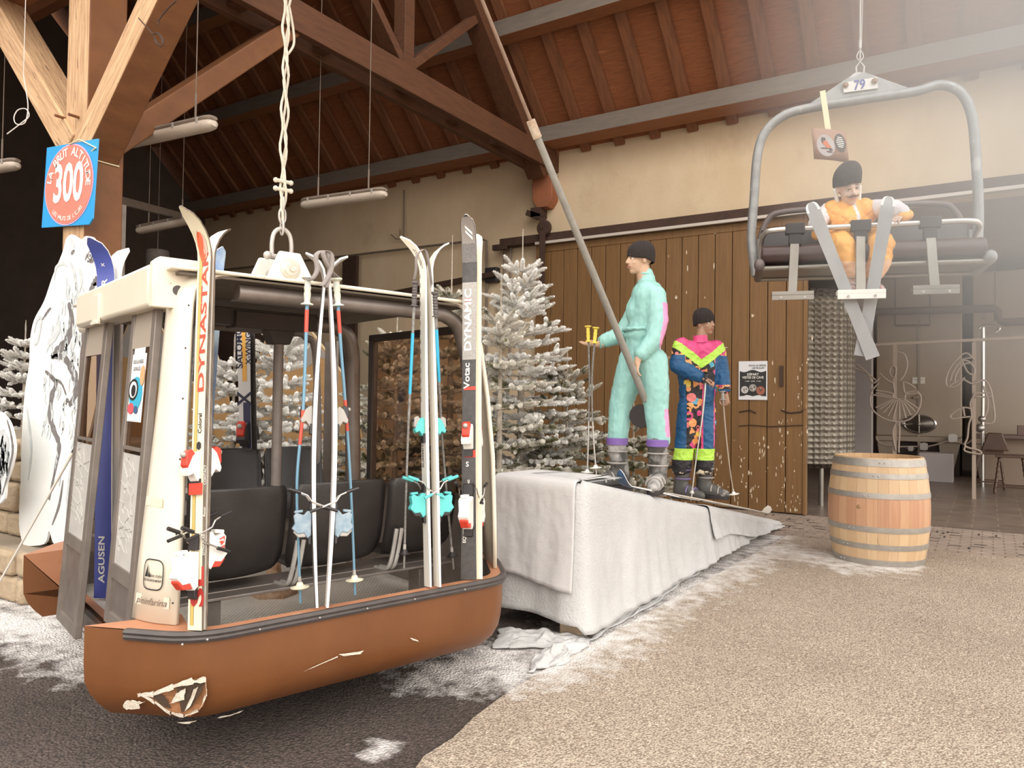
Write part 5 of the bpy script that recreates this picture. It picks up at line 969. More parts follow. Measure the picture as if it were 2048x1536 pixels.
# ------------------------------------------------------------------ inside the hall
steel = M('steel_dull', (.34, .31, .27), .35, .7, c2=(.22, .20, .17), scale=2)
tkm = M('tank_dimple', (.20, .175, .14), .4, .6, c2=(.13, .11, .085), scale=1.4); N = tkm.node_tree.nodes; L = tkm.node_tree.links
vo = N.new('ShaderNodeTexVoronoi'); vo.inputs['Scale'].default_value = 11; vo.inputs['Randomness'].default_value = .12; tcn = [q for q in N if q.type == 'TEX_COORD'][0]; L.new(tcn.outputs['Object'], vo.inputs['Vector']); bpn = N.new('ShaderNodeBump'); bpn.inputs['Strength'].default_value = 1; bpn.inputs['Distance'].default_value = .05; L.new(vo.outputs['Distance'], bpn.inputs['Height']); L.new(bpn.outputs[0], N['Principled BSDF'].inputs['Normal'])
tnk = root('steel_tank', (-2.75, 13.4, 0), 'tall cylindrical dimpled steel tank standing behind the open door edge', 'tank')
m = MB(); m.lathe([(0, .62), (.75, .62), (.86, .70), (.86, 3.35), (.7, 3.5), (0, 3.55)], (-2.72, 13.35, 0), n=48); build(m, 'shell', tkm, tnk)
for a_ in (.6, 2.2, 3.8, 5.4): m = MB(); m.cyl((-2.72+.7*math.cos(a_), 13.35+.7*math.sin(a_), .02), (-2.72+.7*math.cos(a_), 13.35+.7*math.sin(a_), .72), .04); build(m, 'leg', steel, tnk)
p = onY(1690, 615, 13.0); m = MB(); m.lathe([(0, 0), (.10, 0), (.10, .04), (0, .06)], p, (0, -1, 0), 16); build(m, 'inspection_cap', galv, tnk)
p = onY(1727, 900, 17.4); m = MB(); m.aabb((p.x-.16, 17.3, .02), (p.x+.16, 17.6, 5)); S(m, 'trim_steel_column', M('column_grey', (.40, .36, .34), .6, c2=(.34, .30, .28), scale=2))
p = onY(1704, 780, 18.6); m = MB(); m.aabb((p.x-.28, 18.6, .02), (p.x+.2, 18.9, 3.9)); build(m, 'white_cabinet', M('cabinet_cream', (.72, .62, .50), .5), label='narrow cream tall cabinet between tank and steel column', cat='cabinet', bevel=.01)
# two tall storage vats
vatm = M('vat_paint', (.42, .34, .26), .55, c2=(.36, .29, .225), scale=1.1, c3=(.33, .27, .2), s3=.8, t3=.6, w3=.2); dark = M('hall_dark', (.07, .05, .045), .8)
VY = 20.0
def vat(u0, u1, label):
    x0 = onY(u0, 700, VY).x; x1 = onY(u1, 700, VY).x; rt = root('storage_vat', ((x0+x1)/2, VY, 0), label, 'vat', 'tall square storage vats in the hall')
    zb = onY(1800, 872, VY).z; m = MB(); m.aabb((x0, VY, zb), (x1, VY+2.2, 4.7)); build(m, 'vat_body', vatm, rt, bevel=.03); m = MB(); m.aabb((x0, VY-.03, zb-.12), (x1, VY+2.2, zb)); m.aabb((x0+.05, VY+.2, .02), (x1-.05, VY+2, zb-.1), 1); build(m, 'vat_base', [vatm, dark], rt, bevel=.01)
    for x in (x0+.25, x1-.25): m = MB(); m.prism([(x-.22, zb-.12), (x+.22, zb-.12), (x+.05, .02), (x-.12, .02)], (0, VY, 0), (1, 0, 0), (0, 0, 1), -.2); build(m, 'leg', vatm, rt)
    return rt
v1 = vat(1752, 1924, 'pale square storage vat with the oval steel hatch'); v2 = vat(1945, 2110, 'pale square storage vat at the right picture edge')
p = onY(1839, 848, VY-.03); m = MB(); m.lathe([(.31, -.01), (.33, .03), (.30, .05), (.27, .03)], (0, 0, 0), (0, -1, 0), 36); m.lathe([(.28, .03), (.2, .07), (0, .09)], (0, 0, 0), (0, -1, 0), 36, 1); m.v = [V((q.x*1.08, q.y, q.z*.66))+p for q in m.v]; h = build(m, 'hatch', [chrome, M('hatch_dark', (.16, .14, .12), .3, .8)], v1, smooth=60)
m = MB(); m.tube([p+V((-.0, -.12, -.20)), p+V((0, -.14, .22))], [.012, .02], 8); m.tube([p+V((-.42, -.06, -.03)), p+V((-.14, -.12, 0))], .014, 8); m.ell(p+V((0, -.14, 0)), .035); m.aabb(tuple(p+V((-.46, -.06, -.07))), tuple(p+V((-.40, .02, .07)))); build(m, 'hatch_handle', chrome, h)
p = onY(1837, 761, VY-.012); m = MB(); m.aabb((p.x-.13, VY-.012, p.z-.075), (p.x+.13, VY, p.z+.075)); pp2 = build(m, 'number_plate', white, v1, bevel=.004)
m = MB(); m.tube([p+V((-.09, -.004, .02)), p+V((.09, -.004, .02))], .004, 5); m.text('54', p+V((0, -.006, -.02)), EX, ZV, .06); build(m, 'lettering', blk, pp2)
m = MB(); p = onY(1838, 795, VY-.03); m.aabb((p.x-.03, VY-.02, p.z-1.4), (p.x+.03, VY, p.z+1.9)); m.aabb((p.x-.12, VY-.05, p.z-.03), (p.x+.12, VY-.02, p.z+.03)); build(m, 'gauge_strip', M('gauge', (.34, .28, .22), .5), v1)
valve = M('valve_steel', (.42, .39, .36), .35, .8)
for u, v, r in ((1906, 876, .10), (1848, 893, .09), (1822, 897, .06)):
    p = onY(u, v, VY-.35); rt = root('pump_valve', p, {1906: 'largest steel valve under the vat, right end of the hose', 1848: 'ring-shaped steel valve in the middle of the hose', 1822: 'small round valve cap, leftmost under the vat'}[u], 'valve'); m = MB(); m.lathe([(0, -.05), (r, -.05), (r*1.05, 0), (r, .05), (0, .05)], p, (0, -1, 0), 20); build(m, 'body', valve, rt); m = MB(); m.cyl(p, p+V((0, .35, 0)), r*.4); m.tube([p+V((-r*1.5, -.06, 0)), p+V((r*1.5, -.06, 0))], .012, 6); m.box(p+V((0, -.05, 0)), (r*1.7, .05, r*1.7)); build(m, 'spindle', valve, rt)
m = MB(); m.tube(bez([onY(u, v, VY-.4) for u, v in ((1752, 875), (1762, 888), (1790, 893), (1822, 893), (1860, 892), (1900, 882), (1930, 888), (1950, 876), (1970, 872))], 6), .018, 8); build(m, 'hose', M('hose_tan', (.40, .32, .25), .6), label='thin pale hose running along the foot of the vats', cat='hose')
p = onY(1838, 905, 18.6); m = MB(); a_, b_ = onY(1838, 905, 18.4), onY(1906, 950, 18.4); m.aabb((a_.x, 18.4, .02), (b_.x, 18.9, a_.z)); build(m, 'white_box', M('box_lilac', (.40, .35, .34), .6), label='pale grey low box on the tiled floor under the vat', cat='box', bevel=.01)
# pipes and header rails in the hall
darkp = M('pipe_brown', (.14, .095, .08), .6); 
def hpipe(pts, y, r, label, mt=darkp, nm='overhead_pipe'): m = MB(); m.tube([onY(u, v, y) for u, v in pts], r, 10); [m.cyl(onY(u, v, y), V((onY(u, v, y).x, y, 4.98)), .015, 6) for u, v in (pts[0], pts[1])]; return build(m, nm, mt, label=label, cat='pipe')
hpipe([(1752, 624), (1990, 617), (1996, 622), (1997, 640), (2010, 645), (2100, 640)], 19.4, .09, 'thick brown pipe along the hall wall with elbow at right')
hpipe([(1790, 651), (1860, 650)], 19.8, .02, 'short thin brown rail above the ballerina figure')
m = MB(); a_ = onY(1700, 692, 15.5); b_ = onY(2120, 672, 15.5); m.beam(a_, b_, .05, .10, (0, 1, 0)); gr = root('figure_rack', V((onY(1800, 900, 15.5).x, 15.5, 0)), 'long pale rail carrying the light-rope figures across the hall', 'rack'); build(m, 'crossbar', M('rack_tan', (.36, .28, .22), .6), gr)
for u in (1790, 1948): a_ = onY(u, 685, 15.5); m = MB(); m.aabb((a_.x-.03, 15.46, .02), (a_.x+.03, 15.52, a_.z)); build(m, 'upright', bpy.data.materials['rack_tan'], gr)
p = onY(1966, 640, 18); wp = root('water_pipe', onY(1966, 850, 18), 'shiny vertical steel water pipe with elbow, right of the second figure', 'pipe'); m = MB(); m.tube([onY(1966, 655, 18), onY(1966, 770, 18), onY(1965, 848, 18), V((onY(1965, 848, 18).x, 18, .02))], .035, 10); m.tube(bez([onY(1958, 657, 18), onY(1966, 652, 18), onY(1992, 652, 18), onY(1999, 658, 18), onY(1990, 664, 18)], 4), .03, 8); build(m, 'pipe_run', chrome, wp); m = MB(); m.ell(onY(1964, 838, 18), .07); m.tube([onY(1962, 634, 18), onY(1973, 634, 18)], .03, 8); m.tube([onY(1982, 645, 18), onY(1995, 645, 18)], .03, 8); m.ell(onY(1960, 856, 18), .09); build(m, 'fittings', valve, wp)
# light-rope figures
rop_m = M('light_rope', (.35, .28, .23), .55)
def figure(name, label, y, paths, r=.016):
    rt = root(name, onY(paths[0][0][0], paths[0][0][1], y), label, 'light figure', 'light-rope figures on the rack'); m = MB()
    for P in paths: m.tube(bez([onY(u, v, y) for u, v in P], 5) if len(P) > 2 else [onY(u, v, y) for u, v in P], r, 7)
    build(m, 'rope_outline', rop_m, rt); return rt
X7 = lambda x, y: (1700+x*.2864, 560+y*.2864)
bal = [[(210, 680), (160, 720), (120, 650), (60, 600), (30, 590), (25, 605), (60, 630), (110, 645), (180, 700)], [(205, 650), (260, 700), (300, 720)], [(330, 500), (380, 520), (400, 590), (380, 660), (350, 700)], [(280, 620), (300, 600), (320, 620), (310, 680), (280, 660), (280, 620)], [(300, 720), (310, 780), (300, 820), (380, 830), (375, 760), (370, 710)], [(370, 710), (420, 730), (460, 760)],
       [(200, 720), (150, 780), (140, 860), (170, 920), (240, 970), (330, 990), (420, 970), (480, 900), (495, 820), (470, 780)], [(300, 820), (290, 790), (180, 770)], [(300, 815), (180, 790)], [(300, 825), (150, 800)], [(305, 830), (180, 890)], [(310, 832), (210, 900)], [(315, 834), (235, 925)], [(325, 834), (265, 950)], [(335, 835), (300, 965)], [(345, 835), (345, 975)], [(355, 835), (390, 965)], [(362, 833), (425, 945)], [(368, 832), (455, 920)], [(374, 830), (480, 900)], [(380, 800), (480, 790)], [(380, 790), (470, 770)], [(325, 990), (300, 1050), (305, 1120), (320, 1190)], [(345, 990), (345, 1080), (340, 1190), (345, 1205)]]
figure('ballerina_figure', 'light-rope ballerina with wide tutu above the barrel', 15.44, [[X7(*q) for q in P] for P in bal])
fig2 = [[(870, 560), (810, 510), (740, 560), (690, 630), (670, 700), (680, 740), (740, 740), (800, 680)], [(860, 540), (780, 560), (720, 640), (700, 700)], [(870, 580), (790, 590), (740, 660), (730, 720)], [(780, 560), (820, 640), (860, 660), (870, 620), (830, 570), (780, 560)], [(790, 690), (840, 720), (870, 720), (940, 700), (980, 760), (1000, 860), (1010, 960), (990, 1000), (940, 1000)], [(870, 790), (975, 790), (975, 815), (870, 812), (870, 790)], [(870, 800), (840, 860), (850, 940), (830, 1010), (820, 1100), (805, 1160), (900, 1190), (910, 1215), (805, 1195), (805, 1160)], [(850, 900), (790, 890), (730, 920), (700, 950), (720, 970), (780, 960), (840, 955)], [(790, 890), (800, 950)], [(930, 740), (960, 830), (960, 900), (940, 960)], [(780, 700), (720, 720), (690, 745)]]
figure('dancer_figure', 'light-rope dancer with long hair, right one on the rack', 15.44, [[X7(*q) for q in P] for P in fig2])
# table with bench and turned-leg stools
wd = M('dark_turned_wood', (.10, .05, .03), .4, c2=(.07, .035, .02), scale=9); tb_ = root('side_table', onZ(2040, 990), 'long dark table at the right picture edge of the hall', 'table'); ty = 18.4; zt = 1.06
xa = onY(1952, 868, ty).x; m = MB(); m.aabb((xa, ty, zt-.07), (xa+2.6, ty+.8, zt)); build(m, 'tabletop', M('table_brown', (.14, .09, .07), .45), tb_, bevel=.006)
m = MB(); m.aabb((xa+.15, ty+.25, .02), (xa+.95, ty+.6, zt-.07)); m.aabb((xa+1.5, ty+.25, .02), (xa+2.4, ty+.6, zt-.07)); build(m, 'table_base', M('table_tan', (.26, .19, .14), .6), tb_, bevel=.006)
m = MB(); p = onY(2035, 860, ty+.2); m.aabb((p.x, ty+.1, zt), (p.x+.6, ty+.5, zt+.20)); build(m, 'table_case', M('case_brown', (.16, .10, .075), .6), label='brown case lying on the long dark table', cat='case', bevel=.008)
def stool(u, v, label, z=.70, w=.50, tall=0):
    p = onZ(u, v); p.z = .02; rt = root('turned_leg_stool', p, label, 'stool', 'turned-leg stools by the table')
    m = MB(); m.aabb((p.x-w/2, p.y-w/2, z), (p.x+w/2, p.y+w/2, z+.05)); build(m, 'seat', wd, rt, bevel=.01)
    for sx in (-1, 1):
        for sy in (-1, 1):
            a = V((p.x+sx*w*.52, p.y+sy*w*.52, .02)); b = V((p.x+sx*w*.36, p.y+sy*w*.36, z)); n_ = 34; m = MB()
            m.tube([a.lerp(b, i/n_) for i in range(n_+1)], [.014+.011*abs(math.sin(i*math.pi/n_*7)) for i in range(n_+1)], 8); lg = build(m, 'leg', wd, rt)
    for k in (-1, 1): m = MB(); m.tube([V((p.x-w*.48, p.y+k*w*.48, .16)), V((p.x+w*.48, p.y+k*w*.48, .16))], .013, 7); build(m, 'stretcher', wd, rt)
    return rt, p
stool(1978, 978, 'turned-leg stool with dark seat, left one below the table'); stool(2022, 990, 'turned-leg stool at the right picture edge, seat under the table')
p = onZ(1990, 978); bp_ = root('padded_backrest', p, 'dark trapezoid chair back standing on the left stool', 'backrest'); m = MB(); m.prism([(-.24, 0), (.24, 0), (.12, .36), (-.12, .36)], (p.x, p.y, .76), (1, 0, 0), (0, 0, 1), -.06); build(m, 'cushion', wd, bp_, bevel=.02)
# ================================================================== FROSTED FIR TREES
def needle_mat(name, frost, green, t):
    m = bpy.data.materials.new(name); m.use_nodes = True; N = m.node_tree.nodes; L = m.node_tree.links; b = N['Principled BSDF']; b.inputs['Roughness'].default_value = .9; b.inputs['Specular IOR Level'].default_value = .15
    tc = N.new('ShaderNodeTexCoord'); nz = N.new('ShaderNodeTexNoise'); nz.inputs['Scale'].default_value = 9; nz.inputs['Detail'].default_value = 6; L.new(tc.outputs['Object'], nz.inputs['Vector'])
    nz2 = N.new('ShaderNodeTexNoise'); nz2.inputs['Scale'].default_value = 1.6; L.new(tc.outputs['Object'], nz2.inputs['Vector']); ad = N.new('ShaderNodeMath'); ad.operation = 'ADD'; L.new(nz.outputs['Fac'], ad.inputs[0]); L.new(nz2.outputs['Fac'], ad.inputs[1])
    r = N.new('ShaderNodeMapRange'); r.inputs['From Min'].default_value = t-.08; r.inputs['From Max'].default_value = t+.08; L.new(ad.outputs[0], r.inputs['Value'])
    mx = N.new('ShaderNodeMix'); mx.data_type = 'RGBA'; mx.inputs['A'].default_value = (*green, 1); mx.inputs['B'].default_value = (*frost, 1); L.new(r.outputs['Result'], mx.inputs['Factor']); L.new(mx.outputs['Result'], b.inputs['Base Color']); return m
fr_a = needle_mat('frosted_needles', (.90, .88, .84), (.30, .27, .19), .80); fr_b = needle_mat('half_frosted_needles', (.74, .70, .62), (.19, .18, .09), .94)
barkm = M('fir_bark', (.62, .56, .48), .9, c2=(.30, .23, .16), scale=14, bump=.6)
def twig_template(nn=64, seed=0):
    r = random.Random(seed); v = []; f = []
    for i in range(nn):
        t = (i+.5)/nn; a = i*2.39996; rad = .11*(1-.55*max(0, t-.7)/.3)*(.75+.4*r.random()); base = V((0, 0, t)); d = V((math.cos(a), math.sin(a), .75)).normalized(); s = V((-math.sin(a), math.cos(a), 0))*.034
        e = base+d*rad*1.25; k = len(v); v += [base-s, base+s, e+s*.7, e-s*.7]; f += [(k, k+1, k+2, k+3)]
    # core
    k = len(v); v += [V((.03*math.cos(2.1*j), .03*math.sin(2.1*j), 0)) for j in range(3)]+[V((.02*math.cos(2.1*j), .02*math.sin(2.1*j), 1.02)) for j in range(3)]; f += [(k+j, k+(j+1) % 3, k+3+(j+1) % 3, k+3+j) for j in range(3)]
    return np.array([tuple(p) for p in v]), np.array(f)
TW = [twig_template(64, s) for s in range(3)]
def tree(apex, H, Rm, label, mat_, seed, lean=0, dens=1.0, z0=.12, leader=.35, tw=.20, nb=6, pw=1.05, cut=None, leader_r=.5):
    """apex: world point of the very top; H height of the tree"""
    r = random.Random(seed); base = V((apex.x, apex.y, 0)); base.z = max(0, apex.z-H); rt = root('fir_tree', base, label, 'tree', 'frosted fir trees around the set')
    VS = []; FS = []; off = 0
    def twig(p, d, L, fat=1):
        nonlocal off
        tv, tf = TW[r.randrange(3)]; x, y, z = frame(d); x2 = x*math.cos(1)+y*math.sin(1)
        A = np.array([[x.x, y.x, z.x], [x.y, y.y, z.y], [x.z, y.z, z.z]]); S_ = np.array([fat*.235, fat*.235, L]); VS.append((tv*S_) @ A.T+np.array(tuple(p))); FS.append(tf+off); off += len(tv)
    m = MB(); top = apex; m.tube([base, base.lerp(top, .5), top-ZV*leader, top], [.035*H/2.2, .022*H/2.2, .010, .004], 8)
    z = z0
    n_w = int((H-leader-z0)/(.15/dens))
    for w in range(n_w+1):
        z = z0+(H-leader-z0)*w/n_w; fr = 1-(z-z0)/(H-z0); L = Rm*fr**pw*r.uniform(.85, 1.1)+.05; c = base+ZV*z; k = nb if fr > .25 else 5; a0 = r.uniform(0, 6.28)
        for i in range(k):
            a = a0+6.283*i/k+r.uniform(-.3, .3); Lb = L*r.uniform(.7, 1.12); up = .28 if fr > .35 else .75
            d = V((math.cos(a), math.sin(a), up*r.uniform(.3, 1.2)-.12*fr)).normalized()
            tipp = c+d*Lb
            if cut and cut(tipp): Lb *= .5; tipp = c+d*Lb
            m.tube([c, c+d*Lb*.9], [.011*fr+.004, .004], 5)
            n_t = max(1, int(Lb/(tw*.50)))
            for j in range(n_t):
                t = (j+.6)/n_t; p = c+d*(Lb*t)
                if t < .22 and n_t > 2: continue
                for sg in (-1, 1):
                    sd = d.cross(ZV).normalized()*sg; dd = (d*.75+sd*(.85)+ZV*r.uniform(-.15, .25)).normalized(); twig(p, dd, tw*r.uniform(.7, 1.15)*(1.15-.45*t), 1)
                    if r.random() < .35: twig(p, (d*.5+sd*.5+ZV*r.uniform(-.5, .6)).normalized(), tw*.7, 1)
                twig(p, d, tw, 1)
            twig(c+d*Lb*.92, d, tw*.8)
    for i in range(int(leader/.1)): twig(top-ZV*(leader-.1*i), ZV, .12, leader_r)
    tr_ = build(m, 'trunk', barkm, rt); v = np.concatenate(VS)-np.array(tuple(base)); f = np.concatenate(FS)
    v[:, 2] = np.maximum(v[:, 2], .02-base.z)
    me = bpy.data.meshes.new('foliage'); nv, nf = len(v), len(f); me.vertices.add(nv); me.vertices.foreach_set('co', v.astype(np.float32).ravel()); me.loops.add(nf*4); me.loops.foreach_set('vertex_index', f.astype(np.int32).ravel()); me.polygons.add(nf); me.polygons.foreach_set('loop_start', np.arange(0, nf*4, 4, dtype=np.int32)); me.update(calc_edges=True)
    put('foliage', me, mat_, rt, G[rt.name], 0); return rt
def ap(u, v, d): return C(u, v, d)
tree(ap(52, 640, 9.5), 2.45, .66, 'frosted fir at far left behind the white bear', fr_a, 1)
tree(ap(470, 668, 8.0), 2.05, .66, 'frosted fir seen between the cream ski and the gondola pole', fr_a, 2, cut=lambda p: (p-C(360, 800, 8)).dot(RV) < 0)
tree(ap(563, 618, 7.9), 2.35, .72, 'full frosted fir seen through the middle of the gondola', fr_a, 3)
tree(ap(795, 625, 7.9), 2.35, .95, 'dull fir seen through the tinted gondola end window', fr_b, 4)
tree(ap(1046, 458, 8.4), 3.35, .98, 'tallest frosted fir with long bare top, right of the gondola', fr_a, 5, leader=.55, pw=1.05, leader_r=.3)
tree(ap(1003, 560, 7.6), 2.65, .80, 'thinner greenish fir leaning against the tallest one', fr_b, 6, dens=.8, leader=.5, nb=6)
tree(ap(1135, 700, 8.6), 2.15, .85, 'low frosted fir directly behind the tall end of the ramp', fr_b, 7)
tree(ap(1268, 800, 8.9), 1.55, .80, 'low dark fir behind the boots of the turquoise skier', fr_b, 8)
tree(ap(905, 470, 8.6), 3.3, .62, 'slender fir with bare forked top behind the black ski', fr_b, 9, leader=.75, dens=.7, leader_r=.25, z0=.4)
# ================================================================== MANNEQUINS
skin = M('mannequin_skin', (.62, .40, .27), .45, c2=(.56, .35, .23), scale=6); skin2 = M('mannequin_skin_tan', (.42, .25, .16), .45, c2=(.38, .22, .14), scale=6); skin3 = M('skin_pale', (.66, .47, .36), .55, c2=(.58, .40, .30), scale=5)
knit = M('knit_black', (.022, .015, .014), .95, c2=(.035, .026, .024), scale=50, stretch=(1, 1, .2), bump=.8, bscale=90)
LSC = [1.0]
def limb(m, pts, rs, k=None):
    rs = [q*LSC[0] for q in rs]
    pts = [V(p) for p in pts]
    for a, b, r0, r1 in zip(pts[:-1], pts[1:], rs[:-1], rs[1:]): m.cap(a, b, r0, r1, 16, k)
def head_geo(m, c, f, u, s=1.0):
    """c centre of skull, f facing, u up"""
    f = V(f).normalized(); u = (V(u)-f*V(u).dot(f)).normalized(); r = f.cross(u)
    P = lambda x, y, z: c+r*(x*s)+f*(y*s)+u*(z*s)
    E = lambda x, y, z, a, b, d: m.ell(P(x, y, z), (a*s, b*s, d*s), u, f.cross(u).cross(u)*-1, 18, 12)
    def El(x, y, z, rx, ry, rz):
        cc = P(x, y, z); nu, nv = 18, 12; vs = []
        for i in range(nv+1):
            th = math.pi*i/nv
            for j in range(nu): ph = 2*math.pi*j/nu; vs.append(cc+r*(rx*s*max(math.sin(th), 1e-3)*math.cos(ph))+f*(ry*s*max(math.sin(th), 1e-3)*math.sin(ph))-u*(rz*s*math.cos(th)))
        m.add(vs, [(i*nu+j, i*nu+(j+1) % nu, (i+1)*nu+(j+1) % nu, (i+1)*nu+j) for i in range(nv) for j in range(nu)])
    El(0, -.008, .03, .074, .094, .086); El(0, .035, -.035, .056, .060, .070); El(0, .055, -.088, .030, .028, .024); El(0, .02, -.075, .048, .052, .035)
    El(0, .078, .022, .050, .018, .014)                     # brow
    m.cap(P(0, .084, .018), P(0, .106, -.024), .009*s, .013*s); El(-.010, .096, -.028, .009, .010, .008); El(.010, .096, -.028, .009, .010, .008)
    El(0, .084, -.052, .024, .014, .008); El(0, .083, -.063, .021, .014, .008); El(-.036, .060, -.028, .020, .020, .020); El(.036, .060, -.028, .020, .020, .020)
    for sx in (-1, 1): El(sx*.074, -.006, -.008, .008, .018, .030)
    return P, r, f, u
def hand(m, w, d, n, s=1.0, curl=.5, thumb=1, spread=.12, cup=1):
    """w wrist, d direction of the palm, n palm normal (fingers curl towards it); thumb: side"""
    d = V(d).normalized(); n = (V(n)-d*V(n).dot(d)).normalized(); x = d.cross(n)*thumb
    P = lambda a, b, c: w+x*(a*s)+d*(b*s)+n*(c*s)
    limb(m, [P(0, -.03, 0), P(0, .02, 0)], [.027*s, .026*s])
    for a in (-.026, -.009, .009, .026): m.cap(P(a*.6, .02, 0), P(a, .088-.3*abs(a-.004), 0), .017*s, .0125*s, 12)
    for i, (a, l) in enumerate(((-.033, .060), (-.011, .075), (.011, .080), (.033, .070))):
        p = P(a, .088-.3*abs(a-.004), 0); ang = .15; dd = (d+x*(a*spread/.03)).normalized(); rr_ = .0095*s
        cu = curl*(1.15-.12*i)*cup
        for j, fr in enumerate((.45, .31, .24)):
            ang += cu*(.8 if j == 0 else 1.1); q = p+(dd*math.cos(ang)+n*math.sin(ang))*(l*fr*s); m.cap(p, q, rr_, rr_*.93, 10); p = q; rr_ *= .93
    p = P(.026, .018, .004); t1 = P(.052, .050, .018); t2 = P(.058, .078, .034*(.4+curl)); t3 = P(.052, .100, .05*(.4+curl)); limb(m, [p, t1, t2, t3], [.017*s, .0125*s, .011*s, .009*s])
def wr(amp, sc1=9, sc2=22, seed=0, stretch=(1, 1, 1)):
    def f(a, n):
        out = a.copy()
        for i in range(len(a)):
            p = V((a[i, 0]*sc1*stretch[0]+seed, a[i, 1]*sc1*stretch[1], a[i, 2]*sc1*stretch[2])); h = noise.noise(p)+.0; h2 = 1-abs(noise.noise(p*1.9+V((3, 3, 3))))*2; k = amp*(.6*h+.55*h2*h2*(1 if h2 > 0 else 0))+amp*.25*noise.noise(V(tuple(a[i]))*sc2)
            out[i] += n[i]*k
        return out
    return f
def face_parts(rt, P, r, f, u, s, look=0, brow=(.10, .06, .04), lip=(.50, .22, .17), iris=(.10, .07, .05), body=None, mous=None):
    for sx in (-1, 1):
        m = MB(); m.ell(P(sx*.030, .074, .004), .0125*s); e = build(m, 'eye', M('eye_white', (.78, .74, .70), .25), body)
        m = MB(); c = P(sx*.030, .074, .004); g = (f+r*look).normalized(); m.ell(c+g*.0085*s, (.0062*s,)*3); build(m, 'iris', M('iris_dark', iris, .2), e)
        m = MB(); m.tube([P(sx*.014, .092, .026), P(sx*.030, .093, .031), P(sx*.048, .080, .025)], [.0028*s, .0034*s, .002*s], 7); build(m, 'eyebrow', M('brow_'+str(int(brow[0]*100)), brow, .8), body)
        m = MB(); m.tube([P(sx*.018, .087, .008), P(sx*.030, .089, .013), P(sx*.044, .079, .006)], .0022*s, 6); build(m, 'upper_lid', bpy.data.materials['brow_'+str(int(brow[0]*100))], body)
    m = MB(); m.tube([P(-.026, .086, -.057), P(-.01, .098, -.0535), P(0, .0985, -.055), P(.01, .098, -.0535), P(.026, .086, -.057)], [.0015*s, .0042*s, .0038*s, .0042*s, .0015*s], 8); m.tube([P(-.022, .088, -.060), P(0, .0985, -.064), P(.022, .088, -.060)], [.0015*s, .0055*s, .0015*s], 8); build(m, 'lips', M('lips_'+str(int(lip[0]*100)), lip, .4), body)
    if mous: m = MB(); m.tube([P(-.045, .080, -.036), P(-.034, .088, -.046), P(-.016, .100, -.044), P(0, .104, -.040), P(.016, .100, -.044), P(.034, .088, -.046), P(.045, .080, -.036)], [.001*s, .005*s, .0075*s, .006*s, .0075*s, .005*s, .001*s], 8, flat=.7); build(m, 'moustache', M('hair_brown', (.16, .09, .05), .8), rt)
def beanie(rt, P, s, top=.125, tilt=0, slouch=0, up=0):
    m = MB(); pr = []
    n_ = 22; nu = 28; r = (P(1, 0, 0)-P(0, 0, 0)).normalized(); f = (P(0, 1, 0)-P(0, 0, 0)).normalized(); u = (P(0, 0, 1)-P(0, 0, 0)).normalized(); vs = []
    for i in range(n_+1):
        t = i/n_; z = .022+up+(top-.012)*t; k = math.sqrt(max(0, 1-max(0, (t-.2)/.8)**2.6)); rx = (.090+.004*math.sin(t*3))*k; ry = (.110)*k
        if i == 0: rx, ry = .086, .105
        for j in range(nu):
            a = 6.283*j/nu; dz = -.040*(1-t)*max(0, -math.sin(a))**1.0-.022*(1-t)*abs(math.cos(a)); vs.append(P(rx*math.cos(a)+slouch*t*t, -.008+ry*math.sin(a)-.02*t*t, z+dz))
    m.add(vs, [(i*nu+j, i*nu+(j+1) % nu, (i+1)*nu+(j+1) % nu, (i+1)*nu+j) for i in range(n_) for j in range(nu)]+[tuple(n_*nu+j for j in range(nu))]); return build(m, 'knit_hat', knit, rt, smooth=60)
def boot(rt, ank, heel_dir, s=1.0, mat_=None, cuff=None, lean=.03, up=.22, sole_z=None, buckle=None):
    """ski boot: ank = ankle centre, heel_dir = toe direction"""
    f = V(heel_dir).normalized(); z = ZV if abs(f.z) < .3 else (ZV-f*f.z).normalized(); f = (f-z*f.dot(z)).normalized(); x = f.cross(z)
    P = lambda a, b, c: ank+x*(a*s)+f*(b*s)+z*(c*s)
    m = MB(); m.cap(P(0, -.03, -.05), P(0, .01, up), .062*s, .066*s, 18); m.cap(P(0, -.045, -.06), P(0, .10, -.075), .052*s, .050*s, 18); m.cap(P(0, .09, -.078), P(0, .175, -.088), .050*s, .040*s, 18); m.cap(P(0, -.02, -.03), P(0, .09, -.05), .055*s, .04*s, 16)
    me = remesh(m, .012*s, 6, .5); b = build_mesh(me, 'ski_boot', mat_, rt, 60)
    m = MB(); pts = [(-.035, -.10), (.035, -.10), (.045, .02), (.048, .12), (.035, .20), (-.035, .20), (-.048, .12), (-.045, .02)]; m.poly3([P(a, q, -.135) for a, q in pts], z*(.03*s)); build(m, 'boot_sole', cblack, b, bevel=.004)
    for q, zz, ry in ((.06, -.045, .06), (.12, -.06, .055)):
        m = MB(); n_ = 14; m.tube([P(ry*math.cos(a)*1.02, q, zz-.02+.055*math.sin(a)) for a in [math.pi*(i/n_) for i in range(n_+1)]], .0065*s, 6); build(m, 'buckle', buckle or cgrey, b)
    for zz in (.05, .13): m = MB(); n_ = 20; m.tube([P(.068*math.cos(a), .068*math.sin(a)+.0, zz) for a in [6.283*i/n_ for i in range(n_)]], .006*s, 6, closed=True); build(m, 'buckle', buckle or cgrey, b)
    if cuff: m = MB(); m.lathe([(.060*s, 0), (.074*s, .0), (.076*s, .055), (.070*s, .06), (.060*s, .055)], P(0, .005, up-.025), z, 24); build(m, 'boot_cuff', cuff, b)
    return b
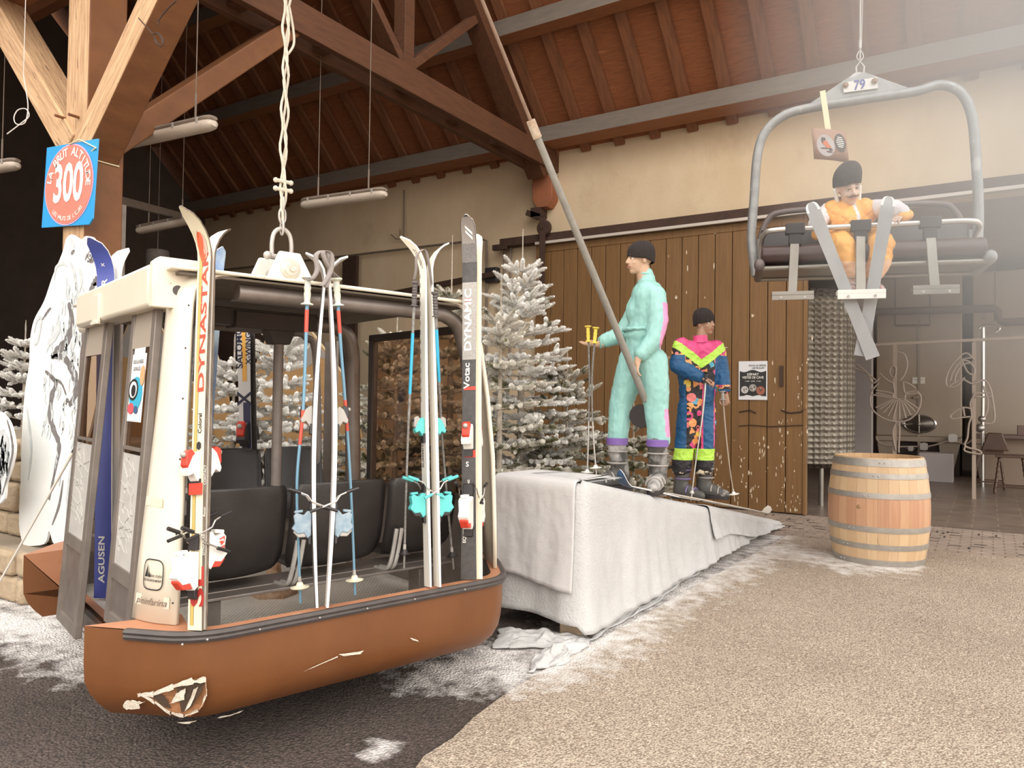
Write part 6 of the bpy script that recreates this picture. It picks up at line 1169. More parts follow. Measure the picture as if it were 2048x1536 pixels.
# -------- 1: turquoise suit, profile to the left
D1_ = 6.50; LSC[0] = 1.06
def q1(u, v, o=0): return C(u, v, D1_+o)
s1 = root('ski_mannequin', q1(1288, 985), 'tall mannequin in a turquoise ski suit and black knit hat, in profile on the ramp', 'mannequin')
m = MB(); hc = q1(1280, 520); fdir = (-RV*.97-FV*.24); P, hr, hf, hu = head_geo(m, hc, fdir, ZV+RV*.06, 1.13)
limb(m, [hc-ZV*.05+RV*.02, q1(1291, 570)], [.055, .062])
sh, pe = q1(1296, 590), q1(1284, 715)
limb(m, [sh, q1(1288, 650), pe], [.12, .11, .12]); nS_ = q1(1312, 597, -.17); fS = q1(1288, 597, .17)
limb(m, [sh, nS_, q1(1314, 668, -.21), q1(1279, 716, -.24)], [.07, .05, .042, .030]); limb(m, [sh, fS, q1(1247, 665, .2), q1(1198, 688, .12)], [.07, .05, .042, .030])
hand(m, q1(1275, 722, -.25), (q1(1266, 760, -.25)-q1(1275, 722, -.25)), RV*.9+FV*.5, 1.0, .38, -1); hand(m, q1(1196, 689, .12), -RV-ZV*.03+FV*.1, ZV-FV*.35, 1.0, .12, 1)
nk, fk = q1(1312, 812, -.10), q1(1242, 805, .10); na, fa = q1(1317, 915, -.10), q1(1236, 905, .10)
limb(m, [pe, q1(1302, 730, -.10), nk, na], [.11, .085, .058, .045]); limb(m, [pe, q1(1270, 730, .10), fk, fa], [.11, .085, .058, .045])
me = remesh(m, .0065, 3, .5); body1 = build_mesh(me, 'body', skin, s1, 60); face_parts(s1, P, hr, hf, hu, 1.13, 0, brow=(.30, .18, .10), body=body1); beanie(s1, P, 1.0, .142)
tq = M('suit_turquoise', (.33, .60, .55), .36, c2=(.28, .54, .50), scale=4, spec=.5, bump=.12, bscale=16, bdist=.02); pk = M('suit_pink', (.80, .30, .52), .42)
m = MB(); cb_ = q1(1293, 575)
limb(m, [q1(1291, 549), q1(1294, 572)], [.062, .082]); limb(m, [q1(1296, 592, -.07), q1(1294, 640, -.05), q1(1284, 668, -.03)], [.13, .125, .125]); limb(m, [q1(1294, 592, .08), q1(1290, 640, .06), q1(1280, 668, .03)], [.13, .125, .125]); m.ell(q1(1276, 622), (.13, .10, .15))
m.ell(q1(1281, 672), (.155, .145, .045))
limb(m, [q1(1310, 592, -.15), q1(1317, 640, -.20), q1(1308, 680, -.225), q1(1283, 707, -.24)], [.088, .078, .072, .058]); limb(m, [q1(1290, 592, .15), q1(1262, 640, .2), q1(1246, 668, .2), q1(1208, 682, .14)], [.085, .075, .074, .056])
m.ell(q1(1292, 700, -.235), (.06, .06, .06)); m.ell(q1(1222, 680, .16), (.055, .055, .055))
limb(m, [q1(1284, 680), q1(1289, 722)], [.135, .155]); limb(m, [q1(1302, 725, -.09), q1(1309, 770, -.10), nk, q1(1318, 880, -.10)], [.135, .118, .098, .088]); limb(m, [q1(1268, 722, .09), q1(1254, 770, .10), fk, q1(1236, 872, .10)], [.130, .115, .095, .085])
me = remesh(m, .012, 7, .5)
# pink panels on the back of the jacket and the outer shin
def mf1(c, nf):
    out = np.zeros(len(c), int); rel = c-np.array(tuple(q1(1288, 720))); x = rel @ np.array(tuple(RV)); zz = rel[:, 2]
    bx = nf @ np.array(tuple(RV)); out[(bx > .35+.25*np.abs(zz-.35)) & (zz > .10) & (zz < .47) & (x > .08)] = 1
    out[(bx > .45) & (zz > -.66) & (zz < -.42) & (x > .05)] = 1; return out
suit1 = build_mesh(me, 'ski_suit', [tq, pk], s1, 60, wr(.009, 9, 30, 0, (1.6, 1.6, .55)), mf1)
m = MB()
for c, rr_, ax in ((q1(1282, 708, -.24), .046, q1(1275, 720, -.24)-q1(1290, 695, -.24)), (q1(1201, 685, .13), .044, RV), (q1(1290, 549), .058, ZV+RV*.08)):
    x, y, z = frame(ax); m.tube([c+x*(rr_*math.cos(a))+y*(rr_*math.sin(a)) for a in [6.283*i/20 for i in range(20)]], .012, 8, closed=True)
build(m, 'suit_hems', tq, suit1)
m = MB(); x, y, z = frame(ZV); c = q1(1282, 660); pts = [c+RV*(.152*math.cos(a))+FV*(.165*math.sin(a))+ZV*(.003*math.sin(a*14)) for a in [6.283*i/80 for i in range(80)]]; m.tube(pts, .015, 8, closed=True); build(m, 'waist_band', tq, suit1)
cuffp = M('boot_cuff_violet', (.20, .11, .36), .55); bootm = M('boot_black_frosted', (.07, .065, .06), .5, c2=(.06, .055, .05), scale=3, c3=(.62, .59, .56), s3=3.5, t3=.47, w3=.2)
boot(s1, q1(1235, 926, .10)-ZV*.06, -RV*.85-FV*.35-ZV*.10, 1.27, bootm, cuffp, up=.20); boot(s1, q1(1315, 931, -.11)-ZV*.06, -FV*.95-RV*.35, 1.27, bootm, cuffp, up=.20)
# -------- 2: neon suit
D2_ = 7.80; LSC[0] = 1.05
def q2(u, v, o=0): return C(u, v, D2_+o)
s2 = root('ski_mannequin', q2(1392, 998), 'mannequin in a black and blue neon-patterned ski suit with pole in hand', 'mannequin')
m = MB(); hc = q2(1409, 647); fd2 = (RV*.62-FV*.78); P, hr, hf, hu = head_geo(m, hc, fd2, ZV-RV*.12, 1.06); limb(m, [hc-ZV*.04-RV*.015, q2(1402, 690)], [.053, .06])
pe = q2(1393, 805); limb(m, [q2(1398, 712), q2(1395, 760), pe], [.075, .08, .09])
limb(m, [q2(1365, 698, -.02), q2(1360, 735, -.05), q2(1392, 752, -.20), q2(1410, 757, -.25)], [.05, .042, .036, .028]); limb(m, [q2(1432, 700, .02), q2(1443, 745, 0), q2(1450, 788, -.10)], [.05, .042, .028])
hand(m, q2(1404, 757, -.25), RV*.9-ZV*.25-FV*.2, -ZV*.9-FV*.1, .98, .55, -1); hand(m, q2(1451, 790, -.10), -ZV*.9+FV*-.2, -RV*.3-FV*.9, .98, .6, 1)
limb(m, [pe, q2(1374, 815, -.02), q2(1368, 875, -.03), q2(1362, 945, -.02)], [.10, .08, .056, .045]); limb(m, [pe, q2(1412, 815, .02), q2(1410, 880, -.02), q2(1405, 948, 0)], [.10, .08, .056, .045])
me = remesh(m, .0065, 3, .5); body2 = build_mesh(me, 'body', skin2, s2, 60); face_parts(s2, P, hr, hf, hu, 1.0, 0, brow=(.04, .025, .02), lip=(.34, .15, .11), body=body2); beanie(s2, P, 1.0, .15)
m = MB(); m.tube([P(.03, .085, .05), P(.045, .083, .035), P(.052, .075, .015)], .006, 6); m.tube([P(.0, .092, .048), P(.02, .094, .036), P(.036, .088, .03)], .005, 6); build(m, 'hair', M('hair_dark', (.03, .02, .017), .6), s2)
m = MB(); limb(m, [q2(1402, 682), q2(1400, 700)], [.062, .09]); limb(m, [q2(1380, 705), q2(1380, 755), q2(1385, 795)], [.12, .115, .12]); limb(m, [q2(1415, 705), q2(1412, 755), q2(1405, 795)], [.12, .115, .12])
limb(m, [q2(1364, 693, -.02), q2(1356, 732, -.06), q2(1385, 747, -.19), q2(1401, 754, -.23)], [.088, .078, .068, .052]); limb(m, [q2(1432, 697, .02), q2(1442, 740, 0), q2(1449, 778, -.09)], [.086, .076, .056])
limb(m, [q2(1380, 812, -.02), q2(1372, 870, -.03), q2(1363, 935, -.02)], [.118, .098, .092]); limb(m, [q2(1407, 812, .02), q2(1410, 875, -.02), q2(1407, 935, 0)], [.118, .10, .090])
me = remesh(m, .008, 8, .5)
NEON = [M('neon_black', (.018, .015, .018), .55), M('neon_blue', (.012, .10, .24), .5, c2=(.01, .07, .18), scale=5), M('neon_lime', (.50, .80, .10), .5), M('neon_pink', (.68, .07, .22), .5), M('neon_orange', (.82, .35, .12), .5), M('neon_yellow', (.80, .58, .10), .5), M('neon_cyan', (.10, .42, .58), .5), M('neon_coral', (.80, .22, .20), .5)]
o2 = np.array(tuple(q2(1395, 700))); rvn = np.array(tuple(RV)); fvn = np.array(tuple(FV)); r9 = random.Random(21)
MOT = []
for i in range(460):
    MOT.append((r9.uniform(-.45, .45), r9.uniform(-1.3, .1), r9.uniform(.018, .048), r9.choice((3, 4, 5, 6, 7, 7, 4, 3)), r9.choice('cstr'), r9.uniform(0, 3.14), r9.choice((0, 1))))
def mf2(c, nf):
    rel = c-o2; x = rel @ rvn; y = rel @ fvn; z = rel[:, 2]; out = np.zeros(len(c), int); back_ = (nf @ fvn > .2).astype(int)
    for (mx_, mz, r_, k, sh_, a, bk) in MOT:
        dx, dz = x-mx_, z-mz; ca, sa = math.cos(a), math.sin(a); p_, q_ = dx*ca+dz*sa, -dx*sa+dz*ca
        if sh_ == 'c': ms = p_*p_+q_*q_ < r_*r_
        elif sh_ == 's': ms = (abs(p_) < r_*.8) & (abs(q_) < r_*.8)
        elif sh_ == 't': ms = (q_ > -r_*.7) & (q_+1.8*abs(p_) < r_)
        else: ms = (p_*p_+q_*q_ < r_*r_) & (p_*p_+q_*q_ > (r_*.55)**2)
        out[ms & (back_ == bk)] = k
    out[(z < -.06) & (z > -.36) & (np.abs(x) > .155)] = 1                                   # lower sleeves
    out[(x > -.17) & (x < .10) & (y < -.10) & (z < -.10) & (z > -.34) & (y < -.13)] = 1
    out[(z < -.36) & (z > -1.02) & (x > .035) & (x < .17) & (y < .03)] = 1                 # leg panel
    out[(z < -.36) & (x < -.135)] = 1
    e = np.abs(x-.035) < .008; out[e & (z < -.36) & (z > -1.02) & (y < 0)] = 3; e = np.abs(x-.165) < .008; out[e & (z < -.40) & (z > -1.0) & (y < 0)] = 3
    v = z+.0-(np.abs(x-.02)*.75-.155); out[(v > -.04) & (v < .055) & (z > -.20) & (y < .15)] = 2; out[(v >= .055)] = 3
    lime = (z < -1.02) & (z > -1.14); out[lime] = 2; out[z <= -1.14] = 0; return out
suit2 = build_mesh(me, 'ski_suit', NEON, s2, 60, wr(.012, 7, 20, 5, (1, 1, 1.4)), mf2)
for c, rr_, ax in ((q2(1402, 753, -.235), .042, RV-ZV*.2), (q2(1450, 781, -.10), .044, ZV)):
    x, y, z = frame(ax); m = MB(); m.tube([c+x*(rr_*math.cos(a))+y*(rr_*math.sin(a)) for a in [6.283*i/20 for i in range(20)]], .013, 8, closed=True); build(m, 'sleeve_cuff', NEON[1], suit2)
m = MB(); c = q2(1401, 680); x, y, z = frame(ZV-RV*.1); m.lathe([(.085, -.03), (.075, .0), (.072, .045), (.066, .045), (.068, 0)], c, ZV-RV*.05, 22); build(m, 'collar', NEON[3], suit2, smooth=50)
boot2 = M('boot_grey', (.10, .09, .085), .5, c2=(.07, .065, .06), scale=6, c3=(.5, .46, .42), s3=6, t3=.62, w3=.1)
boot(s2, q2(1366, 964, -.03)-ZV*.02, RV*.75-FV*.65-ZV*.12, 1.16, boot2, None, up=.18, buckle=M('buckle_violet', (.22, .16, .36), .4)); boot(s2, q2(1412, 962, .0)-ZV*.02, RV*.85-FV*.5-ZV*.12, 1.16, boot2, None, up=.18)
m = MB(); c = q2(1362, 938, -.02); m.lathe([(.085, 0), (.088, .02), (.085, .05)], c-ZV*.04, n=20); c = q2(1406, 940, 0); m.lathe([(.085, 0), (.088, .02), (.085, .05)], c-ZV*.04, n=20); build(m, 'boot_gaiters', M('gaiter_cream', (.62, .52, .38), .7, c2=(.02, .02, .02), scale=16, contrast=1.3), suit2, solid=.006)
# skis under the boots
def ramp_pt(s, w, dz=0): return c1+rd*(RL*s)+back.normalized()*w+ZV*(HT*(1-s)+.055+dz)
rn = (rd.cross(back.normalized())); rn = rn if rn.z > 0 else -rn
rsl = (ramp_pt(1, 0)-ramp_pt(0, 0)).normalized(); rN = rsl.cross(back).normalized(); rN = rN if rN.z > 0 else -rN
def pos_s(u): # ramp parameter whose rim point sits in picture column u
    lo, hi = -.2, 1.3
    for _ in range(40):
        mid = (lo+hi)/2; p = ramp_pt(mid, .03)-CAM; uu = 1024+1500*p.dot(RT)/p.dot(FW); lo, hi = (mid, hi) if uu < u else (lo, mid)
    return lo
dkski = M('ski_dark_blue', (.05, .05, .06), .4, c2=(.05, .14, .30), scale=5)
Ski('dark ski with curled tip under the turquoise mannequin', ramp_pt(pos_s(1350), .03, .02), ramp_pt(pos_s(1258), .035, .02), rN, .08, .014, .24, .11, dkski, wedge, sole=dkski)
paleski = M('ski_pale', (.66, .60, .52), .4, c2=(.58, .52, .45), scale=6)
Ski('pale ski pointing down the ramp, nearer of the neon mannequin pair', ramp_pt(pos_s(1330), .05, .035), ramp_pt(pos_s(1528), .05, .075), rN, .08, .014, .34, .10, paleski, paleski, sole=paleski)
Ski('pale ski pointing down the ramp, farther of the neon mannequin pair', ramp_pt(pos_s(1375), .16, .035), ramp_pt(pos_s(1548), .16, .09), rN, .08, .014, .36, .10, paleski, paleski, sole=paleski)
# poles
yb_ = M('shaft_silver', (.62, .59, .55), .35, .6)
yel = [V(q1(1178, 680, .05)), V(q1(1189, 684, .02))]
pole_('ski pole with yellow grip in the turquoise mannequin hand, left one', q1(1177, 684, .06), [q1(1179, 760, .06), q1(1177, 860, .06), q1(1174, 962, .06)], sblack, .009, gm=cyel, basket=white, bands=[(.62, 1, yb_)], br=.055)
pole_('ski pole with yellow grip in the turquoise mannequin hand, right one', q1(1189, 687, .02), [q1(1184, 760, .02), q1(1186, 860, .03), q1(1193, 953, .03)], sblack, .009, gm=cyel, basket=white, bands=[(.62, 1, yb_)], br=.055)
pole_('silver ski pole in the raised hand of the neon mannequin', q2(1411, 766, -.30), [q2(1405, 830, -.32), q2(1392, 920, -.34), q2(1382, 1002, -.36)], yb_, .009, gm=cblack, basket=M('basket_clear', (.6, .57, .52), .4), br=.02, gl=.10)
pole_('thin ski pole in the lowered hand of the neon mannequin', q2(1446, 800, -.14), [q2(1452, 870, -.14), q2(1460, 940, -.15), q2(1470, 1003, -.15)], M('shaft_tan', (.45, .38, .31), .4, .3), .007, gm=cgrey, basket=white, br=.055, gl=.08)
# drag-lift rod
dl = root('drag_lift_pole', q1(1283, 850, -.30), 'long grey drag-lift pole slanting down from the roof to the mannequin hand', 'pole')
a_, b_, c_2 = q1(1283, 850, -.33), q1(1270, 760, -.33), C(1072, 268, 5.35)
m = MB(); m.tube([q1(1291, 800, -.14), c_2], [.030, .026], 16); tube_ = build(m, 'outer_tube', M('tube_grey', (.36, .34, .30), .55, .25, c2=(.27, .25, .22), scale=9), dl)
topd = (c_2-b_).normalized(); far_ = c_2+topd*1.75; m = MB(); m.tube([c_2-topd*.05, far_], .013, 10); build(m, 'inner_rod', M('rod_brown', (.30, .20, .14), .6, .3, c2=(.22, .14, .10), scale=12), dl)
m = MB(); m.tube([c_2-topd*.03, c_2+topd*.10], .033, 16); build(m, 'collar', M('collar_cream', (.60, .53, .42), .6, c2=(.35, .20, .12), scale=14), dl)
m = MB(); c = q1(1281, 832, -.05); x, y, z = frame(FV+RV*.3); m.lathe([(0, -.02), (.095, -.02), (.10, 0), (.095, .02), (0, .02)], c+RV*.0, FV+RV*.5, 28); build(m, 'seat_disc', cblack, dl)
# ================================================================== CHAIRLIFT
dC = 7.2; rC = (1722-1024)/FPX*dC; ce = (RV*.96-FV*.28).normalized(); cf = (-RV*.28-FV*.96).normalized(); cO = V((CAM.x, CAM.y, 0))+RV*rC+FV*dC
def cl(x, y, z): return cO+ce*x+cf*y+ZV*z
def cpx(u, v, y=0):   # picture point on the chair plane at depth y towards the viewer
    return onP(u, v, cl(0, y, 0), cf)
chair = root('chairlift_chair', cl(0, 0, 2.6), 'four-seat grey chairlift chair number 79 hung from a cable under the roof', 'chairlift chair')
gsteel = M('galvanised_tube', (.33, .33, .32), .5, .45, c2=(.23, .23, .225), scale=9, c3=(.46, .45, .43), s3=7, t3=.6)
m = MB(); m.tube(bez([cpx(1512, 552), cpx(1503, 480), cpx(1508, 400), cpx(1515, 310), cpx(1532, 262), cpx(1570, 230), cpx(1620, 216), cpx(1722, 199), cpx(1830, 183), cpx(1878, 170), cpx(1918, 182), cpx(1942, 225), cpx(1951, 300), cpx(1957, 420), cpx(1953, 500), cpx(1944, 545)], 6), .045, 14); build(m, 'hanger_frame', gsteel, chair)
m = MB(); a = [cpx(1612, 212, .02), cpx(1650, 186, .02), cpx(1712, 144, .02), cpx(1730, 144, .02), cpx(1830, 180, .02), cpx(1834, 186, .02)]; m.poly3(a, cf*-.04); build(m, 'gusset_plate', gsteel, chair, bevel=.004)
m = MB(); a = [cpx(1686, 166, .03), cpx(1753, 155, .03), cpx(1756, 177, .03), cpx(1687, 186, .03)]; m.poly3(a, cf*.01); pl79 = build(m, 'number_plate', M('plate_white', (.66, .64, .60), .5), chair)
c = cpx(1719, 170, .045); m = MB(); m.text('79', c, (cpx(1753, 155)-cpx(1686, 166)), ZV, .13, 0, .02, .8); build(m, 'number', M('number_blue', (.05, .07, .28), .5), pl79, smooth=0)
for u, v in ((1691, 170), (1749, 162)): m = MB(); m.cyl(cpx(u, v, .03), cpx(u, v, .06), .028, 8); m.ell(cpx(u, v, .065), .016); build(m, 'bolt', rustm, pl79)
p = cpx(1720, 150, 0); m = MB(); m.tube([p+ce*-.03, p+ce*-.035+ZV*.08, p+ZV*.13, p+ce*.035+ZV*.08, p+ce*.03], .010, 8); m.cyl(p-ce*.055, p+ce*.055, .012); build(m, 'shackle', galv, chair)
hcab = root('hanging_cable', p+ZV*.13, 'thin steel cable holding up the chairlift chair', 'cable'); m = MB(); zt = RZ(p.y)+.14; m.tube([p+ZV*.13, V((p.x+.02, p.y, zt))], .010, 8); m.tube([p+ZV*.30+ce*.012, p+ZV*1.2+ce*.03, V((p.x+.05, p.y, zt))], .005, 6); build(m, 'wire', M('cable_steel', (.34, .31, .28), .5, .5), hcab); m = MB(); m.tube(bez([p+ZV*.13, p+ZV*.18-ce*.03, p+ZV*.24, p+ZV*.18+ce*.03, p+ZV*.13], 5), .006, 7); m.cyl(p+ZV*.26, p+ZV*.34, .015); build(m, 'thimble', galv, hcab)
# seat, backrest and frame
vinyl = M('vinyl_brown', (.085, .05, .045), .42, c2=(.06, .036, .033), scale=5, bump=.2, bscale=14)
def sp3(x): return cl(x, 0, 0)
m = MB()
def cush(m, x0, x1, prof):
    n = len(prof); v = []
    for x in (x0, x1): v += [cl(x, a, b) for a, b in prof]
    m.add(v, [(i, (i+1) % n, n+(i+1) % n, n+i) for i in range(n)]+[tuple(range(n-1, -1, -1)), tuple(range(n, 2*n))])
cz = 2.93
cush(m, -.93, .93, [(-.05, cz+.02), (.10, cz), (.35, cz+.0), (.47, cz+.03), (.51, cz+.09), (.49, cz+.16), (.42, cz+.19), (.2, cz+.16), (-.05, cz+.13)]); build(m, 'seat_cushion', vinyl, chair, bevel=.02, smooth=60)
m = MB(); cush(m, -.92, .92, [(-.07, cz+.14), (.0, cz+.16), (-.02, cz+.42), (-.07, cz+.46), (-.12, cz+.42), (-.12, cz+.16)]); build(m, 'backrest', M('back_dark', (.05, .042, .04), .5), chair, bevel=.02, smooth=60)
m = MB(); m.tube(bez([cl(-.97, .0, cz+.05), cl(-.93, -.16, cz+.35), cl(-.85, -.20, cz+.58), cl(-.68, -.2, cz+.66), cl(0, -.2, cz+.67), cl(.68, -.2, cz+.66), cl(.85, -.20, cz+.58), cl(.93, -.16, cz+.35), cl(.97, 0, cz+.05)], 6), .030, 12); build(m, 'back_hoop', M('tube_dark', (.16, .13, .12), .5, .4), chair)
m = MB(); m.tube([cl(-.95, .47, cz-.03), cl(.95, .47, cz-.03)], .024, 10); m.tube([cl(-.95, .02, cz-.06), cl(.95, .02, cz-.06)], .024, 10); m.box(cl(0, .25, cz-.035), (1.86, .4, .03), ce, cf); build(m, 'seat_frame', steel, chair)
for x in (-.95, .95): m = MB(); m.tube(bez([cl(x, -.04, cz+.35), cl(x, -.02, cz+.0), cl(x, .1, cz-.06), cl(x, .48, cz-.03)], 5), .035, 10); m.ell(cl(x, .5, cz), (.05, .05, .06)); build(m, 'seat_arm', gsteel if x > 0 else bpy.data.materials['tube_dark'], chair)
# safety bar with foot rests
m = MB(); by, bz = .46, 3.26
m.tube(bez([cl(-.92, .02, 3.05), cl(-.92, .16, 3.20), cl(-.90, .36, 3.25), cl(-.80, by, bz), cl(-.4, by, bz), cl(.4, by, bz), cl(.78, by, bz), cl(.90, .36, 3.25), cl(.93, .16, 3.20), cl(.94, .02, 3.05)], 6), .026, 12); sb = build(m, 'safety_bar', M('bar_aluminium', (.62, .59, .55), .35, .7), chair)
for u, vb, dxb in ((1590, 590, -.03), (1721, 587, 0), (1860, 578, .05)):
    p = onP(u, 448, cl(0, by, 0), cf); x = (p-cl(0, by, 0)).dot(ce); m = MB(); m.box(cl(x, by, bz), (.17, .09, .10), ce, cf); m.box(cl(x, by, bz-.09), (.11, .06, .12), ce, cf); build(m, 'bar_clamp', cblack, sb, bevel=.008)
    q_ = onP(u+dxb*180, vb, cl(0, by+(.36 if u == 1721 else .12), 0), cf); m = MB(); m.beam(cl(x, by, bz-.08), q_+ZV*.02, .078, .03, cf); ft = build(m, 'foot_rest_arm', steel, sb, bevel=.004)
    wdt = .36 if u != 1721 else .38; pl_m = steel if u != 1721 else white; m = MB(); m.box(q_+ZV*.01, (wdt, .12, .035), ce, cf); m.box(q_+ZV*-.03+cf*.05, (wdt, .02, .045), ce, cf); build(m, 'foot_rest', pl_m, ft, bevel=.003)
    for k in (-1, 1): m = MB(); m.cyl(q_+ce*(k*wdt*.28)-ZV*.03+cf*.055, q_+ce*(k*wdt*.28)-ZV*.03+cf*.07, .012, 8); build(m, 'screw', galv, ft)
# hanging sign on a wooden stick
hs = root('hanging_sign', cpx(1660, 330, .16), 'small brown picture sign on a pale stick hanging from the chairlift frame', 'sign'); m = MB(); m.beam(cpx(1645, 182, .12), cpx(1662, 300, .12), .05, .015, cf); build(m, 'stick', M('stick_pine', (.74, .63, .42), .7), hs)
cs = [(1623, 256), (1691, 264), (1698, 326), (1628, 318)]; Q = [cpx(u, v, .16) for u, v in cs]; ctr = (Q[0]+Q[1]+Q[2]+Q[3])/4
def hq(s, t, o=0): p = Q[3].lerp(Q[2], s).lerp(Q[0].lerp(Q[1], s), t); return p+cf*(o+.035*math.sin(math.pi*s)*.6)
m = MB(); m.grid(9, 3, lambda a, b: hq(a, b)); build(m, 'panel', M('sign_brown', (.34, .20, .14), .6, c2=(.28, .16, .11), scale=6, stretch=(1, 1, 12)), hs, solid=.004)
m = MB()
def hd(s, t, rs, rt_, o, k): n_ = 26; P_ = [hq(s+rs*math.cos(a), t+rt_*math.sin(a), o) for a in [6.283*i/n_ for i in range(n_)]]; m.add(P_, [tuple(range(n_))], k)
hd(.37, .46, .26, .35, .004, 0); hd(.37, .46, .235, .32, .006, 1); hd(.80, .60, .17, .30, .005, 2)
for s, t, a, b, k in ((.34, .66, .04, .05, 2), (.36, .54, .09, .07, 3), (.43, .44, .09, .06, 3), (.50, .34, .06, .05, 2), (.28, .62, .03, .10, 2), (.33, .36, .12, .02, 2), (.46, .26, .10, .02, 2)): hd(s, t, a, b, .0075, k)
for i in range(6): m.add([hq(.68+.02*abs(i-2.5), .76-.06*i, .008), hq(.92-.02*abs(i-2.5), .76-.06*i, .008), hq(.92-.02*abs(i-2.5), .785-.06*i, .008), hq(.68+.02*abs(i-2.5), .785-.06*i, .008)], [(0, 1, 2, 3)], 4)
build(m, 'artwork', [M('ring_lilac', (.46, .40, .40), .6), M('photo_snow', (.42, .38, .37), .6), M('ink_dark', (.06, .045, .04), .6), M('photo_orange', (.55, .15, .06), .6), white], hs, smooth=0)
# -------- 3: seated mannequin in orange
YP = .20; LSC[0] = 1.0
def q3(u, v, y=YP): return cpx(u, v, y)
s3 = root('seated_dummy', q3(1718, 500, .2), 'seated dummy in an orange ski suit with moustache and black hat on the chairlift', 'mannequin')
m = MB(); hc = q3(1695, 377, .20); fd3 = cf*.92+ce*.30-ZV*.38; P, hr, hf, hu = head_geo(m, hc, fd3, ZV-ce*.12+cf*.3, 1.34); limb(m, [hc-ZV*.05, q3(1698, 412, .12)], [.06, .065])
pe = cl(-.02, .12, cz+.26); ch_ = q3(1697, 432, .10); limb(m, [ch_, pe], [.12, .12])
hl, hr_ = q3(1648, 470, .42), q3(1797, 436, .50)
limb(m, [ch_, q3(1655, 420, .08), q3(1632, 450, .18), hl], [.08, .05, .042, .028]); limb(m, [ch_, q3(1742, 418, .08), q3(1788, 418, .26), q3(1808, 428, .42)], [.08, .05, .042, .028])
hand(m, q3(1640, 463, .40), (ce*.8+cf*.3-ZV*.5), -cf*.6-ZV*.6, 1.05, .45, 1); hand(m, q3(1810, 430, .42), (-ce*.75+cf*.45-ZV*.35), -ZV*.8-cf*.3, 1.05, .35, -1)
kl, kr = q3(1684, 490, .46), q3(1764, 492, .46); fl_, fr2 = q3(1704, 572, .52), q3(1744, 572, .52)
limb(m, [pe, kl, fl_], [.10, .07, .05]); limb(m, [pe, kr, fr2], [.10, .07, .05])
me = remesh(m, .0065, 3, .5); body3 = build_mesh(me, 'body', skin3, s3, 60); face_parts(s3, P, hr, hf, hu, 1.34, .1, brow=(.16, .09, .05), lip=(.62, .30, .25), body=body3, mous=1); beanie(s3, P, 1.0, .150, slouch=-.035, up=.026)
m = MB(); m.cap(P(-.085, .0, .0), P(-.07, .015, -.10), .02, .024); m.cap(P(.085, -.01, .0), P(.07, .0, -.10), .02, .02); me = remesh(m, .01, 3); build_mesh(me, 'scarf', M('scarf_white', (.74, .70, .64), .8), s3)
org = M('suit_orange', (.86, .42, .09), .55, c2=(.78, .36, .07), scale=3); orgp = M('suit_pale_orange', (.80, .48, .28), .6, c2=(.74, .42, .24), scale=4); swh = M('sleeve_white', (.72, .67, .66), .6, c2=(.62, .58, .60), scale=5)
m = MB(); limb(m, [q3(1698, 416, .12), q3(1698, 440, .11), pe], [.11, .16, .16]); m.ell(q3(1668, 427, .1), (.13, .12, .13)); m.ell(q3(1728, 424, .1), (.13, .12, .13)); m.ell(q3(1698, 450, .14), (.23, .16, .16)); me = remesh(m, .012, 7)
xo = q3(1700, 430, .1); cen = np.array(tuple(ce)); 
def mf3(c, nf): x = (c-np.array(tuple(xo))) @ cen; out = np.zeros(len(c), int); z = c[:, 2]; out[(np.abs(x-.03+ (z-xo.z)*.15) < .016) & (nf @ np.array(tuple(cf)) > 0)] = 1; return out
def quilt(a, n):
    x = (a-np.array(tuple(xo))) @ cen; z = a[:, 2]; g = np.minimum(np.abs(np.sin((x+z)*24)), np.abs(np.sin((x-z)*24))); return wr(.008, 7, 20, 8)(a, n)+n*(.010*np.clip(g*3, 0, 1)[:, None]-.008)
build_mesh(me, 'quilted_vest', [org, swh], s3, 60, quilt, mf3)
m = MB(); limb(m, [q3(1660, 421, .08), q3(1634, 448, .18), q3(1640, 462, .36)], [.085, .08, .062]); me = remesh(m, .012, 6); build_mesh(me, 'sleeve', swh, s3, 60, wr(.014, 8, 20, 2)); m = MB(); limb(m, [q3(1738, 418, .08), q3(1785, 417, .26), q3(1806, 425, .40)], [.085, .08, .060]); me = remesh(m, .012, 6); build_mesh(me, 'sleeve', swh, s3, 60, wr(.014, 8, 20, 3))
m = MB(); m.cap(q3(1634, 470, .38), q3(1648, 466, .42), .052, .05); build(m, 'cuff', org, s3); m = MB(); m.cap(q3(1815, 430, .40), q3(1806, 434, .44), .050, .046); build(m, 'cuff', org, s3)
m = MB(); limb(m, [pe+ZV*.02, q3(1674, 480, .32), kl, q3(1696, 530, .48), q3(1704, 550, .50)], [.16, .125, .105, .095, .08]); limb(m, [pe+ZV*.02, q3(1745, 480, .32), kr, q3(1756, 530, .48), q3(1746, 550, .50)], [.16, .125, .105, .095, .08]); m.ell(pe+cf*.03, (.20, .17, .15)); me = remesh(m, .013, 7)
def mf4(c, nf): out = np.zeros(len(c), int); zz = (c-np.array(tuple(q3(1700, 520, .62))))[:, 2]; out[zz < 0] = 1; return out
build_mesh(me, 'trousers', [org, orgp], s3, 60, wr(.020, 6, 16, 6), mf4)
bp3 = M('boot_pinkish', (.62, .50, .46), .5, c2=(.45, .22, .22), scale=7)
boot(s3, q3(1706, 562, .52)-ZV*.02, cf*.8+ZV*.1-ce*.2, .82, bp3, None, up=.10); boot(s3, q3(1746, 562, .52)-ZV*.02, cf*.8+ZV*.1+ce*.25, .82, bp3, None, up=.10)
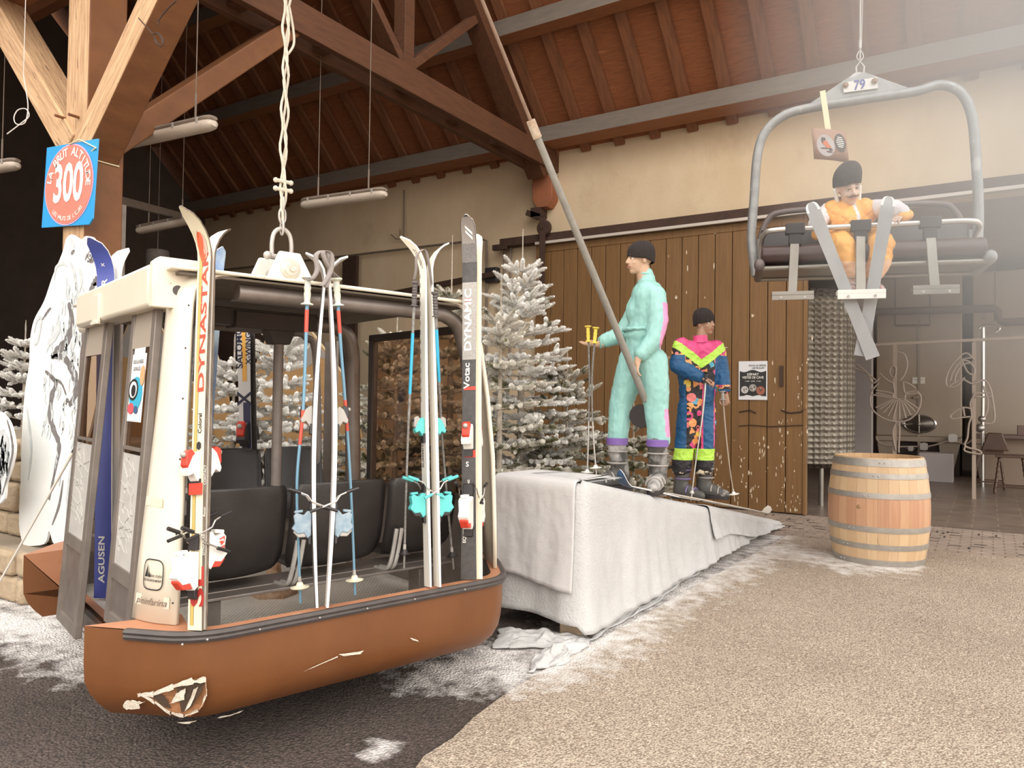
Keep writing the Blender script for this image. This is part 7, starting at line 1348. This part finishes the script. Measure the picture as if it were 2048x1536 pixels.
# the two crossed skis seen from below
basem = M('ski_base_grey', (.24, .235, .235), .35, .25, c2=(.36, .35, .34), scale=2.5, stretch=(1, 1, .6)); tipw = M('tip_white', (.78, .75, .70), .4)
def cross_ski(u0, v0, u1, v1, y0, y1, label):
    a = q3(u0, v0, y0); b = q3(u1, v1, y1); L_ = (b-a).length; nn = (cf*.9-ZV*.3); s = Ski(label, a, a+(b-a)*(1-.20/L_), -nn, .115, .014, .20, .035, basem, wedge, sole=basem)
    return s
k1 = cross_ski(1746, 716, 1617, 396, .80, .70, 'grey ski on the chairlift crossing in front, tip at upper left'); k2 = cross_ski(1722, 712, 1781, 382, .76, .68, 'grey ski on the chairlift crossing behind, tip at upper right')
for k in (k1, k2):
    m = MB(); n_ = 14; rows = []
    for i in range(n_+1): q = k.T-.13+.128*i/n_; h = k.hw(q); rows.append((k.ctr(q)-k.nrm(q)*.0015, h))
    for sg in (-1, 1): m.add([p+k.w*(sg*h*1.0) for p, h in rows]+[p+k.w*(sg*max(0, h*.72-.004)) for p, h in rows], [(i, i+1, n_+2+i, n_+1+i) for i in range(n_)])
    build(m, 'white_tip', tipw, k.root, smooth=0)
# ================================================================== VOLUME ADDED FOR THE LENS FLARE WASH
hz = bpy.data.materials.new('flare_scatter'); hz.use_nodes = True; N = hz.node_tree.nodes; L = hz.node_tree.links; N.remove(N['Principled BSDF'])
vs_ = N.new('ShaderNodeVolumeScatter'); vs_.inputs['Color'].default_value = (1, .95, .89, 1); vs_.inputs['Anisotropy'].default_value = -.25; tc = N.new('ShaderNodeTexCoord'); gt = N.new('ShaderNodeTexGradient'); gt.gradient_type = 'SPHERICAL'; L.new(tc.outputs['Object'], gt.inputs[0])
mu = N.new('ShaderNodeMath'); mu.operation = 'MULTIPLY'; mu.inputs[1].default_value = .62; L.new(gt.outputs['Fac'], mu.inputs[0]); L.new(mu.outputs[0], vs_.inputs['Density']); L.new(vs_.outputs[0], N['Material Output'].inputs['Volume'])
m = MB(); m.ell((0, 0, 0), 1.0, nu=32, nv=20); hc_ = C(2480, -60, 3.7); o = build(m, 'flare_volume', hz, origin=(0, 0, 0), label='pale haze drifting in the air at the upper right before the chairlift', cat='haze', kind='stuff'); o.location = hc_; o.scale = (2.55, 2.55, 2.55)
# ================================================================== LIGHT
w = bpy.data.worlds.new('sky'); sc.world = w; w.use_nodes = True; N = w.node_tree.nodes; L = w.node_tree.links
bg = N['Background']; bg.inputs['Strength'].default_value = 3.1
tc = N.new('ShaderNodeTexCoord'); sp = N.new('ShaderNodeSeparateXYZ'); L.new(tc.outputs['Generated'], sp.inputs[0])
rp = N.new('ShaderNodeValToRGB'); L.new(sp.outputs['Z'], rp.inputs['Fac'])
rp.color_ramp.elements[0].position = 0; rp.color_ramp.elements[0].color = (.45, .39, .33, 1); rp.color_ramp.elements[1].position = .55; rp.color_ramp.elements[1].color = (1, .97, .93, 1)
e = rp.color_ramp.elements.new(.05); e.color = (.97, .92, .86, 1); L.new(rp.outputs['Color'], bg.inputs['Color'])
sd = bpy.data.lights.new('sun', 'SUN'); sd.energy = .9; sd.angle = R(35); sd.color = (1, .93, .82); so = bpy.data.objects.new('sun', sd); COL.objects.link(so)
so.rotation_euler = (V((-.62, .55, -.55))).to_track_quat('-Z', 'Y').to_euler()
sc.view_settings.view_transform = 'Standard'; sc.view_settings.look = 'None'; sc.view_settings.gamma = 1; sc.view_settings.exposure = 0
sc.view_settings.use_curve_mapping = False
sc.cycles.max_bounces = 8; sc.cycles.diffuse_bounces = 5; sc.cycles.use_denoising = True; sc.cycles.sample_clamp_indirect = 6
